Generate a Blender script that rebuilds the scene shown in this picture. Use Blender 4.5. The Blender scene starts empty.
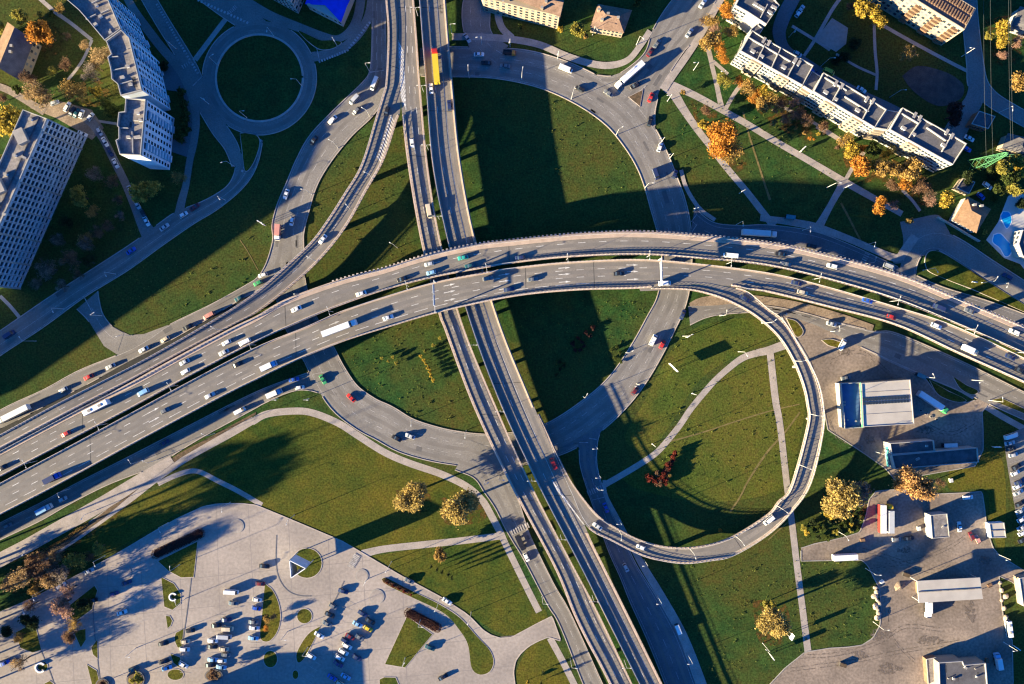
import bpy, bmesh, math, random
import numpy as np
from mathutils import Vector
random.seed(7)
C = bpy.context.scene.collection
R = math.radians
S = 2.2            # pixels of the survey photo per metre of ground
H = 345.0          # flying height of the camera, metres

def W(x, y, z=0.0):
    """survey pixel + height above ground -> world point"""
    k = (1 - z / H) / S
    return Vector(((x - 512) * k, (342 - y) * k, z))

def P(w):
    k = S / (1 - w.z / H)
    return (512 + w.x * k, 342 - w.y * k)

# ------------------------------------------------------------------ materials
MATS = {}
def mat(name, c1, c2=None, scale=0.4, rough=0.9, fine=0.0, fine_scale=4.0, bump=0.0, bump_scale=3.0, spec=0.2, metal=0.0, detail=4.0, lo=0.35, hi=0.65):
    if name in MATS: return MATS[name]
    m = bpy.data.materials.new(name); m.use_nodes = True
    nt = m.node_tree; nd = nt.nodes; lk = nt.links
    b = nd['Principled BSDF']
    b.inputs['Roughness'].default_value = rough
    b.inputs['Metallic'].default_value = metal
    b.inputs['Specular IOR Level'].default_value = spec
    if c2 is None:
        c2 = tuple(v * 0.8 for v in c1)
    tc = nd.new('ShaderNodeTexCoord')
    nz = nd.new('ShaderNodeTexNoise'); nz.inputs['Scale'].default_value = scale; nz.inputs['Detail'].default_value = detail
    lk.new(tc.outputs['Object'], nz.inputs['Vector'])
    cr_ = nd.new('ShaderNodeValToRGB')
    cr_.color_ramp.elements[0].position = lo; cr_.color_ramp.elements[1].position = hi
    cr_.color_ramp.elements[0].color = (*c2, 1); cr_.color_ramp.elements[1].color = (*c1, 1)
    lk.new(nz.outputs['Fac'], cr_.inputs['Fac'])
    out = cr_.outputs['Color']
    if fine > 0:
        n2 = nd.new('ShaderNodeTexNoise'); n2.inputs['Scale'].default_value = fine_scale; n2.inputs['Detail'].default_value = 3
        lk.new(tc.outputs['Object'], n2.inputs['Vector'])
        mr = nd.new('ShaderNodeMapRange'); mr.inputs['From Min'].default_value = 0.3; mr.inputs['From Max'].default_value = 0.7
        mr.inputs['To Min'].default_value = 1 - fine; mr.inputs['To Max'].default_value = 1 + fine
        lk.new(n2.outputs['Fac'], mr.inputs['Value'])
        vm = nd.new('ShaderNodeVectorMath'); vm.operation = 'SCALE'
        lk.new(out, vm.inputs[0]); lk.new(mr.outputs['Result'], vm.inputs['Scale'])
        out = vm.outputs['Vector']
    lk.new(out, b.inputs['Base Color'])
    if bump > 0:
        n3 = nd.new('ShaderNodeTexNoise'); n3.inputs['Scale'].default_value = bump_scale; n3.inputs['Detail'].default_value = 3
        lk.new(tc.outputs['Object'], n3.inputs['Vector'])
        bp = nd.new('ShaderNodeBump'); bp.inputs['Strength'].default_value = 1.0; bp.inputs['Distance'].default_value = bump
        lk.new(n3.outputs['Fac'], bp.inputs['Height']); lk.new(bp.outputs['Normal'], b.inputs['Normal'])
    MATS[name] = m
    return m

def grass_mat(name, greens, dry, soil, patch=0.012):
    m = bpy.data.materials.new(name); m.use_nodes = True
    nt = m.node_tree; nd = nt.nodes; lk = nt.links; b = nd['Principled BSDF']
    b.inputs['Roughness'].default_value = 1.0; b.inputs['Specular IOR Level'].default_value = 0.05
    tc = nd.new('ShaderNodeTexCoord')
    def noise(s, d=4, w=0.6):
        n = nd.new('ShaderNodeTexNoise'); n.inputs['Scale'].default_value = s; n.inputs['Detail'].default_value = d; n.inputs['Roughness'].default_value = w
        lk.new(tc.outputs['Object'], n.inputs['Vector']); return n.outputs['Fac']
    def ramp(f, a, bb, p0, p1):
        r = nd.new('ShaderNodeValToRGB'); e = r.color_ramp.elements
        e[0].position = p0; e[1].position = p1; e[0].color = (*a, 1); e[1].color = (*bb, 1)
        lk.new(f, r.inputs['Fac']); return r.outputs['Color']
    def mix(f, a, bb):
        x = nd.new('ShaderNodeMix'); x.data_type = 'RGBA'
        lk.new(f, x.inputs[0]); lk.new(a, x.inputs[6]); lk.new(bb, x.inputs[7]); return x.outputs[2]
    g = ramp(noise(0.16, 7, 0.68), greens[0], greens[1], 0.36, 0.66)
    d = ramp(noise(0.5, 4), dry, soil, 0.45, 0.85)
    f1 = ramp(noise(patch, 3, 0.55), (0, 0, 0), (1, 1, 1), 0.40, 0.62)
    f2 = ramp(noise(0.09, 5), (0, 0, 0), (1, 1, 1), 0.42, 0.68)
    fm = nd.new('ShaderNodeMath'); fm.operation = 'MULTIPLY_ADD'
    lk.new(f1, fm.inputs[0]); fm.inputs[1].default_value = 0.75
    f2s = nd.new('ShaderNodeMath'); f2s.operation = 'MULTIPLY'; lk.new(f2, f2s.inputs[0]); f2s.inputs[1].default_value = 0.6
    lk.new(f2s.outputs[0], fm.inputs[2])
    col = mix(fm.outputs[0], g, d)
    fine = nd.new('ShaderNodeMapRange'); fine.inputs['From Min'].default_value = 0.32; fine.inputs['From Max'].default_value = 0.68
    fine.inputs['To Min'].default_value = 0.55; fine.inputs['To Max'].default_value = 1.45
    lk.new(noise(1.1, 4), fine.inputs['Value'])
    vm = nd.new('ShaderNodeVectorMath'); vm.operation = 'SCALE'; lk.new(col, vm.inputs[0]); lk.new(fine.outputs['Result'], vm.inputs['Scale'])
    lk.new(vm.outputs['Vector'], b.inputs['Base Color'])
    bp = nd.new('ShaderNodeBump'); bp.inputs['Strength'].default_value = 1.0; bp.inputs['Distance'].default_value = 0.06
    lk.new(noise(1.6, 3), bp.inputs['Height']); lk.new(bp.outputs['Normal'], b.inputs['Normal'])
    MATS[name] = m
    return m

M = {}
M['grass'] = grass_mat('grass', ((0.010, 0.038, 0.012), (0.033, 0.077, 0.018)), (0.054, 0.062, 0.014), (0.066, 0.045, 0.014))
M['lawn'] = grass_mat('lawn', ((0.025, 0.049, 0.010), (0.056, 0.072, 0.012)), (0.098, 0.086, 0.013), (0.092, 0.062, 0.016))
M['meadow'] = grass_mat('meadow', ((0.016, 0.047, 0.010), (0.048, 0.090, 0.015)), (0.082, 0.084, 0.015), (0.085, 0.062, 0.018))
M['soil'] = mat('soil', (0.13, 0.085, 0.05), (0.07, 0.05, 0.03), 0.8, fine=0.3)
M['asphalt'] = mat('asphalt', (0.208, 0.190, 0.172), (0.162, 0.149, 0.137), 0.09, 0.85, fine=0.16, fine_scale=1.6, detail=6)
M['asphalt_new'] = mat('dark_asphalt', (0.150, 0.142, 0.145), (0.115, 0.110, 0.115), 0.09, 0.85, fine=0.14, fine_scale=1.6, detail=6)
M['deck'] = mat('deck_asphalt', (0.205, 0.182, 0.160), (0.158, 0.141, 0.126), 0.1, 0.85, fine=0.13, fine_scale=1.4, detail=6)
M['yard'] = mat('yard_asphalt', (0.265, 0.208, 0.165), (0.145, 0.115, 0.093), 0.055, 0.9, fine=0.25, fine_scale=0.9, detail=8)
M['lot'] = mat('lot_concrete', (0.325, 0.276, 0.240), (0.245, 0.210, 0.186), 0.05, 0.9, fine=0.12, fine_scale=0.8, detail=7)
M['wear'] = mat('tyre_wear', (0.176, 0.159, 0.144), (0.142, 0.129, 0.118), 0.15, 0.8, fine=0.1)
M['patch'] = mat('asphalt_patch', (0.12, 0.112, 0.108), (0.10, 0.093, 0.09), 0.4, 0.85)
M['path'] = mat('path_paving', (0.345, 0.295, 0.262), (0.265, 0.230, 0.205), 0.25, 0.9, fine=0.14, fine_scale=1.8)
M['sand'] = mat('sandy_gravel', (0.27, 0.20, 0.14), (0.19, 0.14, 0.10), 0.2, 0.95, fine=0.25, fine_scale=1.5)
M['kerb'] = mat('kerb_stone', (0.40, 0.34, 0.30), (0.32, 0.27, 0.24), 0.4, 0.9)
M['parapet'] = mat('parapet_concrete', (0.44, 0.335, 0.265), (0.35, 0.265, 0.21), 0.3, 0.85, fine=0.1)
M['rail'] = mat('rail_steel', (0.50, 0.44, 0.38), (0.42, 0.37, 0.33), 0.5, 0.6)
M['concrete'] = mat('concrete', (0.32, 0.29, 0.26), (0.24, 0.22, 0.20), 0.25, 0.9, fine=0.1)
M['joint'] = mat('joint_rubber', (0.07, 0.065, 0.06), None, 1.0)
M['paint'] = mat('road_paint', (0.62, 0.60, 0.57), (0.40, 0.38, 0.36), 0.5, 0.8, fine=0.2, fine_scale=1.2)
M['paint_worn'] = mat('worn_road_paint', (0.42, 0.39, 0.37), (0.27, 0.25, 0.24), 0.6, 0.8, fine=0.2, fine_scale=1.2)
M['steel'] = mat('galvanised_steel', (0.55, 0.54, 0.52), None, 1.0, 0.5)
M['white'] = mat('white_metal', (0.78, 0.77, 0.74), (0.70, 0.69, 0.66), 1.0, 0.5)
M['glass'] = mat('window_glass', (0.020, 0.030, 0.045), (0.03, 0.04, 0.055), 2.0, 0.12, spec=0.5)
M['tyre'] = mat('tyre_rubber', (0.02, 0.02, 0.02), None, 4.0, 0.9)
M['trim'] = mat('dark_trim', (0.03, 0.03, 0.032), None, 3.0, 0.6)
M['bark'] = mat('bark', (0.12, 0.085, 0.06), (0.06, 0.045, 0.033), 2.0)

# ------------------------------------------------------------------ objects
class MB:
    def __init__(s): s.v = []; s.f = []; s.m = []; s.mi = 0
    def face(s, pts):
        i = len(s.v); s.v += [tuple(p) for p in pts]; s.f.append(tuple(range(i, i + len(pts)))); s.m.append(s.mi)
    def prism(s, poly, z0, z1, top=None):
        """closed prism over a plan polygon; top = optional other plan polygon at z1"""
        top = top or poly
        a = sum(poly[i][0] * poly[(i + 1) % len(poly)][1] - poly[(i + 1) % len(poly)][0] * poly[i][1] for i in range(len(poly)))
        if a < 0: poly = poly[::-1]; top = top[::-1]
        n = len(poly); i = len(s.v)
        s.v += [(p[0], p[1], z0) for p in poly] + [(p[0], p[1], z1) for p in top]
        for k in range(n):
            j = (k + 1) % n; s.f.append((i + k, i + j, i + n + j, i + n + k)); s.m.append(s.mi)
        s.f.append(tuple(range(i + n, i + 2 * n))); s.m.append(s.mi)
        s.f.append(tuple(range(i + n - 1, i - 1, -1))); s.m.append(s.mi)
    def box(s, c, d, rz=0.0, taper=1.0):
        ca, sa = math.cos(rz), math.sin(rz); hx, hy, hz = d[0] / 2, d[1] / 2, d[2] / 2
        q = [(-hx, -hy), (hx, -hy), (hx, hy), (-hx, hy)]
        f = lambda k: [(c[0] + x * k * ca - y * k * sa, c[1] + x * k * sa + y * k * ca) for x, y in q]
        s.prism(f(1), c[2] - hz, c[2] + hz, f(taper))
    def tube(s, a, b, ra, rb=None, n=6):
        a = Vector(a); b = Vector(b); rb = ra if rb is None else rb
        d = (b - a).normalized(); u = d.orthogonal().normalized(); w = d.cross(u); i = len(s.v)
        for p, r in ((a, ra), (b, rb)):
            for k in range(n):
                t = 2 * math.pi * k / n; s.v.append(tuple(p + u * (r * math.cos(t)) + w * (r * math.sin(t))))
        for k in range(n):
            j = (k + 1) % n; s.f.append((i + k, i + j, i + n + j, i + n + k)); s.m.append(s.mi)
        s.f.append(tuple(range(i + n, i + 2 * n))); s.f.append(tuple(range(i + n - 1, i - 1, -1))); s.m += [s.mi, s.mi]
    def strip(s, A, B, zt, zb):
        """closed box running along two edge lines; zt, zb = offsets of top and bottom"""
        i = len(s.v); n = len(A)
        for a, b in zip(A, B):
            s.v += [(a.x, a.y, a.z + zt), (b.x, b.y, b.z + zt), (b.x, b.y, b.z + zb), (a.x, a.y, a.z + zb)]
        for k in range(n - 1):
            p = i + 4 * k; q = p + 4
            for e in range(4):
                g = (e + 1) % 4; s.f.append((p + e, p + g, q + g, q + e)); s.m.append(s.mi)
        s.f.append((i, i + 1, i + 2, i + 3)); p = i + 4 * (n - 1); s.f.append((p + 3, p + 2, p + 1, p)); s.m += [s.mi, s.mi]
    def sheet(s, A, B, dz=0.0):
        i = len(s.v)
        for a, b in zip(A, B): s.v += [(a.x, a.y, a.z + dz), (b.x, b.y, b.z + dz)]
        for k in range(len(A) - 1):
            p = i + 2 * k; s.f.append((p, p + 1, p + 3, p + 2)); s.m.append(s.mi)
    def mesh(s, name, mats, fix=True, smooth=False, off=None):
        me = bpy.data.meshes.new(name)
        v = s.v if off is None else [(a - off[0], b - off[1], c - off[2]) for a, b, c in s.v]
        me.from_pydata(v, [], s.f)
        for mm in (mats if isinstance(mats, (list, tuple)) else [mats]): me.materials.append(mm)
        me.polygons.foreach_set('material_index', s.m)
        if fix:
            bm = bmesh.new(); bm.from_mesh(me); bmesh.ops.recalc_face_normals(bm, faces=bm.faces); bm.to_mesh(me); bm.free()
        if smooth: me.polygons.foreach_set('use_smooth', [True] * len(me.polygons))
        return me
    def build(s, name, mats, parent=None, fix=True, smooth=False, local=False):
        off = None
        if parent is not None and not local:
            o = parent; off = Vector((0, 0, 0))
            while o is not None: off += o.location; o = o.parent
        o = bpy.data.objects.new(name, s.mesh(name, mats, fix, smooth, off)); C.objects.link(o)
        if parent is not None: o.parent = parent
        return o

LABELS = {}
def tag(o, label, cat, group=None):
    o['label'] = label; o['category'] = cat
    if group: o['group'] = group
    LABELS.setdefault(label, []).append(o.name)
    return o
def thing(name, label, cat, loc=(0, 0, 0), rz=0.0, group=None):
    o = bpy.data.objects.new(name, None); C.objects.link(o); o.empty_display_size = 0.5
    o.location = loc; o.rotation_euler = (0, 0, rz)
    return tag(o, label, cat, group)
def struct(o): o['kind'] = 'structure'; return o
def dup(root, loc, rz, label, cat, group=None, mats=None, scale=None):
    r = root.copy(); C.objects.link(r); r.location = loc; r.rotation_euler = (0, 0, rz)
    if scale is not None: r.scale = scale
    tag(r, label, cat, group)
    def kids(src, dst):
        for ch in [c for c in src.children]:
            c = ch.copy(); C.objects.link(c); c.parent = dst
            if mats and ch.name.split('.')[0] in mats:
                c.material_slots[0].link = 'OBJECT'; c.material_slots[0].material = mats[ch.name.split('.')[0]]
            kids(ch, c)
    kids(root, r)
    return r

# ------------------------------------------------------------------ lines
def cr(pts, per=10):
    """Catmull-Rom through points of any dimension"""
    p = [np.array(q, float) for q in pts]
    if len(p) < 3: 
        return [tuple(p[0] + (p[1] - p[0]) * t) for t in np.linspace(0, 1, per + 1)]
    e = [2 * p[0] - p[1]] + p + [2 * p[-1] - p[-2]]; out = []
    for i in range(1, len(e) - 2):
        a, b, c, d = e[i - 1:i + 3]
        # centripetal-like tangents limited by the chord
        for k in range(per):
            t = k / per
            out.append(tuple(0.5 * ((2 * b) + (c - a) * t + (2 * a - 5 * b + 4 * c - d) * t * t + (3 * b - a - 3 * c + d) * t ** 3)))
    out.append(tuple(p[-1])); return out
def resample(pts, n):
    a = np.array(pts, float); d = np.r_[0, np.cumsum(np.hypot(*(a[1:, :2] - a[:-1, :2]).T))]
    t = np.linspace(0, d[-1], n)
    return np.stack([np.interp(t, d, a[:, k]) for k in range(a.shape[1])], 1)

def inside(poly, x, y):
    px, py = poly[:, 0], poly[:, 1]; qx, qy = np.roll(px, -1), np.roll(py, -1)
    c = ((py > y) != (qy > y)) & (x < (qx - px) * (y - py) / (qy - py + 1e-12) + px)
    return bool(c.sum() % 2)

class Rib:
    def __init__(s, L, Rr, zf=None, step=4.0, e0=0, e1=0):
        def ext(q):
            q = [tuple(p) for p in q]
            for e, i, j in ((e0, 0, 1), (e1, -1, -2)):
                if e:
                    d = np.subtract(q[i], q[j]); p = tuple(np.add(q[i], d / np.linalg.norm(d) * e)); q = [p] + q if i == 0 else q + [p]
            return q
        L = cr(ext(L)); Rr = cr(ext(Rr))
        n = max(6, int(max(np.hypot(*(np.diff(np.array(q)[:, :2], axis=0)).T).sum() for q in (L, Rr)) / step))
        s.lp = resample(L, n); s.rp = resample(Rr, n); s.n = n
        s.cp = (s.lp[:, :2] + s.rp[:, :2]) / 2
        zf = zf or (lambda x, y, t: 0.0)
        s.z = np.array([zf(*s.cp[i], i / (n - 1)) for i in range(n)])
        s.l = [W(*s.lp[i][:2], s.z[i]) for i in range(n)]; s.r = [W(*s.rp[i][:2], s.z[i]) for i in range(n)]
        s.len = np.r_[0, np.cumsum([((s.l[i] + s.r[i]) / 2 - (s.l[i + 1] + s.r[i + 1]) / 2).length for i in range(n - 1)])]
        s.poly = np.array([(p.x, p.y) for p in s.l] + [(p.x, p.y) for p in s.r[::-1]])
    @classmethod
    def mid(cls, pts, zf=None, step=4.0):
        a = np.array(cr(pts)); t = np.gradient(a[:, :2], axis=0); t /= np.linalg.norm(t, axis=1)[:, None]
        nn = np.stack([t[:, 1], -t[:, 0]], 1) * (a[:, 2:3] / 2)
        return cls._edges(a[:, :2] + nn, a[:, :2] - nn, zf, step)
    @classmethod
    def _edges(cls, L, Rr, zf, step):
        o = cls.__new__(cls); keep = globals()['cr']
        n = max(6, int(np.hypot(*np.diff((L + Rr) / 2, axis=0).T).sum() / step))
        idx = np.linspace(0, len(L) - 1, n)
        f = lambda q: np.stack([np.interp(idx, range(len(q)), q[:, k]) for k in (0, 1)], 1)
        o.lp, o.rp, o.n = f(L), f(Rr), n; o.cp = (o.lp + o.rp) / 2
        zf = zf or (lambda x, y, t: 0.0)
        o.z = np.array([zf(*o.cp[i], i / (n - 1)) for i in range(n)])
        o.l = [W(*o.lp[i], o.z[i]) for i in range(n)]; o.r = [W(*o.rp[i], o.z[i]) for i in range(n)]
        o.len = np.r_[0, np.cumsum([((o.l[i] + o.r[i]) / 2 - (o.l[i + 1] + o.r[i + 1]) / 2).length for i in range(n - 1)])]
        o.poly = np.array([(p.x, p.y) for p in o.l] + [(p.x, p.y) for p in o.r[::-1]])
        return o
    def at(s, d, f, dz=0.0):
        """point at distance d along, fraction f across"""
        i = int(np.clip(np.searchsorted(s.len, d) - 1, 0, s.n - 2)); t = (d - s.len[i]) / max(1e-6, s.len[i + 1] - s.len[i])
        a = s.l[i].lerp(s.l[i + 1], t); b = s.r[i].lerp(s.r[i + 1], t); p = a.lerp(b, f); p.z += dz; return p
    def inset(s, side, d):
        out = []
        for a, b in zip(s.l, s.r):
            w = max(1e-6, (b - a).length); k = min(d, w * 0.49) / w
            out.append(a.lerp(b, k) if side == 'l' else b.lerp(a, k))
        return out
    def near(s, x, y):
        i = int(np.argmin(np.hypot(s.cp[:, 0] - x, s.cp[:, 1] - y))); a, b = max(0, i - 1), min(s.n - 1, i + 1)
        A = (s.l[a] + s.r[a]) / 2; B = (s.l[b] + s.r[b]) / 2; d = B - A
        t = np.clip(((W(x, y, s.z[i]) - A).dot(d)) / max(1e-6, d.dot(d)), 0, 1)
        return A.z + (B.z - A.z) * t, math.atan2(d.y, d.x)

def line(mb, rib, f, d0, d1, w, dash=None, dz=0.02, pred=None):
    """painted line along a ribbon; dash = (on, off) metres"""
    d = d0; L = rib.len[-1]; d1 = min(d1, L)
    segs = [(d0, d1)] if dash is None else []
    while dash and d < d1: segs.append((d, min(d1, d + dash[0]))); d += sum(dash)
    for a, b in segs:
        if b - a < 0.3: continue
        k = max(1, int((b - a) / 3)); A = []; B = []
        runs = []
        for j in range(k + 1):
            q = a + (b - a) * j / k; p = rib.at(q, f)
            if pred and not pred(*P(p)):
                if len(A) > 1: runs.append((A, B))
                A, B = [], []; continue
            p0 = rib.at(max(0, q - 0.5), f); p1 = rib.at(min(L, q + 0.5), f); t = (p1 - p0); t.z = 0
            if t.length < 1e-4: continue
            t.normalize(); nv = Vector((-t.y, t.x, 0)) * (w / 2); A.append(p + nv); B.append(p - nv)
        if len(A) > 1: runs.append((A, B))
        for A, B in runs: mb.sheet(A, B, dz)
def bar(mb, p0, p1, w, z=0.0, dz=0.03):
    a = W(*p0, z); b = W(*p1, z); t = (b - a).normalized(); nv = Vector((-t.y, t.x, 0)) * (w / 2)
    mb.sheet([a + nv, b + nv], [a - nv, b - nv], dz)
# ------------------------------------------------------------------ ground
g = MB(); g.face([(-1500, -1500, 0), (1500, -1500, 0), (1500, 1500, 0), (-1500, 1500, 0)])
struct(g.build('ground', M['grass'], fix=False))

def ngon(name, pts, z, m, smooth=True, kind='structure', per=6):
    q = cr(list(pts) + [pts[0]], per) if smooth else pts
    bm = bmesh.new(); vs = [bm.verts.new(W(p[0], p[1], 0) + Vector((0, 0, z))) for p in q[:-1 if smooth else None]]
    bm.verts.ensure_lookup_table()
    es = [bm.edges.new((vs[i], vs[(i + 1) % len(vs)])) for i in range(len(vs))]
    bmesh.ops.triangle_fill(bm, use_beauty=True, edges=es)
    for f in bm.faces:
        if f.normal.z < 0: f.normal_flip()
    me = bpy.data.meshes.new(name); bm.to_mesh(me); bm.free(); me.materials.append(m)
    o = bpy.data.objects.new(name, me); C.objects.link(o); o['kind'] = kind
    return o, np.array([W(p[0], p[1], 0)[:2] for p in q])

for q in ([(186,470),(215,450),(255,424),(300,414),(340,428),(385,455),(440,478),(468,492),(490,520),(500,536),(440,545),(366,553),(342,540),(285,516),(230,500)],
          [(372,556),(440,546),(500,540),(520,580),(548,618),(512,636),(470,616),(440,596),(402,574)],
          [(620,478),(650,462),(690,412),(740,364),(770,358),(800,350),(805,400),(800,440),(785,485),(740,500),(690,500),(640,490)], [(700,325),(750,318),(780,335),(745,352),(700,380),(655,445),(625,440),(645,400),(675,345)],
          [(128,500),(165,487),(205,476),(250,503),(200,503),(150,530),(100,556),(60,560)], [(526,650),(548,640),(575,690),(570,720),(518,720),(516,676)], [(950,465),(1000,455),(1005,540),(1000,555),(990,520),(985,490),(950,490)]):
    LZ = globals().get('LZ', 0.0045) + 0.001; struct(ngon('lawn', q, LZ, M['meadow' if 600 < q[0][0] < 720 else 'lawn'])[0])
ROADS = {}     # key -> (Rib, z)
POLYS = []     # ground footprints that are paved
LAYER = {'path': [0.03, 0], 'poly': [0.062, 0], 'road': [0.108, 0]}
def nextz(k='road'):
    q = LAYER[k]; q[1] += 1
    return q[0] + 0.003 * (q[1] if k != 'path' else q[1] % 9)
def gpoly(name, pts, m, smooth=False, per=6):
    z = nextz('poly'); o, poly = ngon(name, pts, z, m, smooth, per=per); POLYS.append((name, poly, z)); return z
def groad(key, name, rib, m, edge=True):
    z = nextz('path' if name == 'path' else 'road'); mb = MB(); mb.sheet(rib.l, rib.r, z); o = struct(mb.build(name, m)); 
    for p in o.data.polygons:
        if p.normal.z < 0: p.flip()
    ROADS[key] = (rib, z); POLYS.append((key, rib.poly, z)); return rib
mid = Rib.mid
EDGED = []

# paths and pavements first (they lie lowest), then carriageways
PATHS = {
 'promenade': [(252,422,7),(267,414,7),(294,411,7),(313,413,7),(338,423,7),(357,435,7),(384,452,7),(409,463,7),(441,474,7),(466,486,7),(482,500,7),(491,515,7),(500,532,7),(506,545,6.5),(523,580,6.5),(539,612,6.5)],
 'promenade_south': [(550,638,6.5),(562,660,6.5),(574,684,6.5),(590,716,6.5)],
 'lawn_path': [(362,554,8),(384,549,7),(420,545,7),(459,541,7),(500,536,7)],
 'cut_path': [(158,484,4.5),(172,477,5),(188,471.5,5),(200,472,5),(218,481,5),(238,491,5),(262,505,5)],
 'verge_path': [(35,563,9),(75,537,9),(128,499,9),(153,480,8.5),(184,459,8),(229,434,8),(254,420,7)],
 'loop_path': [(598,489,6),(606,484,6),(620,476,6),(640,464,6),(656,453,6),(668,440,6),(680,425,6),(690,410,6),(703,394,6),(718,377.5,6),(740,359.5,6.5),(755,353.5,7),(768,350.5,8),(787,344,9),(806,338,10)],
 'straight_path': [(770,352,7),(775.5,400,7),(780,425,6.5),(787,486,6.5),(792,524,6.5),(797,566,6.5),(802,605,6.5),(808,652,7)],
 'park_path': [(668,85,10),(676,87,8),(695,95.5,7),(722,110,6.5),(747,124,6.5),(775,141,6.5),(806,159,6.5),(845,182,7),(875,199,6.5),(902,214,6)],
 'oak_path': [(667,86,12),(674,94,10),(684,110,8),(697,129,7),(711,147,6.5),(726,167,6.5),(747,192,6.5),(768,219,7),(774,226,9)],
 'meadow_path': [(699,34,5),(708,49,5),(713,70,4.5),(716,82,4.5),(721,105,5.5),(724,112,6)],
 'gate_path': [(713,61,3.5),(722,69,3.5),(728,74,3)],
 'door_path': [(725,110,4),(730,101,4),(736,91,4),(743,83,4)],
 'stop_path': [(843,184,9),(838,192,7),(829,208,6.5),(819,226,9),(815,231,14)],
 'yard_path': [(846,179,4),(853,167,4),(864,152,4)],
 'house_path': [(775,103,3),(816,124,3),(836,137,3.5),(852,148,3.5)],
 'hill_path': [(37,-4,4),(54,11,4),(72,24,3.5),(92,40,3.5)],
 'garden_path': [(92,40,3),(84,58,3),(76,70,3),(68,80,3)],
 'round_path': [(228,16,5),(212,37,5),(195,60,5.5)],
 'corner_path': [(0,296,3.5),(10,306,3.5),(20,318,3.5)],
 'tower_path': [(98,121,2.5),(118,124,2.5)],
 'pitch_path': [(842,-4,3.5),(832,10,3.5),(816,38,3.5),(804,56,3)],
 'cross_path': [(792,26,3),(815,40,3),(830,50,3)],
 'cross_path_east': [(836,54,2.5),(856,66,2.5),(876,75,2.5)],
 'pine_path': [(874,20,3),(875,50,3),(877,72,3),(876,90,3)],
 'slab_path': [(884,26,3.5),(905,38,3.5),(940,57,3.5),(969,72,3.5)],
 'lower_path': [(816,127,2.5),(830,135,2.5),(850,147,2)],
 'station_path': [(880,355,6),(905,365,6),(937,379,6),(958,388,5.5),(974,397,5.5)],
 'verge_walk': [(985,406,6),(1003,417,6),(1030,432,6)],
 'tennis_path': [(902,190,3),(912,200,3),(920,211,3)],
}
for k, p in PATHS.items():
    groad(k, 'path', mid(p), M['path'])
M['track'] = mat('worn_track', (0.17, 0.13, 0.05), (0.11, 0.088, 0.03), 0.5, fine=0.3)
M['gap_shade'] = mat('painted_gap_shade', (0.035, 0.036, 0.036), (0.022, 0.022, 0.024), 0.8, fine=0.3)  # near-black tone, painted shade for the gap beside the left ramp
# worn earth tracks across the grass
for k, p in {'t1':[(660,444,1.6),(690,436,1.8),(710,430,1.6),(740,420,1.6),(770,411,1.5),(800,404,1.2)],
             't2':[(744,488,2.0),(755,470,2.4),(768,451,2.4),(785,432,2.2),(800,412,2.0)],
             't3':[(743,112,2.2),(749,135,2.2),(757,160,2.2),(765,185,2.4),(770,200,3)],
             't4':[(841,203,2.2),(850,220,2.4),(856,232,2.2),(862,243,2.4)],
             't5':[(730,512,2.0),(740,497,2.0),(746,485,2.0)],
             't6':[(240,240,1.0),(248,252,1.0),(258,270,1.0)],
             't7':[(768,540,1.5),(790,520,1.2)]}.items():
    groad(k, 'path', mid([(a, b, c * .85) for a, b, c in p]), M['track'])

M['terrace'] = mat('terrace_paving', (0.50, 0.47, 0.44), (0.42, 0.40, 0.37), .3)
M['court'] = mat('worn_court', (0.075, 0.066, 0.058), (0.045, 0.042, 0.040), .3, fine=.3)
# -- big paved areas
gpoly('car_park_paving', [(-40,628),(0,612),(33,598),(66,581),(100,563),(128,547),(153,532),(178,518),(203,506.5),(216,504),(228,503.5),(242,503.5),(256,505),(285,517),(342,541),(366,555),(400,575),(441,597),(464,612),(470.5,617),(483,630),(491,635),(500,638),(512,637),(538,623),(552,616),(561,641),(548,637),(538,641),(529,646),(521,653),(515.5,661),(513.5,672),(515,684),(520,730),(-40,730)], M['lot']); LOTP = POLYS[-1][1]
gpoly('yard_paving', [(801,548),(815,543.5),(830,540.5),(848,536),(860,532),(866,515),(869,500),(876,491),(900,489),(934,494),(960,493),(982,491.5),(985,512),(987,530),(993,548),(1000,556),(1040,580),(1040,604),(1012,582),(999,576),(1001,600),(1004,622),(1012,640),(1013,684),(1013,720),(760,720),(770,684),(785,668),(805,652),(830,648),(848,647),(862,645),(873,638),(880,625),(881,605),(879,588),(868,566),(862,560),(850,560),(801,561)], M['yard'])
gpoly('forecourt', [(780,314),(790,330),(800,345),(810,362),(818,385),(824,410),(828,430),(862,452),(885,468),(895,480),(975,466),(983,450),(983,430),(982,412),(990,402),(985,396),(975,400),(966,403),(950,397),(935,392),(925,378),(880,357),(822,327),(800,318)], M['yard'])
gpoly('parking_strip', [(1003,436),(1030,425),(1060,430),(1060,580),(1024,560),(1024,540),(1016,515),(1008,470)], M['asphalt'])
gpoly('tower_forecourt', [(150,84),(172,60),(192,94),(196,118),(195,142),(190,158),(172,152),(172,140),(188,136),(188,110),(182,92),(166,90)], M['asphalt_new'])
gpoly('court', [(902,76),(918,66),(945,72),(961,82),(964,90),(960,99),(944,106),(930,103),(912,90)], M['court'], True)
gpoly('playground', [(832,18),(848,28),(846,44),(836,52),(815,40)], M['lot'])
gpoly('slab_yard', [(30,108),(56,100),(92,110),(104,128),(92,140),(80,132),(56,118)], M['sand'])
gpoly('pool_terrace', [(1008,196),(1018,192),(1040,200),(1040,290),(1020,264),(1004,258),(986,240),(998,222)], M['terrace'])
gpoly('turning_area', [(900,222),(918,218),(938,215),(946,226),(950,240),(932,252),(905,262),(893,262),(903,244)], M['asphalt'], True)

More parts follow.
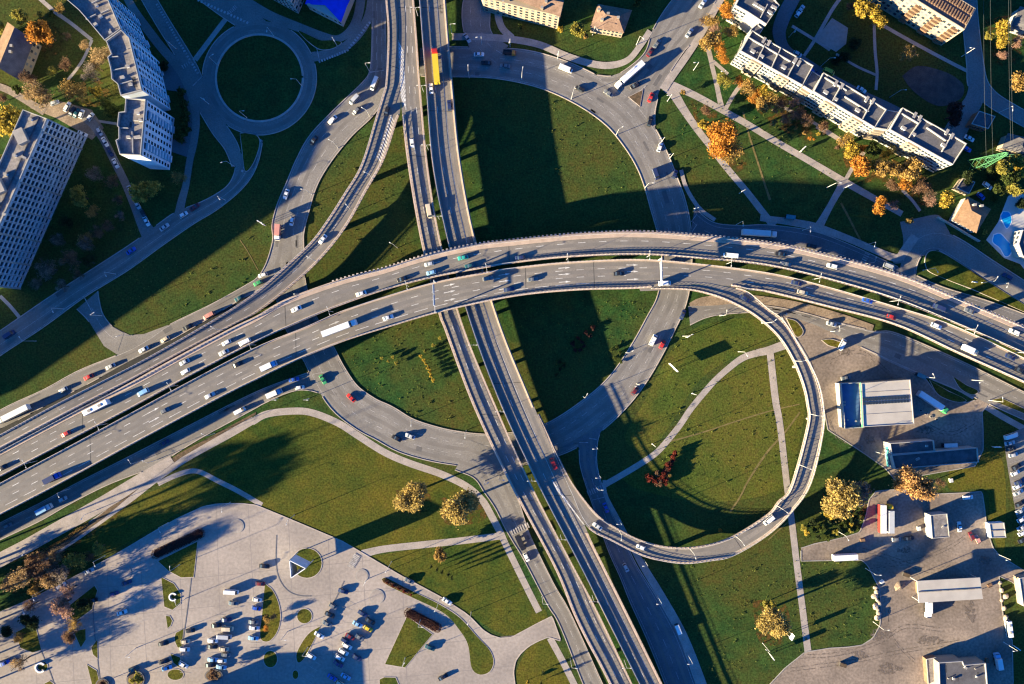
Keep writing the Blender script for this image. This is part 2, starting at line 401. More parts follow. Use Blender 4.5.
# -- carriageways
groad('slope_road', 'road', Rib([(-20,344),(0,331),(16,320),(60,290),(128,246),(157,225),(176,212),(200,202.5),(218,193),(229,184),(235,171),(235,158)],[(-20,372),(0,356),(44,327),(85,297),(128,270.5),(162,246),(193,224.5),(216,210.5),(237,194),(251,178),(259,160),(263,140)], e0=150), M['asphalt'])
groad('north_west_road', 'road', mid([(143,-12,14),(152,4,14),(165,26,14),(180,50,14),(192,72,15),(200,95,16),(209,112,16),(220,130,16),(231,146,14),(238,165,12)]), M['asphalt'])
groad('top_road', 'road', mid([(196,-16,22),(212,-4,22),(230,9,22),(248,20,22),(262,28,16)]), M['asphalt'])
groad('bypass_lane', 'road', mid([(225,-8,10),(245,2,11),(270,16,10),(300,28,9),(322,36,8),(336,39,7),(346,35,8),(354,26,9),(359,12,9),(362,-10,9)]), M['asphalt'])
groad('service_road', 'road', mid([(124,-8,8),(134,10,8),(148,30,9),(162,48,9),(176,64,9),(186,80,9),(193,100,8.5),(196,120,8),(194,142,7.5),(190,160,7),(186,185,7),(182,200,8),(179,214,9)]), M['asphalt'])
groad('parking_row', 'road', mid([(82,112,12),(94,125,9),(104,140,8),(114,160,8),(124,180,8),(134,203,9),(144,225,13),(150,236,16)]), M['asphalt'])
groad('lane_west', 'road', mid([(-10,84,7),(8,90,7),(30,103,7),(45,112,8)]), M['yard'])
groad('exit_arm', 'road', mid([(312,57,10),(325,55,9),(340,50,9),(354,39,9),(364,26,9),(370,12,9),(373,-10,9)]), M['asphalt'])
# roundabout ring
rc = W(259.5, 78); 
def ring(cx, cy, r0, r1, n=73):
    L = [(cx + r0 * math.cos(2 * math.pi * k / (n - 1)), cy + r0 * math.sin(2 * math.pi * k / (n - 1))) for k in range(n)]
    Q = [(cx + r1 * math.cos(2 * math.pi * k / (n - 1)), cy + r1 * math.sin(2 * math.pi * k / (n - 1))) for k in range(n)]
    return L, Q
L_, R_ = ring(259.5, 78, 43.5, 57); rr = Rib(L_, R_, step=3); z = nextz(); mb = MB(); mb.sheet(rr.l, rr.r, z); o = struct(mb.build('roundabout', M['asphalt']))
for p in o.data.polygons:
    if p.normal.z < 0: p.flip()
ROADS['roundabout'] = (rr, z)
a_ = np.linspace(0, 2 * np.pi, 60)
POLYS.append(('roundabout', np.array([W(259.5 + 57 * math.cos(t), 78 + 57 * math.sin(t))[:2] for t in a_]), z))
groad('link_road', 'road', Rib([(77,309),(88,320),(98,335),(108,345),(118,351)],[(98,291),(99.5,301),(103,314),(112,326),(124,333)]), M['asphalt'])
gpoly('link_mouth', [(90,323),(112,326),(121,331),(130,335),(144,334),(168,325),(168,330),(150,342),(128,353),(118,355),(104,346)], M['asphalt'])
groad('west_slip', 'road', Rib([(-20,422),(8,406),(45,389),(80,370),(127,351),(150,338),(169,325),(212,304),(248,284),(258,277),(265,266),(270,252),(273,238),(272,225),(277,205),(286,184),(297,158),(311,134),(338,106),(362,83),(370,70),(372,40),(372,0),(372,-16)],
  [(-20,438),(8,425),(45,406),(90,383),(128,362),(160,346),(196,326),(228,307),(255,292),(270,285),(290,287),(304,280),(304,250),(304,233),(309,212),(317,186),(331,162),(352,136),(372,117),(386,96),(387,70),(386,40),(386,0),(386,-16)]), M['asphalt'])
groad('under_road', 'road', mid([(288,262,31),(291,290,32),(300,320,33),(311,340,33),(320,356,33),(330,376,34),(345,398,35),(366,414,36),(384,423,37),(405,435,36),(430,443,35),(455,448,34),(485,451,34),(515,449,34),(545,442,34),(568,432,36),(594,414,36),(615,395,34),(632,374,33),(648,348,32),(660,325,31),(670,305,30),(675,285,30),(677,260,30),(674,230,34),(668,205,36),(660,180,34),(652,160,34),(640,138,36),(622,115,37),(600,98,36),(575,84,35),(548,73,34),(520,66,33),(490,63,30),(462,62,30),(440,62,30),(420,62,28)], step=5), M['asphalt'])
groad('shoulder', 'path', Rib([(-20,438),(8,425),(45,406),(90,383),(128,362),(160,346),(196,326),(228,307),(255,292)],[(-20,462),(8,448),(45,430),(90,406),(128,386),(160,368),(196,348),(228,328),(255,312)]), M['gap_shade'])  # ground strip whose dark colour stands in for shade between the carriageways
groad('frontage', 'road', Rib([(-20,535),(0,523),(40,503),(75,484),(128,457),(190,425),(241,399),(270,386),(304,374),(330,367)],[(-20,551),(0,540),(40,521),(68,505),(103,487),(130,476),(157,466),(178,452),(208,434),(256,408),(261,405),(287,393),(306,390),(325,396),(340,408)], e0=200), M['asphalt'])
groad('verge_lane', 'road', mid([(-20,572,14),(0,560,14),(25,547,14),(50,533,14),(100,505,14),(140,480,12),(172,459,8)]), M['path'])
groad('avenue', 'road', Rib([(690,-16),(672,0),(653,29),(645,52),(628,68),(612,76),(596,75)],[(732,-16),(716,0),(697,38),(685,50),(665,80),(658,95),(654,112),(654,126)], e0=110), M['asphalt'])
groad('turn_fill', 'road', Rib([(600,80),(616,84),(630,94),(640,108),(650,122)],[(640,66),(655,80),(658,95),(655,112),(655,130)]), M['asphalt'])
groad('north_branch', 'road', mid([(488,-16,28),(478,0,28),(476,18,28),(478,34,26),(486,48,28),(500,58,30)]), M['asphalt'])
groad('frontage_east', 'road', Rib([(695,205),(700,213),(715,223),(740,225.5),(768,225),(812,231),(848,244),(896,266),(940,286),(985,300),(1024,314),(1050,326)],[(688,248),(700,252),(740,256),(780,262),(830,274),(880,288),(930,306),(980,326),(1024,344),(1050,356)], e1=150), M['asphalt_new'])
groad('uturn_road', 'road', mid([(1060,316,21),(1024,293,21),(985,268,21),(958,250,21),(940,241,19),(924,243,17),(913,254,16),(908,268,16),(908,282,16)]), M['asphalt'])
groad('east_road', 'road', mid([(968,-16,16),(969,10,16),(972,40,16),(975,65,17),(978,85,20),(990,98,16),(1005,108,15),(1030,122,15),(1050,132,15)]), M['asphalt'])
groad('east_road_arm', 'road', mid([(978,85,18),(974,100,18),(964,116,20),(955,132,22),(950,142,20)]), M['asphalt'])
groad('row_road', 'road', mid([(800,-16,14),(792,0,14),(783,18,14),(779,34,13),(786,50,10),(806,63,9),(830,78,9),(860,94,9),(890,108,9),(920,124,10),(950,138,12)]), M['asphalt_new'])
groad('south_branch', 'road', Rib([(560,448),(570,446),(578,444),(580,465),(586,486),(596,515),(608,550),(620,577),(630,602),(648,642),(665,684),(678,716)],[(604,425),(599,436),(597,447),(597,465),(602,485),(611,510),(623,535),(636,564),(656,596),(678,636),(696,684),(708,716)], e1=190), M['asphalt_new'])
groad('south_walk', 'pavement', mid([(604,480,3),(606,496,4),(618,520,5),(630,543,5),(643,566,7),(660,594,8),(682,634,9),(700,680,10),(712,716,10)]), M['path'])
groad('lower_road', 'road', Rib([(455,470),(474,478),(484,492),(495,508),(505,528),(513,542),(524,560),(547,604),(556,618),(565,638),(583,684),(598,716)],[(470,440),(495,452),(510,480),(520,505),(528,530),(538,552),(555,586),(570,612),(600,678),(618,716)], e1=190), M['asphalt'])
groad('gravel_strip', 'road', mid([(690,306,6),(700,303,10),(715,301,11),(740,299,9),(768,301,8),(800,307,9),(840,318,9),(873,328,6)]), M['sand'])
groad('station_road', 'road', Rib([(688,306),(700,306),(715,305.5),(735,304),(768,306),(800,312),(840,323),(874,331),(896,333),(959,360),(1024,392),(1050,404)],[(690,325),(705,318),(722,314.5),(750,312.5),(775,313),(800,320),(822,328),(850,342),(885,358),(930,378),(971,396),(1024,420),(1050,432)], e1=150), M['asphalt'])

# -- pavements along the carriageways
groad('avenue_walk', 'pavement', mid([(731,-16,7),(719,2,7),(702,32,7),(688,54,7),(672,76,8),(663,90,8)]), M['path'])
groad('north_walk', 'pavement', mid([(452,37,7),(480,37,7),(512,39.5,7),(540,45,7),(566,56,7),(590,63.5,7),(610,65.5,7),(628,60,6),(640,46,6),(650,31,6)]), M['path'])
groad('branch_walk', 'pavement', mid([(512,-16,7),(500,0,7),(498,14,7),(502,28,7),(512,38,7)]), M['path'])
groad('east_walk', 'pavement', mid([(760,218,6),(790,222,7),(815,227,8),(846,238,7),(872,249,7),(896,258,8),(905,250,9),(915,236,9)]), M['path'])
groad('slip_verge', 'pavement', mid([(681,170,4),(685,185,4),(693,200,4),(702,211,4),(715,220,4)]), M['path'])
EDGED = ['slope_road','north_west_road','top_road','link_road','west_slip','under_road','frontage','avenue','turn_fill','north_branch','frontage_east','uturn_road','east_road','station_road','south_branch','lower_road']

# -- kerbs wherever a carriageway edge is not inside other paving
def in_paving(x, y, skip):
    for k, poly, z in POLYS:
        if k == skip or k in PATHS or k.startswith('t') and len(k) == 2: continue
        if poly[:, 0].min() - 1 < x < poly[:, 0].max() + 1 and poly[:, 1].min() - 1 < y < poly[:, 1].max() + 1 and inside(poly, x, y): return True
    return False
def kerb_runs(pts, key, w=0.35, h=0.33, m='kerb'):
    mb = MB(); n = 0; run = []
    def flush():
        nonlocal n
        if len(run) > 2:
            A = []; B = []
            for i in range(len(run)):
                a = run[max(0, i - 1)]; b = run[min(len(run) - 1, i + 1)]; t = (b - a); t.z = 0; t.normalize()
                nv = Vector((-t.y, t.x, 0)) * w / 2; A.append(run[i] + nv); B.append(run[i] - nv)
            mb.strip(A, B, h, -0.05); n += 1
        run.clear()
    for p in pts:
        if in_paving(p.x, p.y, key): flush()
        else: run.append(p.copy())
    flush()
    if n: struct(mb.build('kerb', M[m]))
def dens(pts, step=1.6):
    a = np.array([tuple(p) for p in pts]); d = np.r_[0, np.cumsum(np.linalg.norm(np.diff(a, axis=0), axis=1))]
    t = np.arange(0, d[-1], step); return [Vector((np.interp(q, d, a[:, 0]), np.interp(q, d, a[:, 1]), 0)) for q in t]
for k in EDGED:
    rb = ROADS[k][0]
    kerb_runs(dens(rb.l), k); kerb_runs(dens(rb.r), k)
L_, R_ = ring(259.5, 78, 43.5, 57.2)
kerb_runs(dens([W(*p) for p in L_]), 'roundabout', 0.9); kerb_runs(dens([W(*p) for p in R_]), 'roundabout')
for nm, poly, z in POLYS:
    if nm in ('car_park_paving', 'forecourt', 'yard_paving'):
        kerb_runs(dens([Vector((p[0], p[1], 0)) for p in poly] + [Vector((poly[0][0], poly[0][1], 0))]), nm, 0.4, 0.17, 'kerb' if nm[0] == 'c' else 'concrete')

# -- grassed islands set into the paving, each inside its kerb
def island(pts, smooth=True, m='lawn', h=None, kerb=True, per=6):
    h = h or (0.16 if pts[0][1] > 520 and pts[0][0] < 520 else 0.33)
    q = cr(list(pts) + [pts[0]], per)[:-1] if smooth else list(pts)
    cx = sum(p[0] for p in q) / len(q); cy = sum(p[1] for p in q) / len(q)
    w = [W(*p[:2])[:2] for p in q]
    if kerb:
        mb = MB(); mb.prism(w, 0.0, h); struct(mb.build('kerb', M['kerb']))
        e = [(cx + (p[0] - cx) * (1 - 0.75 / max(3, math.hypot(p[0] - cx, p[1] - cy))), cy + (p[1] - cy) * (1 - 0.75 / max(3, math.hypot(p[0] - cx, p[1] - cy)))) for p in q]
        ngon('lawn', e, h + 0.004, M[m], False)
    else:
        ngon('lawn', q, h, M[m], False)
def ell(cx, cy, rx, ry=None, n=24):
    ry = ry or rx; return [(cx + rx * math.cos(2 * math.pi * k / n), cy + ry * math.sin(2 * math.pi * k / n)) for k in range(n)]
island(ell(307, 563, 15.5), False); island(ell(304.5, 616, 8), False); island(ell(270.5, 659, 7.5, 9), False)
island(ell(175.5, 674.5, 8.5, 6), False); island(ell(295.5, 674.5, 3.6, 5), False)
island([(265,583),(273,590),(279,603),(281,618),(277,633),(268,642),(260,637),(262,610)])
island([(321,625.5),(310,632),(301,643),(296,655),(298,663),(304,659),(312,645)])
island([(407,615.5),(433,634),(405,668),(384.5,664.5)], False)
island([(379,679),(384,676.5),(396,677),(399,684),(400,700),(380,700)], False)
island([(381,578.5),(386,577.5),(400,584.5),(415,592),(440,604),(460,617),(478,637),(490,650),(494,662),(490,672),(480,675),(472,668),(468.5,645),(460,630),(445,613),(412,597),(386,584)])
island([(157.5,561),(206,537),(198,541),(194,577.5),(181,578),(168,571)], False)
island([(161,576.5),(174,583),(181.5,594),(181,604),(172.5,610.5),(164,607)], False)
island([(165.6,615),(170,615.5),(173,620.5),(171,626),(167.6,629)], False)
island([(184,628),(176,632),(174,637),(175,643),(178,648),(182,649)], False)
island([(170,653),(181,657),(180,668),(173,663)], False)
island([(15,632),(35,622),(42,650),(33,653),(20,648)], False); island([(73,631),(86,628),(86.5,640),(81,648)], False)
island([(97.5,639),(91,647),(93,655),(98,659)], False); island([(87,664),(97,670),(100.5,684),(102,700),(96,700)], False)
island([(62,611),(95,585),(98,590),(92,610),(75,622)], False); island(ell(42, 666.5, 6.5, 6), False); island([(44,683),(50,680),(55,684),(60,700),(44,700)], False)
island([(628,97),(643,89.5),(640,107)], False, 'soil')
island([(924,262),(926,254),(931,250.5),(940,252),(955,260.5),(985,280),(1024,304.5),(1050,320),(1050,324),(1024,312),(975,291),(945,279),(928,271)])
island([(929,380),(945,389),(966,400),(955,402),(938,395)], True, 'lawn'); island([(952,376),(965,384),(978,391),(972,395),(960,389)], True, 'lawn')
island([(990,399.5),(1000,397.5),(1024,408),(1050,420),(1050,426),(1024,414)], False, 'lawn')
island([(821,340),(832,339),(846,345),(840,348),(829,346)], True); island([(786,318),(796,321),(803,330),(801,336),(795,336)], True)
island([(240,133),(247,133),(258,136),(260,146),(254,163),(246,172),(243,160)], True)
island([(335,40.5),(320,40),(304,33),(298,31),(308,42),(320,50),(333,49),(342,43)], True)
# strips of rough grass / earth between frontage and path
ngon('soil', [(135,486),(160,467),(178,454),(210,437),(256,412),(256,414.5),(212,439.5),(182,457),(164,470),(139,488)], 0.09, M['soil'], False)
ngon('soil', [(30,562),(64,541),(100,515),(135,487),(138,489),(104,518),(68,544),(36,565)], 0.09, M['soil'], False)

# ------------------------------------------------------------------ markings on the ground
mk = MB()
def gl(key, f, d0, d1, dash=None, w=0.16, pred=None): 
    rb, z = ROADS[key]; line(mk, rb, f, d0, d1, w, dash, z + 0.012, pred)
gl('slope_road', 0.55, 0, 900, None, 0.14); gl('slope_road', 0.93, 0, 900, None, 0.12)
u = ROADS['under_road'][0]; N_ = lambda x, y: True
for f in (0.34, 0.66): gl('under_road', f, 0, 900, (3, 3.2), 0.17)
for f in (0.05, 0.95): gl('under_road', f, 0, 900, None, 0.13)
for f in (0.33, 0.66): gl('west_slip', f, 175, 900, (3.5, 4), 0.16)
gl('west_slip', 0.06, 0, 900, None, 0.14); gl('west_slip', 0.92, 60, 900, None, 0.14)
gl('frontage', 0.10, 0, 900, None, 0.14); gl('frontage', 0.5, 0, 130, (3, 3), 0.15)
for f in (0.2, 0.4, 0.6, 0.8): gl('avenue', f, 0, 50, (30, 3), 0.18)
gl('avenue', 0.5, 0, 60, None, 0.3)
for f in (0.35, 0.7): gl('north_branch', f, 0, 40, (3, 3))
gl('frontage_east', 0.12, 0, 900, None, 0.13); gl('frontage_east', 0.38, 0, 900, (3, 4), 0.16)
gl('uturn_road', 0.1, 0, 900, None, 0.12); gl('uturn_road', 0.9, 0, 900, None, 0.12)
gl('south_branch', 0.5, 20, 900, (4, 4), 0.16); gl('south_branch', 0.08, 20, 900, None, 0.14); gl('south_branch', 0.92, 10, 900, None, 0.14)
gl('station_road', 0.36, 0, 900, (3, 4), 0.16); gl('station_road', 0.06, 60, 900, None, 0.3)
gl('lower_road', 0.5, 40, 900, (3, 4)); gl('lower_road', 0.93, 40, 900, None); gl('link_road', 0.5, 4, 22, None)
gl('roundabout', 0.06, 0, 900, (2.5, 1.5), 0.3)
TOP = 0.28
def zebra(p0, p1, length, n, w=0.55):
    """bars spread from p0 to p1 (pixels), each `length` px long across"""
    a = np.array(p0, float); b = np.array(p1, float); d = (b - a) / np.linalg.norm(b - a); nn = np.array([-d[1], d[0]]) * length / 2
    for k in range(n):
        c = a + (b - a) * k / (n - 1); bar(mk, c - nn, c + nn, w, 0, TOP)
zebra((512,532), (528,525), 5.5, 8); zebra((588,493), (603,487), 5.5, 8); zebra((357,555.5), (350.5,566.5), 7, 9, 0.5)
zebra((863,262), (867,254), 5, 5); zebra((183,67), (194,61), 4, 6, 0.4); zebra((229,13), (236,7), 4, 6, 0.4)
for p, q in (((63,310),(98,287)), ((85,298),(94,315)), ((370,72.5),(384,70.5)), ((588,442.5),(579,442.5)), ((589,438),(597,439.5)), ((697,214),(691,222)), ((697,224),(692,232)), ((634,96),(646,86)), ((317,49),(320,62)), ((592,500),(604,497)),((193,86),(203,76))):
    bar(mk, p, q, 0.32, 0, TOP)
# striped kerb edging north of the roundabout
for (a, b, n) in (((157,4),(176,37),13), ((176,37),(199,75),14), ((198,0),(250,24),16), ((319,62),(347,51),11), ((347,51),(371,21),12), ((242,172),(262,138),10)):
    for k in range(n):
        t = k / n; x = a[0] + (b[0] - a[0]) * t; y = a[1] + (b[1] - a[1]) * t; dx = (b[0] - a[0]) / n * 0.55; dy = (b[1] - a[1]) / n * 0.55
        bar(mk, (x, y), (x + dx, y + dy), 1.15, 0, TOP)
# parking bays
def bays(p0, p1, n, ang, ln):
    dx, dy = math.cos(ang) * ln, -math.sin(ang) * ln
    for k in range(n + 1):
        x = p0[0] + (p1[0] - p0[0]) * k / n; y = p0[1] + (p1[1] - p0[1]) * k / n
        bar(mk, (x, y), (x + dx, y + dy), 0.12, 0, TOP)
bays((253,596), (247,664), 13, R(0), 11); bays((213,616), (205,670), 10, R(5), 11); bays((345,600), (300,684), 14, R(-30), 10); bays((371,610), (330,690), 14, R(-30), 10)
bays((1006,440), (1020,540), 17, R(20), 12); bays((184,640), (180,672), 6, R(-10), 10)
struct(mk.build('road_markings', M['paint_worn'], fix=False))
for o in [bpy.data.objects['road_markings']]:
    for p in o.data.polygons:
        if p.normal.z < 0: p.flip()

# low concrete discs, drain lines and kerb lines of the car park
def disc(cx, cy, r, lab, h=0.2):
    t = thing('concrete_disc', lab, 'plinth', W(cx, cy)); mb = MB(); rr = r / S
    c = lambda q: [(q * math.cos(2 * math.pi * k / 28), q * math.sin(2 * math.pi * k / 28)) for k in range(28)]
    mb.prism(c(rr), 0, h); mb.build('plinth_body', M['concrete'], t, local=True)
    mb = MB(); mb.prism(c(rr * 0.86), h - 0.05, h + 0.02); mb.build('plinth_top', M['lot'], t, local=True)
disc(362, 575.5, 6.5, 'round concrete plinth at the end of the zebra crossing'); disc(377, 596.5, 7.5, 'round concrete plinth between the parked cars and the row of red shrubs')
disc(237, 526, 7, 'round concrete plinth beside the dark clipped hedge near the car park edge'); disc(124, 572.5, 7.5, 'round concrete plinth in the streaky tree shade of the car park')
def lowwall(pts, lab, w=0.4, h=0.13):
    q = dens([W(*p) for p in (cr(pts) if len(pts) > 2 else pts)], 2); A = []; B = []
    for i in range(len(q)):
        t = q[min(len(q) - 1, i + 1)] - q[max(0, i - 1)]; t.normalize(); nv = Vector((-t.y, t.x, 0)) * w / 2; A.append(q[i] + nv); B.append(q[i] - nv)
    mb = MB(); mb.strip(A, B, h, 0); o = mb.build('low_wall', M['asphalt_new']); tag(o, lab, 'low wall')
lowwall([(195,543),(191,580),(187,612),(183,640),(180,664)], 'thin dark kerb wall running down the car park past the half round lawns')
lowwall([(92.5,600),(94,625),(96.5,650),(101,690)], 'thin dark kerb wall beside the leaf shaped lawns of the car park')
lowwall([(32,622),(40,648),(50,672),(56,690)], 'thin dark kerb wall beside the round bench island')
lowwall([(276.5,535),(276,560),(278.5,577),(287,590),(299,595.5),(314,596)], 'curved dark kerb wall around the triangular advertising tower')
lowwall([(344,581),(338,594),(331,607)], 'short dark kerb wall behind the parked dark cars')

# tyre wear, repairs and slab joints
wm2 = MB(); M['stain'] = mat('yard_stain', (.15, .12, .10), (.115, .093, .078), .5, fine=.3)
ns_ = M['stain'].node_tree; nz2 = ns_.nodes.new('ShaderNodeTexNoise'); nz2.inputs['Scale'].default_value = .5; nz2.inputs['Detail'].default_value = 8; rp2 = ns_.nodes.new('ShaderNodeValToRGB'); rp2.color_ramp.elements[0].position = .42; rp2.color_ramp.elements[1].position = .62; ns_.links.new(ns_.nodes['Texture Coordinate'].outputs['Object'], nz2.inputs['Vector']); ns_.links.new(nz2.outputs['Fac'], rp2.inputs['Fac']); ns_.links.new(rp2.outputs['Color'], ns_.nodes['Principled BSDF'].inputs['Alpha'])
wm = MB(); pm = MB(); rr_ = random.Random(17)
def gwear(key, fs, w=0.55):
    rb, z = ROADS[key]
    for f in fs: line(wm, rb, f, 0, 1e4, w, None, z + 0.005)
gwear('under_road', (.17,.5,.83), 1.7); gwear('west_slip', (.25,.55), 1.5); gwear('frontage', (.32,.68), 1.4); gwear('avenue', (.1,.3,.5,.7,.9), 1.4); gwear('slope_road', (.3,.73), 1.4); gwear('station_road', (.2,.55), 1.5); gwear('south_branch', (.3,.7), 1.3); gwear('lower_road', (.3,.72), 1.4); gwear('roundabout', (.55,), 2.0)
o = struct(wm.build('tyre_wear', M['wear'], fix=False))
for key in ('under_road','west_slip','frontage','avenue','slope_road','station_road','lower_road'):
    rb, z = ROADS[key]
    for k in range(int(rb.len[-1] / 22)):
        d = rr_.uniform(4, rb.len[-1] - 8); f = rr_.choice((.15,.5,.8)) + rr_.uniform(-.1, .1); L = rr_.uniform(1.5, 6)
        line(pm, rb, min(.93, f), d, d + L, rr_.uniform(.5, 2.2), None, z + 0.008)
struct(pm.build('road_patches', M['patch'], fix=False))
for pts, w_ in (([(862,548,0),(890,556,0),(915,565,0),(935,570,0),(952,560,0)],.35),([(870,565,0),(900,562,0),(925,556,0),(950,545,0),(965,535,0)],.3),([(800,655,0),(840,652,0),(880,640,0),(905,625,0),(940,628,0)],.4),([(790,668,0),(850,660,0),(900,650,0),(960,640,0)],.35),([(890,600,0),(888,620,0),(895,640,0),(915,660,0)],.3),([(828,415,0),(840,440,0),(865,447,0)],.35),([(920,420,0),(950,432,0),(975,420,0)],.35),([(830,360,0),(860,350,0),(890,372,0)],.35)):
    for off in (0, 3.4):
        rb_ = mid([(a, b + off, 2) for a, b, c in pts]); line(wm2, rb_, .5, 0, 1e4, w_, None, .099)
for q in ((880,635,14,6),(930,640,20,5),(860,655,12,5),(970,612,8,14),(905,550,10,4),(985,560,9,5),(845,352,9,4),(870,440,8,5),(925,430,12,4),(890,668,16,6)):
    o_, _ = ngon('oil_stain', [(q[0] + q[2] * .8 * math.cos(a) * rr_.uniform(.6, 1.15), q[1] + q[3] * math.sin(a) * rr_.uniform(.6, 1.15)) for a in np.linspace(0, 6.283, 14, False)], .1005 + .0005 * rr_.random(), M['stain']); o_['kind'] = 'structure'
struct(wm2.build('tyre_marks', M['stain'], fix=False))
for p in bpy.data.objects['tyre_marks'].data.polygons:
    if p.normal.z < 0: p.flip()
jm = MB()
for k in range(11):
    x = 30 + k * 37
    a, b = (x + 8, 700), (x - 6 + (k % 3) * 3, 470)
    n = 60; run = []
    for i in range(n + 1):
        t = i / n; p = W(a[0] + (b[0] - a[0]) * t, a[1] + (b[1] - a[1]) * t); 
        if inside(LOTP, p.x, p.y): run.append(p)
    if len(run) > 1: jm.sheet([p + Vector((.11, 0, 0)) for p in run], [p - Vector((.11, 0, 0)) for p in run], 0.070)
for k in range(5):
    y = 560 + k * 30; run = []
    for i in range(80):
        t = i / 79; p = W(-20 + 540 * t, y + 40 - 55 * t)
        if inside(LOTP, p.x, p.y): run.append(p)
    if len(run) > 1: jm.sheet([p + Vector((0, .1, 0)) for p in run], [p - Vector((0, .1, 0)) for p in run], 0.073)
struct(jm.build('paving_joints', mat('joint_line', (.22, .19, .175), (.19, .165, .155), .5), fix=False))
for nm in ('tyre_wear', 'road_patches', 'paving_joints'):
    for p in bpy.data.objects[nm].data.polygons:
        if p.normal.z < 0: p.flip()
# drifts of fallen leaves on the grass
M['litter'] = mat('leaf_litter', (0.125, 0.062, 0.014), (0.075, 0.045, 0.012), 0.35, 1.0, fine=0.5, fine_scale=1.3, detail=8, lo=.40, hi=.62)
nt_ = M['litter'].node_tree; nz_ = nt_.nodes.new('ShaderNodeTexNoise'); nz_.inputs['Scale'].default_value = .22; nz_.inputs['Detail'].default_value = 9; nz_.inputs['Roughness'].default_value = .75
rp_ = nt_.nodes.new('ShaderNodeValToRGB'); rp_.color_ramp.elements[0].position = .47; rp_.color_ramp.elements[1].position = .60; nt_.links.new(nt_.nodes['Texture Coordinate'].outputs['Object'], nz_.inputs['Vector']); nt_.links.new(nz_.outputs['Fac'], rp_.inputs['Fac'])
nt_.links.new(rp_.outputs['Color'], nt_.nodes['Principled BSDF'].inputs['Alpha'])
for q in ([(690,100),(706,104),(722,118),(738,140),(748,160),(738,172),(722,164),(708,146),(696,124)], [(750,92),(775,96),(800,118),(815,135),(800,140),(775,125),(758,112)], [(840,152),(868,145),(895,160),(925,176),(935,205),(905,200),(880,182),(855,182)], [(6,560),(40,548),(80,552),(95,560),(60,580),(30,592),(8,590)], [(30,30),(52,22),(64,40),(56,56),(36,54)], [(60,80),(95,78),(112,95),(100,106),(70,104)], [(822,490),(860,480),(880,500),(866,515),(830,515)], [(396,490),(425,488),(430,510),(400,512)], [(440,498),(480,495),(484,520),(446,524)], [(752,600),(785,604),(788,640),(760,642)], [(985,20),(1015,18),(1020,60),(995,62)],[(30,560),(64,541),(100,515),(140,488),(150,486),(110,522),(70,550),(38,568)]):
    LZ += 0.001; o, _ = ngon('leaf_litter', q, LZ, M['litter']); o['kind'] = 'stuff'
# ------------------------------------------------------------------ viaducts
def zmain(x, y=0, t=0):
    return float(np.interp(x, [-40, 0, 250, 440, 620, 760, 1060], [13.2, 13.2, 12.6, 12.2, 13.0, 13.2, 12.2]))
def zhigh(x, y, t=0): return float(np.interp(y, [-20, 200, 340, 480, 600, 700], [7.6, 7.6, 7.3, 6.5, 5.5, 4.8]))
ND = Rib([(-320,624),(-150,532),(-20,461),(0,450),(81,407),(128,383.5),(180,355),(233,327),(256,316),(286,299),(338,280),(384,268),(423,256),(474,244.5),(512,240),(550,236),(587,233),(640,231.5),(703,235.5),(768,242.5),(818,252.5),(896,273.5),(959,299),(1024,326.5),(1050,338)],
         [(-320,652),(-150,559),(-20,488),(0,477),(63,444),(128,410),(190,376),(256,342),(291,326),(334,308),(384,290.5),(434,277.5),(488,267.5),(512,263.5),(568,257.5),(640,255),(703,259),(768,266),(831,280.5),(896,300),(959,325.5),(1024,354),(1050,366)], zmain, e1=230)
SD = Rib([(-320,658),(-150,565),(-20,494),(0,483),(63,449.5),(128,414.5),(190,381),(256,347),(306,326.5),(340,311.5),(384,296.5),(434,282),(488,271.5),(512,267.5),(568,261.7),(640,259),(703,264),(768,272.5),(818,284),(896,306.5),(942,321),(984,339),(1024,358),(1050,370)],
         [(-320,690),(-150,597),(-20,526),(0,515),(56,486),(128,446.7),(216,400),(256,380),(300,359),(345,341),(391,326.5),(441,312),(512,297),(575,290.5),(640,288.5),(680,284.3),(728,286),(749,290),(768,292.5),(831,308),(896,325.5),(959,354),(1024,383),(1050,395)], zmain, e1=230)
HW = Rib([(397,-16),(398,0),(399,50),(401,100),(407,160),(420.5,240),(438,312),(444.5,330),(473,406),(511,486),(553.5,566),(572.5,612),(586,640),(600,666),(618,702)],
         [(413,-16),(414,0),(417,38),(420.5,86),(428,166),(440.5,240),(462,322),(496,406),(532,486),(573.5,566),(598,612),(632.5,684),(642,702)], zhigh, e0=120, e1=190)
HE = Rib([(418,-16),(419,0),(425.5,84),(432.5,166),(448,244),(471,326),(501,406),(538.5,486),(580,566),(600,606),(639,684),(648,702)],
         [(445,-16),(446,0),(449.5,44),(453,84),(461,162),(476,240),(500,322),(533,404),(585,526),(604,566),(621,600),(662.5,684),(671,702)], zhigh, e0=120, e1=190)
def zc2(x, y, t): return float(np.interp(x, [-40, 60, 200, 300, 400], [15.0, 14.6, 11.2, 7.9, 7.6]))
C2 = Rib([(385,-16),(385.5,0),(387.5,25),(387.5,50),(385.5,84),(383,94),(376,117),(361,165),(344,194),(326,222),(310,243),(281,270),(256,292),(228,311),(203,326),(170,345),(128,368),(62,401),(0,434.5),(-20,445),(-150,515),(-320,607)],
         [(396.5,-16),(397.5,0),(398.5,50),(400.5,105),(396,124),(384,160),(366,192),(350,221),(333,245),(311,269),(281,295),(256,313.5),(233,325.5),(180,353.5),(128,382),(81,406),(0,449),(-20,460),(-150,530),(-320,622)], zc2, e0=120)
def zloop(x, y, t): return float(np.interp(t, [0, .12, .22, .36, .55, .75, 1], [13.0, 13.1, 12.4, 8.6, 7.6, 6.6, 6.65]))
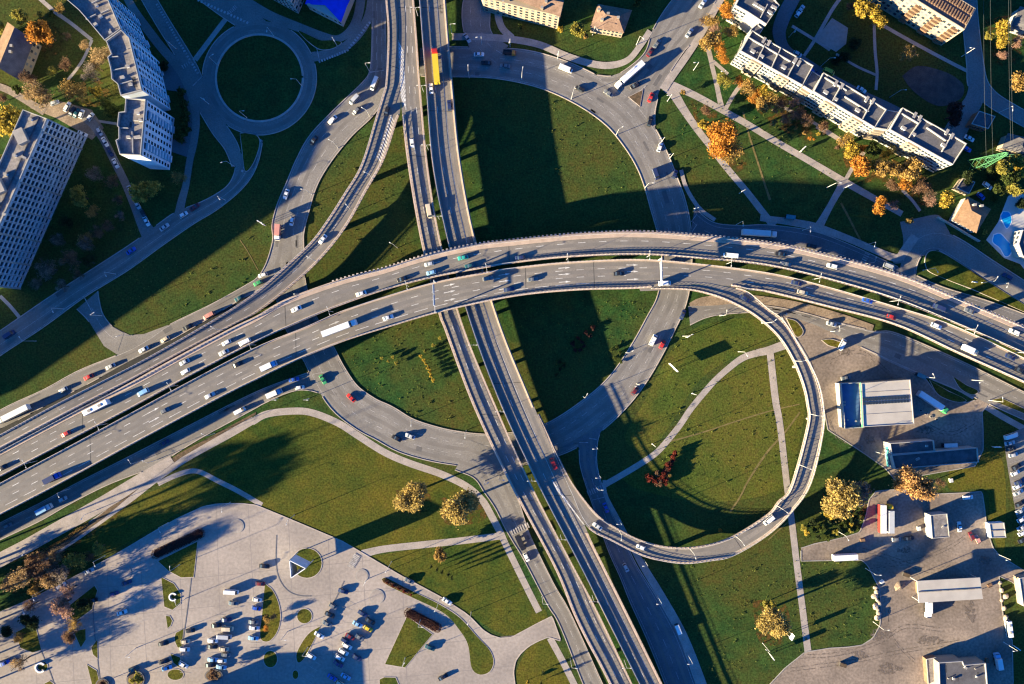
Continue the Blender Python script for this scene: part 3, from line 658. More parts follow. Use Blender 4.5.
LP = Rib([(640,289),(665,287),(690,284.8),(712,285.2),(730,286.8),(747.5,291.5),(768,308.5),(783,320),(799,345),(816,376.5),(823,404),(823,431),(811,482),(793,510),(768,534.5),(733,555.5),(708,561),(684,563.5),(660,560.5),(640,555),(612.5,541.5),(586.5,526.5),(571,493),(555,456),(544,430),(537.5,415)],
         [(640,289.6),(665,289.2),(690,290.5),(710,295),(728,301.5),(750,313),(768,327),(781,341),(793,361.5),(802,384),(806.5,404),(807,425),(790.5,486),(778,501),(768,513.5),(738,533),(715,542.5),(690,547),(664,546),(640,539.5),(619,529),(597.5,514.5),(573.5,484.5),(557.5,455),(546,430),(538.2,414)], zloop)
DECKS = {'N': ND, 'S': SD, 'W': HW, 'E': HE, 'C': C2, 'L': LP}
DPOLY = {k: r.poly for k, r in DECKS.items()}
GROUND_CAR = [ROADS[k][0].poly for k in ('under_road','west_slip','frontage','station_road','south_branch','lower_road','frontage_east','link_road','avenue')]

BRK = []; M['render_pale'] = mat('pale_bracket', (.48, .40, .33), None, .5)
def deck(key, label, cat, kw=(0.9, 0.9), rail=(None, None), lines=(), joints=(), slab=1.25, pier=26.0, pier_w=1.5, group=None, top='deck', paint=()):
    rb = DECKS[key]; c = (rb.l[rb.n // 2] + rb.r[rb.n // 2]) / 2
    t = thing('viaduct', label, cat, (c.x, c.y, 0), 0, group)
    mb = MB(); mb.strip(rb.l, rb.r, -0.03, -0.45)
    mb.strip(rb.inset('l', 1.0), rb.inset('r', 1.0), -0.44, -slab); mb.build('deck_slab', M['concrete'], t)
    mb = MB(); mb.sheet(rb.l, rb.r, 0.0); o = mb.build('road_surface', M[top], t)
    for p in o.data.polygons:
        if p.normal.z < 0: p.flip()
    for s, ed in enumerate(('l', 'r')):
        e0 = rb.inset(ed, 0.0); e1 = rb.inset(ed, kw[s]); q0 = rb.inset(ed, kw[s] * .36); q1 = rb.inset(ed, kw[s] * .36 + .13)
        pr = rail[s] or (lambda x, y: True)
        px = rb.lp if ed == 'l' else rb.rp
        runs = []; cur = []
        for i in range(rb.n):
            if pr(*px[i][:2]): cur.append(i)
            else:
                if len(cur) > 1: runs.append(cur)
                cur = []
        if len(cur) > 1: runs.append(cur)
        for run in runs:
            sel = lambda q: [q[i] for i in run]
            mb = MB(); mb.strip(sel(e0), sel(e1), 0.26, -0.5); mb.build('parapet', M['parapet'], t)
            mb = MB()
            hb = (0.80, 1.28) if key not in 'L' else (0.72, 1.10)
            if key == 'N' and ed == 'l': hb = (1.05, 1.2)
            if key == 'E' and ed == 'r' and run[0] < 3: hb = (0.2, 1.7)
            mb.strip(sel(q0), sel(q1), hb[1], hb[0])
            mb.strip(sel(q0), sel(q1), 1.72, 1.64)
            a = sel(q0); L = 0; d = 0.0; step = 1.9
            for i in range(len(a) - 1):
                sg = (a[i + 1] - a[i]); ln = sg.length
                while d < ln:
                    p = a[i] + sg * (d / ln); mb.box((p.x, p.y, p.z + 0.96), (0.16, 0.16, 1.44), math.atan2(sg.y, sg.x)); d += step
                d -= ln
            mb.build('railing', M['rail'], t)
            if key == 'N' and ed == 'l':
                d = 0.8
                while d < rb.len[-1]:
                    p = rb.at(d, 0.0); q = rb.at(d, 0.05);
                    if P(p)[0] < 330: d += 1.85; continue
                    u = (p - q); u.z = 0; u.normalize(); p = p + u * .3; bk = MB(); bk.box((p.x, p.y, p.z - .1), (.7, .85, .5), math.atan2(u.y, u.x)); d += 1.85
                    BRK.append(bk)
                bm_ = MB()
                for bk in BRK:
                    i0 = len(bm_.v); bm_.v += bk.v; bm_.f += [tuple(i0 + k for k in f) for f in bk.f]; bm_.m += bk.m
                o = bm_.build('edge_bracket', M['render_pale'], t); o['kind'] = 'stuff'
    wb = MB(); nl = max(2, round((rb.l[rb.n // 2] - rb.r[rb.n // 2]).length / 3.7))
    for k in range(nl): line(wb, rb, .06 + .88 * (k + .5) / nl, 0, 1e4, 1.5, None, 0.007)
    pr_ = random.Random(len(key) + ord(key[0]))
    for k in range(int(rb.len[-1] / 16)): d = pr_.uniform(3, rb.len[-1] - 9); line(wb, rb, pr_.uniform(.15, .85), d, d + pr_.uniform(1, 7), pr_.uniform(.4, 1.6), None, 0.012)
    o = wb.build('tyre_wear', M['wear'], t, fix=False)
    for p in o.data.polygons:
        if p.normal.z < 0: p.flip()
    mb = MB()
    for ln in lines:
        f, d0, d1, dash, w = ln[:5]; line(mb, rb, f, d0, d1, w, dash, 0.02, ln[5] if len(ln) > 5 else None)
    for fn in paint: fn(mb)
    if mb.v:
        o = mb.build('lane_markings', M['paint'], t, fix=False)
        for p in o.data.polygons:
            if p.normal.z < 0: p.flip()
    for d in joints:
        mb = MB(); a = rb.at(d, 0.03, 0.012); b = rb.at(d, 0.97, 0.012); u = (b - a).normalized(); nv = Vector((-u.y, u.x, 0)) * 0.14
        mb.sheet([a + nv, b + nv], [a - nv, b - nv], 0.0); o = mb.build('expansion_joint', M['joint'], t)
        for p in o.data.polygons:
            if p.normal.z < 0: p.flip()
    d = 12.0
    while d < rb.len[-1]:
        p = rb.at(d, 0.5); q = rb.at(min(rb.len[-1], d + 1), 0.5); wd = (rb.at(d, 0) - rb.at(d, 1)).length
        ok = wd > 4 and not any(inside(g_, p.x, p.y) for g_ in GROUND_CAR) and not any(inside(DPOLY[k], p.x, p.y) for k in DPOLY if k != key)
        if ok:
            rz = math.atan2(q.y - p.y, q.x - p.x); mb = MB(); h = p.z - slab + .1
            mb.prism([(math.cos(a) * pier_w * .55, math.sin(a) * pier_w) for a in np.linspace(0, 2 * math.pi, 12, False)], 0, h - 1.2)
            mb.prism([(-.7, -pier_w), (.7, -pier_w), (.7, pier_w), (-.7, pier_w)], h - 1.25, h, [(-.8, -wd * .36), (.8, -wd * .36), (.8, wd * .36), (-.8, wd * .36)])
            o = mb.build('pier', M['concrete'], t, local=True); o.location = (p.x - c.x, p.y - c.y, 0); o.rotation_euler = (0, 0, rz)
        d += pier
    return t

D1 = (2.6, 5.5)
def arrows(key, xs, fs):
    def fn(mb):
        rb = DECKS[key]
        for x in xs:
            i = int(np.argmin(np.abs(rb.cp[:, 0] - x))); d = rb.len[i]
            for f in fs:
                line(mb, rb, f, d, d + 3.2, 0.3, None, 0.024)
                a = rb.at(d + 5.2, f, 0.024); b = rb.at(d + 3.0, f - .035, 0.024); c_ = rb.at(d + 3.0, f + .035, 0.024); mb.face([a, b, c_])
    return fn
deck('N', 'high curved viaduct carriageway with a pale railed walkway along its outer edge', 'viaduct', (2.5, 0.9), (None, None),
     [(0.40, 0, 9e3, (3.2, 6), .2), (0.68, 0, 290, (3.2, 6), .2)], [200, 300, 402], pier=30, pier_w=1.9)
deck('S', 'high curved viaduct carriageway that sheds the tight loop ramp', 'viaduct', (0.9, 0.9), (None, lambda x, y: not 652 < x < 728),
     [(0.30, 0, 9e3, (3.2, 6), .2), (0.55, 0, 460, (3.2, 6), .2), (0.78, 0, 440, (6, 3), .2), (.62, 470, 9e3, (3.2, 6), .2)], [204, 305, 410, 440], pier=30, pier_w=1.9,
     paint=[arrows('S', (442, 498, 560, 625), (.2, .42, .68)), arrows('S', (330, 150), (.3, .6))])
chev = lambda x, y: True
def gore(key, a, b, c, d, n, z):
    """chevron stripes between pixel edge a-b and pixel edge c-d"""
    def fn(mb):
        for k in range(n):
            t = (k + .5) / n; p = np.array(a) + (np.array(b) - a) * t; q = np.array(c) + (np.array(d) - c) * t
            zz = z(p[0], p[1], 0); bar(mb, p, q, 0.55, zz, 0.02)
        bar(mb, a, b, .25, z(*a, 0), 0.02); bar(mb, c, d, .25, z(*c, 0), 0.02)
    return fn
deck('W', 'lower straight viaduct carriageway that forks off the slip ramp at its upper end', 'viaduct', (1.3, 0.9), (lambda x, y: y > 112, None),
     [(0.45, 0, 9e3, (3, 6), .18), (0.72, 0, 9e3, (3, 6), .18), (.12, 116, 9e3, None, .15)], [30, 64, 130, 250, 292], pier=24,
     paint=[gore('W', (398.2,40), (401,98), (403.5,50), (406,110), 13, zhigh)])
deck('E', 'lower straight viaduct carriageway carrying the yellow truck', 'viaduct', (0.9, 1.3), (None, lambda x, y: y < 410 or y > 530),
     [(0.36, 0, 9e3, (3, 6), .18), (0.66, 0, 9e3, None, .15)], [12, 64, 110, 235, 290], pier=24, paint=[gore('E', (552,480), (581,521), (557,490), (584.5,525), 11, zhigh)])
deck('C', 'curving slip ramp descending from the straight viaduct beside the big curve', 'ramp', (0.9, 1.1), (None, lambda x, y: y > 112 or x < 390),
     [(0.12, 0, 9e3, None, .14), (.5, 120, 9e3, (3, 6), .16)], [40, 90, 150], pier=26, paint=[gore('C', (391,115), (377,158), (396,122), (381,164), 14, zc2)])
deck('L', 'tight loop ramp curling around the meadow with a pale railing', 'ramp', (0.8, 0.9), (lambda x, y: not (x < 735 and y < 300) and not (x < 586.6 and y < 527), lambda x, y: x > 650 or y > 300),
     [(0.12, 45, 9e3, None, .14), (0.88, 45, 9e3, None, .14)], [60, 120, 180, 240, 300], pier=25, pier_w=1.2)
# ------------------------------------------------------------------ buildings
M['render_white'] = mat('white_render', (0.37, 0.35, 0.325), (0.31, 0.295, 0.275), 0.3, 0.9, fine=0.06)
M['panel_grey'] = mat('grey_panel', (0.60, 0.65, 0.70), (0.46, 0.50, 0.55), 0.3, 0.9, fine=0.1)
M['render_cream'] = mat('cream_render', (0.33, 0.265, 0.195), (0.27, 0.215, 0.155), 0.3, 0.9, fine=0.06)
M['roof_felt'] = mat('roof_felt', (0.26, 0.23, 0.21), (0.15, 0.135, 0.13), 0.25, 0.95, fine=0.25, fine_scale=1.2)
M['roof_dark'] = mat('dark_roof_felt', (0.12, 0.115, 0.12), (0.085, 0.082, 0.088), 0.25, 0.95, fine=0.2, fine_scale=1.2)
M['roof_brown'] = mat('brown_roof', (0.21, 0.135, 0.10), (0.15, 0.095, 0.07), 0.35, 0.9, fine=0.2, fine_scale=1.5)
M['roof_tan'] = mat('tan_roof', (0.22, 0.135, 0.085), (0.17, 0.105, 0.065), 0.35, 0.9, fine=0.15, fine_scale=1.5)
M['roof_slate'] = mat('slate_roof', (0.11, 0.105, 0.11), (0.075, 0.07, 0.075), 0.35, 0.9, fine=0.2)
M['roof_blue'] = mat('blue_sheet_roof', (0.02, 0.05, 0.62), (0.015, 0.035, 0.5), 0.3, 0.6)
M['roof_pale'] = mat('pale_sheet_roof', (0.43, 0.39, 0.34), (0.36, 0.325, 0.285), 0.15, 0.7, fine=0.05)
M['green_trim'] = mat('green_trim', (0.10, 0.45, 0.20), None, 1.0, 0.6)
M['wood'] = mat('brown_cladding', (0.22, 0.13, 0.08), (0.15, 0.09, 0.055), 0.6)
M['teal_trim'] = mat('teal_glass', (0.05, 0.20, 0.24), None, 1.0, 0.3)

def toW(poly, z): return [W(p[0], p[1], z) for p in poly]
def inset_poly(w, d):
    cx = sum(p[0] for p in w) / len(w); cy = sum(p[1] for p in w) / len(w); out = []; n = len(w)
    a = sum(w[i][0] * w[(i + 1) % n][1] - w[(i + 1) % n][0] * w[i][1] for i in range(n)); sg = 1 if a > 0 else -1
    for i in range(n):
        p0, p1, p2 = [Vector((*w[(i + k) % n][:2], 0)) for k in (-1, 0, 1)]
        e1 = (p1 - p0).normalized(); e2 = (p2 - p1).normalized(); n1 = Vector((-e1.y, e1.x, 0)) * sg; n2 = Vector((-e2.y, e2.x, 0)) * sg
        m_ = (n1 + n2); m_.normalize(); k = d / max(0.35, m_.dot(n1)); out.append(tuple((p1 + m_ * k)[:2]))
    return out
ROOFS = {}
def flat_block(root, w, h, wall, roof, par=0.7, z0=0.0, parm=None):
    """walls, flat roof and parapet over a world plan polygon"""
    w = [tuple(p[:2]) for p in w]
    mb = MB(); mb.prism(w, z0, h - 0.02); mb.build('wall', wall, root)
    inn = inset_poly(w, 0.3)
    mb = MB(); mb.prism(inn, h - 0.05, h + 0.03); rf = mb.build('roof', roof, root); ROOFS[root.name] = rf
    n = len(w); mb = MB()
    for i in range(n):
        j = (i + 1) % n; q = [w[i], w[j], inn[j], inn[i]]
        i0 = len(mb.v); mb.v += [(p[0], p[1], h - .021) for p in q] + [(p[0], p[1], h + par) for p in q]
        for f in ((0, 1, 5, 4), (2, 3, 7, 6), (4, 5, 6, 7), (3, 2, 1, 0)): mb.f.append(tuple(i0 + k for k in f)); mb.m.append(0)
    p_ = mb.build('parapet', parm or M['render_white'], root)
    return rf
WINM = {}; WR = random.Random(3); M['curtain'] = mat('curtained_glass', (.16, .17, .19), (.10, .11, .13), 1.2, .3)
def windows(root, a, b, z0, z1, rows, cols, ww, wh, m='glass', cap=100, cnt=None, frame=True, off=0.0):
    """individual windows on the wall from a to b (world xy), outward = right of a->b"""
    a = Vector((a[0], a[1], 0)); b = Vector((b[0], b[1], 0)); d = (b - a); L = d.length; d.normalize(); nv = Vector((d.y, -d.x, 0))
    key = (round(ww, 2), round(wh, 2), m)
    if key not in WINM:
        mb = MB(); mb.box((0, 0, 0), (ww, 0.10, wh)); me = mb.mesh('window', M[m])
        fb = MB(); fb.box((0, -0.02, -wh / 2 - .07), (ww + .2, 0.24, .1)); sm = fb.mesh('sill', M['white']); WINM[key] = (me, sm)
    me, sm = WINM[key]; me2 = WINM.setdefault(key + (1,), None) or (lambda q: (q.materials.clear(), q.materials.append(M['curtain']), q)[2])(me.copy()); WINM[key + (1,)] = me2; cnt = cnt if cnt is not None else [0]; rest = MB()
    rl = Vector(root.location); rl.z = 0; rz = math.atan2(d.y, d.x)
    for r_ in range(rows):
        z = z0 + (z1 - z0) * (r_ + .5) / rows
        for c_ in range(cols):
            p = a + d * (L * (c_ + .5) / cols) + nv * (0.035 + off)
            if cnt[0] < cap:
                o = bpy.data.objects.new('window', me if WR.random() < .72 else me2); C.objects.link(o); o.parent = root
                o.location = (p.x - rl.x, p.y - rl.y, z); o.rotation_euler = (0, 0, rz); cnt[0] += 1
            else: rest.box((p.x, p.y, z), (ww, .10, wh), rz)
    if rest.v:
        o = rest.build('window', M[m], root); o['kind'] = 'stuff'
    return cnt
def roof_boxes(root, items, h, m='white', name='roof_vent', hh=1.1):
    for it in items:
        x, y, sx, sy, rz = it[:5]; z = it[5] if len(it) > 5 else hh
        p = W(x, y, h + z); mb = MB(); mb.box((p.x, p.y, h + z / 2), (sx, sy, z), R(rz)); mb.mi = 1; mb.box((p.x, p.y, h + z + .06), (sx + .2, sy + .2, .12), R(rz))
        mb.build(name, [M[m], M['concrete']], ROOFS.get(root.name, root))
def roof_walls(root, segs, h, z=0.7, w=0.3, m='render_white'):
    for a, b in segs:
        a = W(*a, h); b = W(*b, h); c = (a + b) / 2; d = b - a; mb = MB(); mb.box((c.x, c.y, h + z / 2), (d.length, w, z), math.atan2(d.y, d.x)); mb.build('roof_wall', M[m], ROOFS.get(root.name, root))
def cen(w): return (sum(p[0] for p in w) / len(w), sum(p[1] for p in w) / len(w), 0)

# --- long nine storey slab
h = 28.5
px = [(24,110),(48,119),(-4.5,237),(-24.5,283.5),(-49,275)]
w = toW(px, h); t = thing('slab_block', 'long grey nine storey slab block with a gridded facade of dark loggias', 'apartment block', cen(w))
flat_block(t, w, h, M['panel_grey'], M['roof_felt'], .9)
c_ = windows(t, w[3], w[1], 1.0, 27.9, 10, 26, 1.9, 1.6, cap=100)
A, B = Vector(w[3][:2] + (0,) if isinstance(w[3], tuple) else (w[3].x, w[3].y, 0)), Vector((w[1].x, w[1].y, 0))
dv = (B - A).normalized(); nv = Vector((dv.y, -dv.x, 0))
for k in range(0, 27, 1):
    p = A.lerp(B, k / 26) + nv * .3; mb = MB(); mb.box((p.x, p.y, 14.2), (.22 if k % 4 else .7, .6, 28.4), math.atan2(dv.y, dv.x)); mb.build('facade_fin', M['render_white'], t)
for r_ in range(10):
    p = A.lerp(B, .5) + nv * .24; mb = MB(); mb.box((p.x, p.y, .6 + r_ * 2.78), ((B - A).length - .2, .44, .55), math.atan2(dv.y, dv.x)); mb.build('balcony_band', M['panel_grey'], t)
roof_boxes(t, [(30,119,1.4,.8,-25),(14,155,1.4,.8,-25),(23,157,1.4,.8,-25),(5,174,1.4,.8,-25),(4,214,1.4,.8,-25),(-4,205,1.4,.8,-25)], h)
roof_boxes(t, [(20,136,6,4,-65,2.2),(-3,186,6,4,-65,2.2),(-26,241,6,4,-65,2.2)], h, 'concrete', 'stair_head')
roof_walls(t, [((40,116),(-10,232))], h, .5, .3, 'roof_dark')

# --- three stepped towers
M['tower_white'] = mat('tower_white', (0.70, 0.75, 0.80), (0.58, 0.63, 0.68), 0.3, 0.9, fine=0.06)
def tower(px, label, east, vents, walls, h=26.0, rows=9, cols=8, south=None):
    w = toW(px, h); t = thing('tower_block', label, 'apartment block', cen(w))
    flat_block(t, w, h, M['tower_white'], M['roof_felt'], 1.3)
    n = [0]
    windows(t, W(*px[east[0]], h), W(*px[east[1]], h), .8, 25.4, rows, cols, 1.35, 1.45, cap=90, cnt=n)
    A = W(*px[east[0]], h); B = W(*px[east[1]], h); A.z = B.z = 0; d = (B - A).normalized(); nv = Vector((d.y, -d.x, 0)); rz = math.atan2(d.y, d.x)
    for f in (.2, .76):
        for r_ in range(rows):
            p = A.lerp(B, f) + nv * .5; z = 1.4 + r_ * 2.74; mb = MB(); mb.box((p.x, p.y, z), (3.0, 1.0, 1.15), rz); mb.build('balcony', M['panel_grey'], t)
    for f in (.2, .76):
        for r_ in range(rows):
            p = A.lerp(B, f) + nv * .09; z = 2.6 + r_ * 2.74; mb = MB(); mb.box((p.x, p.y, z), (2.7, .1, 1.25), rz); mb.build('loggia', M['glass'], t)
    roof_boxes(t, vents, h); roof_walls(t, walls, h, 1.0)
    return t
tower([(127,99),(147,100),(142,156),(121,155),(117,141),(120,139),(120,128),(118.5,127),(120,113),(126,112)], 'lowest of three stepped white towers, with its south gable showing', (2, 1), [(128,137,1.4,1,0),(137,137,2.6,1,10),(137.5,113,1,1,0),(140,120,1.2,.8,0)], [((121,128.5),(129,128.5)),((135,121),(147,121)),((133,132),(134,155))])
tower([(107.5,42),(122.5,31),(130.5,39),(143,91),(122,96.5),(119,85),(113,80),(112,70),(109,58),(112.5,55)], 'middle one of three stepped white towers beside the dark service road', (3, 2), [(127,66,1.2,1,15),(122,77,1.6,1,15),(130,84,1.2,1,15)], [((111,58),(119,57)),((114,71),(126,68)),((120,85),(133,81))])
tower([(60,-6),(104,-12),(122,30),(106,41.5),(88,20),(80,11)], 'topmost of three stepped white towers, cut by the picture edge', (2, 1), [(95,24,1.4,1,30),(100,16,1.4,1,30),(96,5,1,1,30),(110,32,1,1,30)], [((87,20),(97,15)),((102,14),(110,10)),((93,4),(104,-2))])

# --- pitched roof houses
def gable(px, h, hr, label, cat, wall, roof, name='house', ridge=((0, 1), (2, 3)), roof2=None, rows=2, wins=(), over=0.4, ww=1.2, wh=1.4, chim=(), cols=(6,), dormers=()):
    """px: four eave corners at height h, ridge joins the midpoints of the given edges"""
    w = [Vector((p.x, p.y, 0)) for p in toW(px, h)]; t = thing(name, label, cat, cen(w))
    q = inset_poly([tuple(p[:2]) for p in w], over)
    mb = MB(); mb.prism(q, 0, h - .02)
    r0 = (w[ridge[0][0]] + w[ridge[0][1]]) / 2; r1 = (w[ridge[1][0]] + w[ridge[1][1]]) / 2
    qq = [Vector((*p, 0)) for p in q]; g0 = r0.lerp(r1, .03); g1 = r1.lerp(r0, .03)
    for e, g_ in ((ridge[0], g0), (ridge[1], g1)): mb.face([(qq[e[0]].x, qq[e[0]].y, h - .02), (qq[e[1]].x, qq[e[1]].y, h - .02), (g_.x, g_.y, h + hr - .15)])
    mb.build('wall', wall, t, fix=False)
    a, b = ridge[0]; c, d_ = ridge[1]
    for sd, (e0, e1, m_) in enumerate(((b, c, roof), (a, d_, roof2 or roof))):
        E0, E1 = w[e0], w[e1]; mb = MB(); i0 = 0
        for dz in (0, -.22): mb.v += [(E0.x, E0.y, h + dz), (E1.x, E1.y, h + dz), (r1.x, r1.y, h + hr + dz), (r0.x, r0.y, h + hr + dz)]
        for f in ((0, 1, 2, 3), (7, 6, 5, 4), (0, 4, 5, 1), (1, 5, 6, 2), (3, 7, 4, 0)): mb.f.append(f); mb.m.append(0)
        sl_ = mb.build('roof_slope', m_, t)
    n = [0]
    for (i, j), cc in zip(wins, cols): windows(t, q[i], q[j], .6, h - .3, rows, cc, ww, wh, cnt=n)
    for x, y in chim:
        p = W(x, y, h + hr * .8); mb = MB(); mb.box((p.x, p.y, h + hr * .7), (.9, .9, 2.2)); mb.mi = 1; mb.box((p.x, p.y, h + hr * .7 + 1.16), (1.15, 1.15, .14)); mb.build('chimney', [M['render_cream'], M['concrete']], sl_)
    return t
def hip(px, h, hr, label, cat, wall, roof, k=.32, rows=2, wins=(), cols=(6,), chim=(), over=.5, name='house'):
    w = [Vector((p.x, p.y, 0)) for p in toW(px, h)]; t = thing(name, label, cat, cen(w)); q = inset_poly([tuple(p[:2]) for p in w], over)
    mb = MB(); mb.prism(q, 0, h - .02); mb.build('wall', wall, t)
    m0 = (w[0] + w[3]) / 2; m1 = (w[1] + w[2]) / 2; r0 = m0.lerp(m1, k); r1 = m1.lerp(m0, k)
    V_ = lambda p, z: (p.x, p.y, z)
    for pts in ((w[0], w[1], r1, r0), (w[2], w[3], r0, r1), (w[1], w[2], r1), (w[3], w[0], r0)):
        mb = MB(); z = [h, h] + [h + hr] * (len(pts) - 2); n = len(pts)
        mb.v = [V_(p, zz) for p, zz in zip(pts, z)] + [V_(p, zz - .2) for p, zz in zip(pts, z)]
        mb.f = [tuple(range(n)), tuple(range(2 * n - 1, n - 1, -1))] + [(i, (i + 1) % n, n + (i + 1) % n, n + i) for i in range(n)]; mb.m = [0] * len(mb.f)
        sl_ = mb.build('roof_slope', roof, t)
    n = [0]
    for (i, j), cc in zip(wins, cols): windows(t, q[i], q[j], .6, h - .3, rows, cc, 1.1, 1.3, cnt=n)
    for x, y in chim:
        p = W(x, y, h + hr * .8); mb = MB(); mb.box((p.x, p.y, h + hr * .7), (1.0, .8, 2.4)); mb.mi = 1; mb.box((p.x, p.y, h + hr * .7 + 1.26), (1.25, 1.05, .14)); mb.build('chimney', [M['render_cream'], M['concrete']], sl_)
    return t
gable([(7.5,22),(34,40),(19,80),(-10,62)], 6.5, 4.2, 'brown house with a steep slate roof, one slope painted as sunlit, beside the orange maple', 'house', M['render_cream'], M['roof_slate'], rows=2, wins=((2, 1),), cols=(6,), roof2=M['roof_tan'], chim=((12,46),(11,52)))  # sunlit west slope and shaded east slope put into two roof colours
gable([(482,-2),(474,-24),(566,-7),(560,17)], 14.0, 2.6, 'long cream five storey house with a brown roof above the ring road', 'apartment block', M['render_cream'], M['roof_brown'], 'apartment_house', ridge=((0, 1), (3, 2)), rows=5, wins=((0, 3),), cols=(13,), chim=((503,1),(542,8),(546,2)))
hip([(590,27),(624,33),(632,10),(598,4)], 6.8, 3.2, 'small pink villa with a hipped brown roof above the white long truck', 'house', M['render_cream'], M['roof_brown'], wins=((0, 1),), cols=(8,), chim=((602,20),(608,14),(599,10),(618,18)))
t = gable([(305,4),(316,-24),(354,-8),(341,22.5)], 6.0, 1.2, 'low hall with a vivid blue sheet roof near the roundabout', 'hall', M['render_white'], M['roof_blue'], 'hall', ridge=((0, 1), (3, 2)), rows=1, wins=((0, 3),), cols=(8,))
w = toW([(262,-14),(270,-26),(297,-12),(291,2)], 12.0); t = thing('apartment_house', 'white apartment house at the picture edge beside the blue roofed hall', 'apartment block', cen(w))
flat_block(t, w, 12.0, M['render_white'], M['roof_felt']); windows(t, w[0], w[3], .5, 11.6, 4, 6, 1.5, 1.4); windows(t, w[3], w[2], .5, 11.6, 4, 3, 1.5, 1.4)

# --- terrace of five storey blocks, upper right
def terrace(px, label, step, h=15.0, cols=8, gable_wins=0, vents=(), walls=()):
    if step: px = [px[0], ((px[0][0] + px[2][0]) / 2, (px[0][1] + px[2][1]) / 2)] + list(px[2:])
    w = toW(px, h); t = thing('terrace_block', label, 'apartment block', cen(w))
    flat_block(t, w, h, M['render_white'], M['roof_dark'], .8)
    n = [0]; E1_ = w[2] if step else w[1]; windows(t, w[0], E1_, .8, 14.4, 5, cols * 2 if step else cols, 1.25, 1.35, cnt=n, cap=80)
    if gable_wins: windows(t, w[-1], w[0], .8, 14.4, 5, gable_wins, 1.1, 1.3, cnt=n, cap=100)
    # stepped bays on the long facade
    a = Vector((w[0].x, w[0].y, 0)); b = Vector((E1_.x, E1_.y, 0)); d = (b - a); L = d.length; d.normalize(); nv = Vector((d.y, -d.x, 0)); rz = math.atan2(d.y, d.x)
    for f in step:
        p = a + d * (L * f) + nv * .45; mb = MB(); mb.box((p.x, p.y, 7.3), (5.2, .9, 14.6), rz); mb.build('bay', M['render_cream'], t)
        for r_ in range(5):
            for k in (-1.2, 1.2):
                pp = a + d * (L * f + k) + nv * .93; o = bpy.data.objects.new('window', WINM[(1.25, 1.35, 'glass')][0]); C.objects.link(o); o.parent = t; o.location = (pp.x - t.location.x, pp.y - t.location.y, 2.16 + r_ * 2.72); o.rotation_euler = (0, 0, rz)
    roof_boxes(t, vents, h, hh=.9); roof_walls(t, walls, h, 1.0, .35)
    return t
terrace([(735,6),(747,12.6),(766,25),(779,6),(765,-12),(745,-14)], 'topmost cream terrace block beside the avenue, ending in a sunlit gable', (), cols=4, vents=[(756,4,2.2,1,-30),(761,7,3,1,-30),(774,7,2.4,1,-30),(770,12,2.2,1,-30)], walls=[((760,18),(767,5))])
terrace([(740,51.5),(771,69),(802,86),(813,66),(771,43),(752,31)], 'cream terrace block with stepped bays, nearest to the oak shrubs by the avenue', (.28, .72), cols=10, gable_wins=3, vents=[(753,51,2,1.2,-30),(762,56,1.6,1,-30),(784,67,2,1.2,-30),(764,40,1,2.4,-30),(769,43,1,2.4,-30),(795,60,1,2.4,-30),(799,63,1,2.4,-30)], walls=[((757,60),(765,44)),((771,68),(780,49)),((787,77),(797,59)),((748,38),(790,62))])
terrace([(813,92),(842,110),(874,128),(886,110),(855,91),(823,73)], 'middle cream terrace block behind the brown shrubs and saplings', (.3, .74), cols=10, gable_wins=2, vents=[(826,92,2,1.2,-30),(836,99,1.6,1,-30),(858,110,2,1.2,-30),(836,83,1,2.4,-30),(842,86,1,2.4,-30),(867,99,1,2.4,-30),(873,101,1,2.4,-30)], walls=[((832,101),(842,84)),((844,97),(868,112)),((862,119),(872,102)),((824,78),(846,91))])
terrace([(889,130),(920,147),(952,165),(966,144),(935,126),(902,108)], 'last cream terrace block, ending beside the green pylon', (.4,), cols=10, gable_wins=0, vents=[(904,128,2,1.2,-30),(914,134,1.6,1,-30),(944,145,2,1.2,-30),(915,115,1,2.4,-30),(920,118,1,2.4,-30),(947,132,1,2.4,-30),(952,136,1,2.4,-30)], walls=[((908,138),(920,121)),((926,128),(945,141)),((941,152),(951,135)),((901,114),(918,124))])
def stairlink(px, label, h=13.5):
    w = toW(px, h); t = thing('stair_tower', label, 'stair tower', cen(w)); flat_block(t, w, h, M['render_white'], M['roof_dark'], .4)
    a, b = [Vector((w[k].x, w[k].y, 0)) for k in (0, 1)]; d = b - a; nv = Vector((d.y, -d.x, 0)).normalized(); rz = math.atan2(d.y, d.x)
    for r_ in range(5):
        p = (a + b) / 2 + nv * .5; mb = MB(); mb.box((p.x, p.y, .8 + 2.6 * r_), (d.length - .5, 1.0, .9), rz); mb.build('balcony', M['render_cream'], t)
stairlink([(746,44),(751,29),(757,24),(763,29),(757,38)], 'stepped balcony link between the topmost two terrace blocks')
stairlink([(803,86),(812,91.5),(821,77),(812,71)], 'stepped balcony link between the bay fronted terrace and the middle terrace')
stairlink([(875,128),(887,130),(898,112),(887,110)], 'stepped balcony link between the middle terrace and the last terrace')

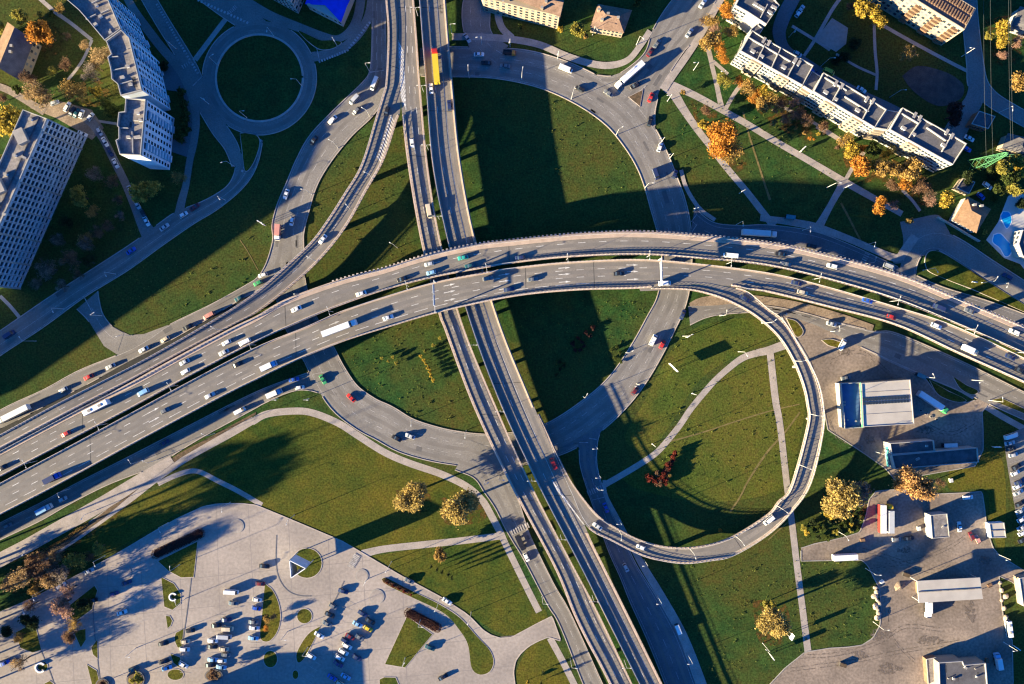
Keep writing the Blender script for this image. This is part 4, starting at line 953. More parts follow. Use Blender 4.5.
# --- six storey block at the top right
h = 17.5; px = [(876,-24),(964,30),(975,9),(887,-46)]
w = toW(px, h); t = thing('apartment_house', 'cream six storey block with a ribbed brown roof at the top picture edge', 'apartment block', cen(w)); flat_block(t, w, h, M['render_cream'], M['roof_brown'], .5, parm=M['render_cream'])
n = [0]; windows(t, w[0], w[1], .8, 16.8, 6, 18, 1.3, 1.4, cnt=n, cap=100)
a = Vector((w[0].x, w[0].y, 0)); b = Vector((w[1].x, w[1].y, 0)); d = (b - a).normalized(); nv = Vector((d.y, -d.x, 0)); rz = math.atan2(d.y, d.x); L = (b - a).length
for f in (.52, .74, .93):
    for r_ in range(6):
        p = a + d * L * f + nv * .55; mb = MB(); mb.box((p.x, p.y, 1.3 + 2.75 * r_), (3.2, 1.1, 1.0), rz); mb.build('balcony', M['wood'], t)
q = [Vector((p.x, p.y, 0)) for p in w]; 
for k in range(34):
    f = (k + .5) / 34; p = q[0].lerp(q[1], f); e = q[3].lerp(q[2], f); c0 = p.lerp(e, .22); c1 = p.lerp(e, .55); dd = c1 - c0
    mb = MB(); m_ = (c0 + c1) / 2; mb.box((m_.x, m_.y, h + .3), (dd.length, .45, .5), math.atan2(dd.y, dd.x)); mb.build('roof_rib', M['roof_tan'], ROOFS[t.name])
    c0 = p.lerp(e, .66); c1 = p.lerp(e, .93); dd = c1 - c0; mb = MB(); m_ = (c0 + c1) / 2; mb.box((m_.x, m_.y, h + .3), (dd.length, .55, .6), math.atan2(dd.y, dd.x)); mb.build('roof_rib', M['roof_tan'], ROOFS[t.name])

# --- small houses on the right
w = toW([(971,124),(979,111),(995,116.5),(988,129)], 5.0); t = thing('garage_building', 'small dark flat roofed building in the shaded yard by the red tree', 'garage', cen(w)); flat_block(t, w, 5.0, M['wood'], M['roof_slate'], .4)
windows(t, w[0], w[3], .6, 4.4, 1, 4, 1.2, 1.4)
hip([(953,220),(976.5,233),(991,209),(967,196)], 5.2, 3.4, 'tan villa with a hipped roof beside the turquoise pools', 'house', M['render_white'], M['roof_tan'], .3, 2, ((0, 1),), (6,), ((974,205),(981,206)))
w = toW([(956,188),(963,178),(975,182),(969,194)], 3.6); t = thing('flat_annex', 'blue grey flat roofed annex behind the tan villa', 'annex', cen(w)); flat_block(t, w, 3.6, M['render_cream'], M['roof_slate'], .3)
hip([(1012,26),(1020,6),(1048,14),(1040,36)], 6, 3, 'pale house at the picture edge beside the yellow trees', 'house', M['render_white'], M['roof_slate'], .3, 2, ((0, 3),), (4,))
hip([(1002,148),(1008,133),(1036,140),(1030,156)], 5.5, 3, 'house with a slate blue roof behind the green pylon', 'house', M['render_cream'], M['roof_slate'], .3, 2, ((0, 3),), (4,))
w = toW([(1018,244),(1022,230),(1046,236),(1040,262),(1022,256)], 6.0); t = thing('villa', 'white villa with a dark flat roof beside the two turquoise pools', 'house', cen(w)); flat_block(t, w, 6.0, M['render_white'], M['roof_slate'], .5); windows(t, w[1], w[0], .6, 5.6, 2, 3, 1.3, 1.4)

# --- fuel station hall: low canopy half and a taller pale half
wl = toW([(840,383.5),(862,382.5),(863,427),(844,428)], 5.3); wh = toW([(861,383),(910,379.5),(914,424),(863,427)], 7.4)
t = thing('station_hall', 'pale roofed hall with a deep blue lower roof beside the loop ramp', 'hall', cen(wl))
mb = MB(); mb.prism([tuple(p[:2]) for p in wl], 0, 5.28); mb.build('low_wall_block', M['render_white'], t)
q = inset_poly([tuple(p[:2]) for p in wl], .4); M['roof_navy'] = mat('navy_roof', (0.06, 0.13, 0.26), (0.05, 0.10, 0.21), .3)
mb = MB(); mb.prism(q, 5.2, 5.36); mb.build('low_roof', M['roof_navy'], t)
n_ = len(wl); mb = MB()
for i in range(n_):
    j = (i + 1) % n_; a, b = Vector((*wl[i][:2], 0)), Vector((*wl[j][:2], 0)); c = (a + b) / 2; dd = b - a
    if i != 1: mb.box((c.x, c.y, 5.95), (dd.length, .3, 1.35), math.atan2(dd.y, dd.x))
mb.build('parapet', M['render_white'], t)
flat_block(t, wh, 7.4, M['render_cream'], M['roof_pale'], .35, parm=M['roof_pale'])
a, b = Vector((*wh[0][:2], 0)), Vector((*wh[3][:2], 0)); c = (a + b) / 2; dd = b - a; mb = MB(); mb.box((c.x - .2, c.y, 7.2), (dd.length + .2, .2, .9), math.atan2(dd.y, dd.x)); mb.build('fascia', M['green_trim'], t)
for i in range(15):
    x0 = 864.5 + i * 3.1; mb = MB()
    for y_, s_ in ((399.5, 1.5), (403.5, 1.2)):
        p = W(x0, y_ - i * .18, 7.6); mb = MB(); mb.box((p.x, p.y, 7.55), (1.05, s_, .3), R(4)); mb.build('skylight', M['glass'], ROOFS[t.name])
for y0 in (392.5, 414.5):
    a = W(863.5, y0, 7.5); b = W(912, y0 - 3, 7.5); c = (a + b) / 2; mb = MB(); mb.box((c.x, c.y, 7.47), ((b - a).length, .16, .12), math.atan2((b - a).y, (b - a).x)); mb.build('roof_seam', M['concrete'], ROOFS[t.name])
roof_boxes(t, [(844.5,402,.7,.7,0),(844.5,405,.7,.7,0),(848,420,.6,.6,0),(856,421,.6,.6,0)], 5.3, hh=.6)

# --- workshop with two roofs
w1 = toW([(889,443),(933,440),(934,451),(891,454.5)], 6.0); w2 = toW([(891,455),(976.5,447.5),(978,462),(894.5,469)], 6.4)
t = thing('workshop', 'long two part workshop with dark blue roofs inside white parapets', 'workshop', cen(w2))
flat_block(t, w1, 6.0, M['render_white'], M['roof_slate'], .9); flat_block(t, w2, 6.4, M['render_white'], M['roof_slate'], .8)
roof_boxes(t, [(927,446,.8,.8,0)], 6.0, hh=.6); roof_boxes(t, [(918,459,1.6,.8,30)], 6.4, hh=.5)
mb = MB(); p = W(889.5, 457, 5); mb.box((p.x, p.y, 3.3), (.25, 9, 2.6), R(4)); mb.build('glazed_front', M['teal_trim'], t)

def shed(px, h, label, roof, wall, name='shed', par=.25, ribs=0, over=0):
    w = toW(px, h); t = thing(name, label, 'shed', cen(w))
    if over:
        iw = inset_poly([tuple(p[:2]) for p in w], over); mb = MB(); mb.prism(iw, 0, h - .5); mb.build('wall', wall, t)
        mb = MB(); mb.prism([tuple(p[:2]) for p in w], h - .45, h); ROOFS[t.name] = mb.build('roof', roof, t)
        for p in inset_poly([tuple(p[:2]) for p in w], .5): mb = MB(); mb.tube((p[0], p[1], 0), (p[0], p[1], h - .45), .14, .14, 6); mb.build('post', M['steel'], t)
    else: flat_block(t, w, h, wall, roof, par)
    if ribs:
        a = (w[0] + w[3]) / 2; b = (w[1] + w[2]) / 2; c = (a + b) / 2; mb = MB(); mb.box((c.x, c.y, h + .18), ((b - a).length, .35, .3), math.atan2((b - a).y, (b - a).x)); mb.build('ridge_cap', M['roof_felt'], t)
    return t
t = shed([(930,515),(947,513.5),(949.5,537),(932,538.5)], 5.2, 'grey roofed garage with a white end wall beside the orange tree', M['roof_felt'], M['render_white'], 'garage_building'); roof_boxes(t, [(943,527,1,.5,40)], 5.2, hh=.4)
shed([(989,523.5),(1004,522.5),(1006,537.5),(991,538)], 3.0, 'small pale sheet roofed shed on the grass by the parked cars', M['roof_pale'], M['panel_grey'], ribs=1)
t = shed([(917,581),(980,577.5),(983,599),(919,603)], 6.8, 'long pale ridged storage hall in the middle of the yard', M['roof_pale'], M['wood'], 'storage_hall', .1, 1, 2.4)
shed([(1019,578),(1040,574),(1040,612),(1023,606)], 4, 'grey roofed shed at the picture edge behind the row of stones', M['roof_felt'], M['render_cream'])
w = toW([(938,662),(962,660.5),(963.5,664.5),(985,662.5),(990,720),(940,720)], 7.0); t = thing('yard_house', 'dark flat roofed house with pink end wall at the bottom picture edge', 'house', cen(w)); flat_block(t, w, 7.0, M['render_cream'], M['roof_slate'], .7); roof_boxes(t, [(966,668,1,.8,-30),(954,679,.8,.8,0),(977,677,.6,.6,0)], 7, hh=.7)
w = toW([(926,659),(936,657),(938,680),(928,684)], 3.2); t = thing('lean_to', 'low lean-to beside the dark flat roofed yard house', 'annex', cen(w)); flat_block(t, w, 3.2, M['wood'], M['roof_felt'], .2)
# neighbours just outside the frame, whose shade falls into it
w = toW([(-345,538),(-233,461),(-99,368),(-62,342),(-77,321),(-360,517)], 0); t = thing('slab_block', 'tall slab block outside the frame shading the slope road', 'apartment block', cen(w)); flat_block(t, w, 36, M['panel_grey'], M['roof_felt'])
w = toW([(95,742),(140,717),(228,713),(232,770),(95,770)], 12); t = thing('apartment_house', 'flat roofed block outside the frame shading the foot of the car park', 'apartment block', cen(w)); flat_block(t, w, 12, M['render_cream'], M['roof_felt'])

# patched felt and small plant on the flat roofs
rp = random.Random(21); M['felt_patch'] = mat('felt_patch', (.075, .07, .068), (.055, .052, .05), .6, .95, fine=.2)
for nm, rf in list(ROOFS.items()):
    if rf.name.split('.')[0] != 'roof': continue
    me = rf.data; tops = [p for p in me.polygons if p.normal.z > .9]
    if not tops: continue
    root = rf.parent; f = max(tops, key=lambda p: p.area); vs = [me.vertices[i].co for i in f.vertices]; zt = vs[0].z; poly = np.array([(v.x, v.y) for v in vs])
    if f.area < 90 or zt < 4 or 'pale' in me.materials[0].name: continue
    ang = max(((vs[(i + 1) % len(vs)] - vs[i]) for i in range(len(vs))), key=lambda d: d.length); rz = math.atan2(ang.y, ang.x)
    for k in range(min(14, int(f.area / 45))):
        x, y = rp.uniform(*[poly[:, 0].min(), poly[:, 0].max()]), rp.uniform(poly[:, 1].min(), poly[:, 1].max())
        if not inside(np.array(inset_poly([tuple(p) for p in poly], 1.6)), x, y): continue
        mb = MB()
        if k % 3: mb.box((x, y, zt + .012), (rp.uniform(1.2, 4.5), rp.uniform(.5, 1.6), .02), rz); mb.build('felt_patch', M['felt_patch'], rf, local=True)
        else: mb.tube((x, y, zt), (x, y, zt + .7), .22, .22, 8); mb.tube((x, y, zt + .68), (x, y, zt + .8), .34, .3, 8); mb.build('vent_pipe', M['concrete'], rf, local=True)
# ------------------------------------------------------------------ trees
def leafmat(name, c, dark=0.55):
    m = mat(name, tuple(min(.9, v * 1.5) for v in c), tuple(v * dark for v in c), 2.6, 0.9, fine=0.4, fine_scale=9.0, spec=0.1)
    nt = m.node_tree; b = nt.nodes['Principled BSDF']; tl = nt.nodes.new('ShaderNodeBsdfTranslucent'); mx = nt.nodes.new('ShaderNodeMixShader'); mx.inputs[0].default_value = .4
    nt.links.new(b.inputs['Base Color'].links[0].from_socket, tl.inputs['Color']); nt.links.new(b.outputs[0], mx.inputs[1]); nt.links.new(tl.outputs[0], mx.inputs[2])
    nt.links.new(mx.outputs[0], nt.nodes['Material Output'].inputs['Surface']); return m
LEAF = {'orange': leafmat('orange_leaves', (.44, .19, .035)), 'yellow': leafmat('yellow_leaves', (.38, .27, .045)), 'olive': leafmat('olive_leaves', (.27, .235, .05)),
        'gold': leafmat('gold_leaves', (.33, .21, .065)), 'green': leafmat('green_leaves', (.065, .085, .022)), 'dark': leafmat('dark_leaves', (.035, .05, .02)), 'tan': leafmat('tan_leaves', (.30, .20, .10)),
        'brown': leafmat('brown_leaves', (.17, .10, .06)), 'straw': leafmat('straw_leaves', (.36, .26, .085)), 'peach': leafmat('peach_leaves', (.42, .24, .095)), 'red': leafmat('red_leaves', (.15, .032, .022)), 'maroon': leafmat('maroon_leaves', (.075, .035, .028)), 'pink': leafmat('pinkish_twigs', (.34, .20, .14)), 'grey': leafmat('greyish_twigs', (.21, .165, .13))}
def crown_mesh(seed, n, size, lobes, flat=.8, gap=.35, shell=.55):
    """leaf-sized quads in clumps through the volume of a unit crown"""
    r = random.Random(seed); rn = np.random.RandomState(seed)
    lob = []
    for k in range(lobes):
        a = r.uniform(0, 2 * math.pi); q = r.uniform(.2, .78); lob.append((q * math.cos(a), q * math.sin(a), r.uniform(-.4, .6) * flat, r.uniform(.20, .46)))
    lob.append((0, 0, .1, .55))
    cl = []
    while len(cl) < int(n / 9):
        c = r.choice(lob); v = rn.normal(size=3); v /= np.linalg.norm(v); rad = c[3] * (shell + (1 - shell) * r.random() ** .6)
        p = np.array(c[:3]) + v * rad * np.array([1, 1, flat])
        if r.random() > gap * .5: cl.append(p)
    V = []; F = []
    for p in cl:
        cs = r.uniform(.06, .13)
        for k in range(9):
            q = p + rn.normal(size=3) * cs; u = rn.normal(size=3); u[2] *= .6; u /= np.linalg.norm(u); w = np.cross(u, rn.normal(size=3)); w /= np.linalg.norm(w)
            s = size * r.uniform(.6, 1.3); i = len(V); V += [tuple(q - u * s), tuple(q + w * s * .7), tuple(q + u * s), tuple(q - w * s * .7)]; F.append((i, i + 1, i + 2, i + 3))
    me = bpy.data.meshes.new('crown'); me.from_pydata(V, [], F); me.materials.append(LEAF['green']); return me
def limb_mesh(seed, spread=.75, twigs=5, thin=.035):
    """trunk base at z=-1.5, limbs reaching through a unit crown"""
    r = random.Random(seed); mb = MB(); mb.tube((0, 0, -1.55), (0, 0, -.35), .075, .05, 7)
    for k in range(7):
        a = 2 * math.pi * k / 7 + r.uniform(-.3, .3); e = (spread * math.cos(a) * r.uniform(.6, 1), spread * math.sin(a) * r.uniform(.6, 1), r.uniform(-.1, .5))
        s = (0, 0, r.uniform(-.55, -.2)); m_ = tuple(s[i] * .45 + e[i] * .55 + r.uniform(-.06, .06) for i in range(3))
        mb.tube(s, m_, thin, thin * .6, 5); mb.tube(m_, e, thin * .6, thin * .25, 4)
        for j in range(twigs):
            t = r.uniform(.2, 1); b = tuple(m_[i] + (e[i] - m_[i]) * t for i in range(3)); q = tuple(b[i] + r.uniform(-.28, .28) for i in range(3)); mb.tube(b, q, thin * .25, thin * .1, 3)
    mb.tube((0, 0, -.36), (0, 0, .6), .05, .012, 5)
    return mb.mesh('trunk', M['bark'], fix=False)
CROWN = {'round': [crown_mesh(s, 3600, .088, 10) for s in (1, 2, 3)], 'big': [crown_mesh(s, 8500, .056, 14) for s in (11, 12)], 'tall': [crown_mesh(s, 2200, .08, 7, 1.35) for s in (21, 22)],
         'airy': [crown_mesh(s, 2600, .055, 12, .8, .7, .25) for s in (31, 32)], 'bare': [crown_mesh(s, 1900, .040, 12, .8, .8, .15) for s in (41, 42)], 'small': [crown_mesh(s, 700, .14, 5) for s in (51, 52)]}
LIMB = {'round': limb_mesh(1), 'big': limb_mesh(2), 'tall': limb_mesh(3, .5), 'airy': limb_mesh(4, .85, 9), 'bare': limb_mesh(5, .95, 16, .04), 'small': limb_mesh(6, .6, 2)}
tr = random.Random(99)
def tree(x, y, rpx, kind, col, label, cat='tree', group=None, hf=1.0, name=None, low=False):
    k0 = 1.0; r = rpx / S
    zc = r * 1.55 * hf if not low else r * .75
    r = r * (1 - zc / H)
    b = W(x, y, zc)
    t = thing(name or ('tree' if not low else 'bush'), label, cat, (b.x, b.y, 0), tr.uniform(0, 6.28), group)
    o = bpy.data.objects.new('crown', tr.choice(CROWN[kind])); C.objects.link(o); o.parent = t; o.location = (0, 0, zc); o.scale = (r, r * tr.uniform(.9, 1.08), r * (1.0 if not low else .8))
    o.material_slots[0].link = 'OBJECT'; o.material_slots[0].material = LEAF[col]
    q = bpy.data.objects.new('trunk', LIMB[kind]); C.objects.link(q); q.parent = t; sz = zc / 1.55 if not low else r * .48; q.location = (0, 0, zc); q.scale = (r, r, max(sz, .05) if not low else zc / 1.55)
    return t
T = tree
# top left courtyard
T(43,32,13,'round','orange','bright orange maple beside the slate roofed brown house'); T(22,18,8,'round','olive','yellow green tree tucked between the orange maple and the slate roofed house')
T(40,15,4.5,'small','olive','small olive shrub above the orange maple', 'shrub'); T(9,121,16,'round','yellow','large yellow tree at the end of the long slab block', hf=1.2)
T(38,93,13,'airy','tan','tan half bare tree beside the parking yard lane'); T(73,90,12,'airy','gold','golden thin crowned tree behind the row of five parked cars'); T(95,92,7,'small','yellow','small yellow tree next to the golden tree above the parked cars')
T(101,55,11,'airy','tan','tan tree leaning against the middle stepped tower', hf=1.3); T(85,44,6,'airy','tan','small tan tree where the hill path forks'); T(90,74,11,'bare','grey','leafless grey tree between the tan trees and the middle tower'); T(106,104,9,'airy','green','green thin tree at the gap between the two lower towers')
T(28,78,8,'airy','brown','brown shrub below the slate roofed house', 'shrub'); T(60,8,6,'airy','gold','golden bush at the foot of the topmost tower', 'bush'); T(0,28,7,'round','olive','olive tree at the picture edge behind the slate roofed house'); T(-1,162,8,'round','yellow','yellow tree at the picture edge behind the long slab block')
T(52,14,4,'small','green','small green bush on the hill path', 'bush'); T(3,97,6,'airy','brown','brown bush beside the lane above the large yellow tree', 'bush'); T(67,36,5,'bare','brown','low brown bush on the shaded courtyard lawn', 'bush')
for i, (x, y, r) in enumerate(((182,92,6),(184,104,7),(186,116,6.5),(184,128,6.5),(181,138,6))): T(x,y,r,'small','green',('topmost','second','third','fourth','lowest')[i] + ' bush of the dark hedge row facing the lowest tower','bush','bushes facing the lowest tower',low=True)
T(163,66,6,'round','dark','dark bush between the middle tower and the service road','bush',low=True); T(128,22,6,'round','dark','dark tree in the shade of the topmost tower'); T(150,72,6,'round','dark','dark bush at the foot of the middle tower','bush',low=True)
T(145,190,14,'round','olive','large shaded tree at the foot of the lowest tower', hf=.8); T(177,178,7.5,'airy','gold','golden tree in the shade beside the service road exit')
T(80,196,9.5,'round','olive','olive round tree in the shaded grove by the long slab block'); T(92,212,7,'airy','gold','orange tree in the shaded grove by the long slab block')
for i, (x, y, r, c) in enumerate(((95,174,9,'grey'),(112,182,8,'brown'),(46,268,12,'grey'),(70,260,12,'brown'),(86,244,9,'grey'),(97,232,8,'brown'),(62,286,8,'grey'),(108,226,7,'brown'),(120,216,6,'grey'),(58,240,8,'grey'),(35,284,7,'grey'),(78,275,7,'brown'),(118,200,6,'brown'),(66,222,7,'dark'),(88,262,8,'dark'))):
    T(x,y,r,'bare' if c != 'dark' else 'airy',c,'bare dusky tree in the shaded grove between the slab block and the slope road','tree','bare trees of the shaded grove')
T(85,238,7,'airy','gold','rust coloured tree in the shaded grove just above the slope road')
# top middle and right
T(579,30,8,'round','olive','yellow green tree between the long cream house and the pink villa'); T(586,36,4,'small','gold','small golden shrub hugging the pink villa','shrub'); T(561,30,4,'small','yellow','small yellow shrub at the corner of the long cream house','shrub'); T(637,2,5,'round','green','green tree at the picture edge behind the pink villa'); T(520,26,3,'small','green','tiny bush under the long cream house','bush')
T(727,12,10,'airy','orange','orange tree at the top end of the avenue pavement'); T(714,32,9,'bare','pink','bare pinkish tree by the avenue pavement'); T(709,40,9.5,'round','gold','golden brown tree overhanging the avenue pavement'); T(740,1,6,'airy','orange','orange tree beside the gable of the topmost terrace'); T(703,21,6,'bare','brown','bare brown tree nearest to the avenue lanes')
T(723,79,9,'airy','olive','yellow speckled bush on the lawn beside the meadow path','bush'); T(738,81,6,'airy','orange','small orange tree at the corner of the bay fronted terrace'); T(747,88,9,'airy','gold','golden brown tree at the foot of the bay fronted terrace'); T(764,95,8,'round','yellow','yellow tree in front of the bay fronted terrace')
T(762,106,8,'round','gold','golden tree just below the yellow tree of the bay fronted terrace'); T(777,106,9,'bare','brown','bare brown tree in the middle of the terrace shrubbery'); T(787,117,9,'bare','brown','bare brown tree beside the little orange saplings'); T(793,104,8,'bare','pink','bare pinkish tree against the foot of the middle terrace'); T(773,123,5,'small','gold','small golden bush at the edge of the terrace shrubbery','bush')
T(722,137,18,'big','orange','large orange tree between the oak path and the park path'); T(702,125,6,'small','yellow','small yellow tree beside the large orange tree'); T(732,152,12,'airy','gold','pale orange thin tree below the large orange tree'); T(706,111,6,'airy','brown','brown bush above the large orange tree','bush'); T(683,92,4,'small','gold','small golden bush where the park path and oak path split','bush')
T(796,128,2.8,'small','gold','first small orange sapling of the lawn edge, by the bare shrubs','sapling','saplings'); T(804,133,2.6,'small','gold','second small orange sapling of the lawn edge','sapling','saplings'); T(810,138,2.4,'small','orange','third small orange sapling of the lawn edge','sapling','saplings'); T(814,139,2.4,'small','orange','fourth small orange sapling of the lawn edge','sapling','saplings'); T(818,134,3,'small','yellow','small bright yellow sapling standing on the lawn','sapling')
T(838,147,4,'small','brown','small brown shrub by the yard path','shrub'); T(852,152,9,'round','yellow','yellow tree beside the yard path below the middle terrace'); T(862,165,11,'round','orange','glowing orange tree at the junction of park path and yard path'); T(872,149,8,'round','green','green tree at the corner of the last terrace'); T(886,168,11.5,'round','gold','golden tree next to the glowing orange tree'); T(889,152,7,'airy','yellow','yellow tree against the wall of the last terrace')
T(879,206,8.5,'round','orange','round orange tree at the end of the park path'); T(913,170,12,'round','gold','tall golden orange tree by the end of the last terrace'); T(906,185,9,'airy','orange','orange tree just below the tall golden tree'); T(930,198,8,'bare','pink','bare pinkish tree beside the tan villa garden'); T(947,201,9,'round','yellow','yellow green tree beside the tan villa'); T(910,221,5.5,'small','gold','small golden tree at the tip of the turning road'); T(926,188,7,'bare','brown','bare brown tree behind the golden orange tree'); T(895,205,6,'bare','pink','bare pinkish tree beyond the round orange tree')
T(866,9,11,'round','yellow','yellow tree above the playground'); T(877,20,9,'round','yellow','second yellow tree touching the one above the playground'); T(852,6,5,'airy','brown','brown bush beside the yellow trees','bush'); T(854,43,7.5,'round','dark','dark green bush beside the playground','bush',low=True); T(909,53,9,'bare','gold','bare golden tree on the shaded lawn under the six storey block')
T(1004,28,8,'round','yellow','yellow tree behind the pale corner house'); T(988,36,5,'round','olive','small olive tree left of the yellow pair'); T(1003,43,7,'round','yellow','lower yellow tree of the pair beside the pale corner house'); T(1018,41,6,'airy','pink','pinkish tree at the picture edge below the pale corner house'); T(1004,55,5.5,'airy','pink','small pinkish tree under the yellow pair'); T(1020,84,10,'round','gold','golden tree at the picture edge above the slate blue house')
T(955,114,11,'round','maroon','dark red round tree at the edge of the games court'); T(1003,166,9,'round','olive','olive tree at the foot of the green pylon'); T(1014,188,8,'round','olive','olive tree behind the pool terrace'); T(1018,171,6,'round','yellow','yellow tree at the picture edge by the green pylon'); T(999,190,6,'round','green','green bush beside the villa drive','bush'); T(994,200,4,'round','green','small dark bush between villa and pool','bush',low=True); T(985,232,4,'small','olive','small bush in the villa garden corner','bush',low=True); T(978,166,6,'round','green','green tree under the pylon legs')
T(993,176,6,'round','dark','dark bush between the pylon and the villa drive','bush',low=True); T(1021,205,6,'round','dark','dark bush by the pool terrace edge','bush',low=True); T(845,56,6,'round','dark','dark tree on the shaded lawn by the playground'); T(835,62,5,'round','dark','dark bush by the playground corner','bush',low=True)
# middle and right
T(411,497,16,'big','straw','straw coloured tree standing on the lawn beside the promenade'); T(459,508,19,'big','straw','largest straw coloured tree between the promenade and the lawn path'); T(439,554,8,'round','gold','small orange tree below the lawn path')
T(842,497,20,'big','straw','big straw yellow tree beside the loop ramp'); T(857,492,15,'airy','grey','greyish bare tree grown into the big straw yellow tree'); T(831,510,8,'round','yellow','bright yellow tree at the foot of the big straw yellow tree'); T(913,483,18,'big','peach','big pale orange tree between the workshop and the yard'); T(939,483,7,'bare','brown','bare brown bush beside the big pale orange tree','bush')
T(773,622,17,'big','straw','tall straw yellow tree alone on the meadow by the straight path', hf=1.1); T(768,606,7,'round','olive','olive tree at the back of the tall olive meadow tree')
for i, (x, y, r, c) in enumerate(((803,527,4,'olive'),(812,522,5,'dark'),(822,528,5,'green'),(831,522,5,'dark'),(836,532,4,'olive'),(845,524,5,'green'),(852,520,5,'dark'),(851,531,4,'olive'),(808,536,4,'green'),(818,537,4,'dark'),(828,538,3.5,'green'),(842,535,3.5,'dark'),(858,528,4,'green'),(860,518,4,'olive'),(840,528,4,'dark'),(815,530,4,'green'))):
    T(x,y,r,'small',c,'low bush in the tangled thicket below the big straw yellow tree','bush','bushes of the thicket by the yard',low=True)
T(851,524,3,'small','yellow','yellow bush in the tangled thicket','bush'); T(806,532,4,'small','yellow','pale yellow bush at the path end of the thicket','bush')
# bottom left grove
for x, y, r, k, c, lab in ((66,64,7,'airy','brown','brown thin bush on the courtyard lawn below the maple'),(52,70,6,'airy','olive','olive thin bush on the courtyard lawn'),(112,112,7,'round','green','green bush against the lowest tower'),(84,102,5,'airy','olive','olive bush at the sunny end of the parked row'),(117,90,7,'airy','olive','olive thin tree in the corner between the lower two towers'),(28,96,6,'airy','tan','tan bush beside the yard lane'),(96,66,8,'airy','tan','tan thin tree beside the middle tower wall'),(18,90,5,'round','green','green bush beside the lane by the slate roofed house'),
  (806,120,8,'bare','brown','bare brown tree above the little saplings'),(824,128,7,'airy','brown','brown thin bush at the foot of the middle terrace'),(783,100,8,'airy','gold','golden thin tree hugging the bay fronted terrace'),(755,96,7,'airy','orange','orange thin tree below the terrace bays'),(712,22,8,'airy','gold','golden thin tree beside the avenue pavement bend'),(724,60,6,'airy','orange','orange bush beside the gate path'),(893,186,7,'airy','brown','brown thin tree beyond the golden trees'),(860,150,6,'airy','orange','orange thin tree behind the yellow yard path tree'),(10,585,10,'airy','tan','tan thin tree at the left tip of the roadside grove'),(33,566,11,'airy','brown','brown thin tree deep in the roadside grove'),(52,582,11,'airy','tan','tan thin tree at the kerb side of the roadside grove'),(68,590,9,'bare','pink','pinkish bare tree at the kerb beyond the roadside grove'),(98,548,8,'airy','olive','olive thin tree at the far tip of the roadside grove'),(70,636,9,'airy','brown','brown thin tree beside the leaf shaped island'),(30,606,8,'bare','brown','bare brown tree at the car park entry bend'),
  (733,30,9,'airy','gold','golden thin tree between the avenue pavement and the topmost terrace'),(720,48,8,'airy','orange','orange thin tree above the meadow path fork'),(769,101,9,'airy','gold','golden thin tree amid the terrace shrubbery'),(800,112,9,'airy','brown','brown thin tree against the middle terrace facade'),(846,140,8,'airy','gold','golden thin tree at the corner of the middle terrace'),(875,165,9,'airy','olive','olive thin tree between two glowing orange trees'),(900,172,9,'airy','gold','golden thin tree in the row below the last terrace'),(921,185,9,'airy','brown','brown thin tree in the row below the last terrace end'),(968,178,7,'round','dark','dark tree between last terrace and annex'),(1010,178,8,'round','green','green tree in the thicket under the pylon'),(1016,158,7,'round','olive','olive tree beyond the pylon foot'),(988,168,6,'round','green','green bush right under the pylon mast'),(22,577,13,'airy','tan','tan thin crowned tree beside the verge path at the grove end'),(35,591,7,'airy','gold','small orange tree at the kerb of the car park entry'),(45,569,13,'airy','brown','bare brown tree behind the small orange tree'),(60,573,12,'airy','grey','greyish bare tree in the middle of the roadside grove'),(75,560,10,'airy','olive','olive thin tree at the upper end of the roadside grove'),(55,555,10,'airy','tan','tan thin tree on the sunny side of the roadside grove'),(40,555,6,'bare','tan','small tan bare tree next to the verge path'),
  (59,606,13,'airy','pink','pinkish bare tree overhanging the car park entry'),(72,625,9,'bare','gold','orange bare tree on the leaf shaped island'),(19,637,6.5,'airy','gold','golden tree on the corner island of the car park'),(6,632,6,'round','dark','dark tree at the picture edge of the car park'),(20,663,10,'bare','tan','wispy tan tree beside the round bench island'),(90,556,6,'bare','brown','bare brown tree at the upper tip of the roadside grove'),(30,622,9,'round','dark','dark green tree on the corner island'),(84,603,8,'round','dark','dark green tree on the island by the car park entry')):
    T(x, y, r, k, c, lab)
# trees just outside the frame, casting streaky shade over the car park
for x, y, r in ((-22,640,13),(-48,655,14),(-60,620,13),(-35,600,10),(-80,668,14),(-70,640,12),(-15,590,10),(-50,585,11),(-95,645,14),(-30,668,12),(-110,680,15),(-60,690,13),(-20,690,12),(-90,610,12)): T(x,y,r,'airy','tan','tan tree standing outside the picture edge by the car park','tree','trees outside the car park edge', hf=1.15)
for x, y, hf_ in ((-66,606,2.9),(-80,625,2.7),(-95,598,3.1),(-112,640,3.2),(-75,655,2.4),(-122,610,3.3),(-88,578,2.6),(-140,628,3.3)): T(x,y,14,'airy','tan','tall thin tree far outside the picture edge shading the roadside lawn','tree','tall trees outside the picture edge', hf=hf_)
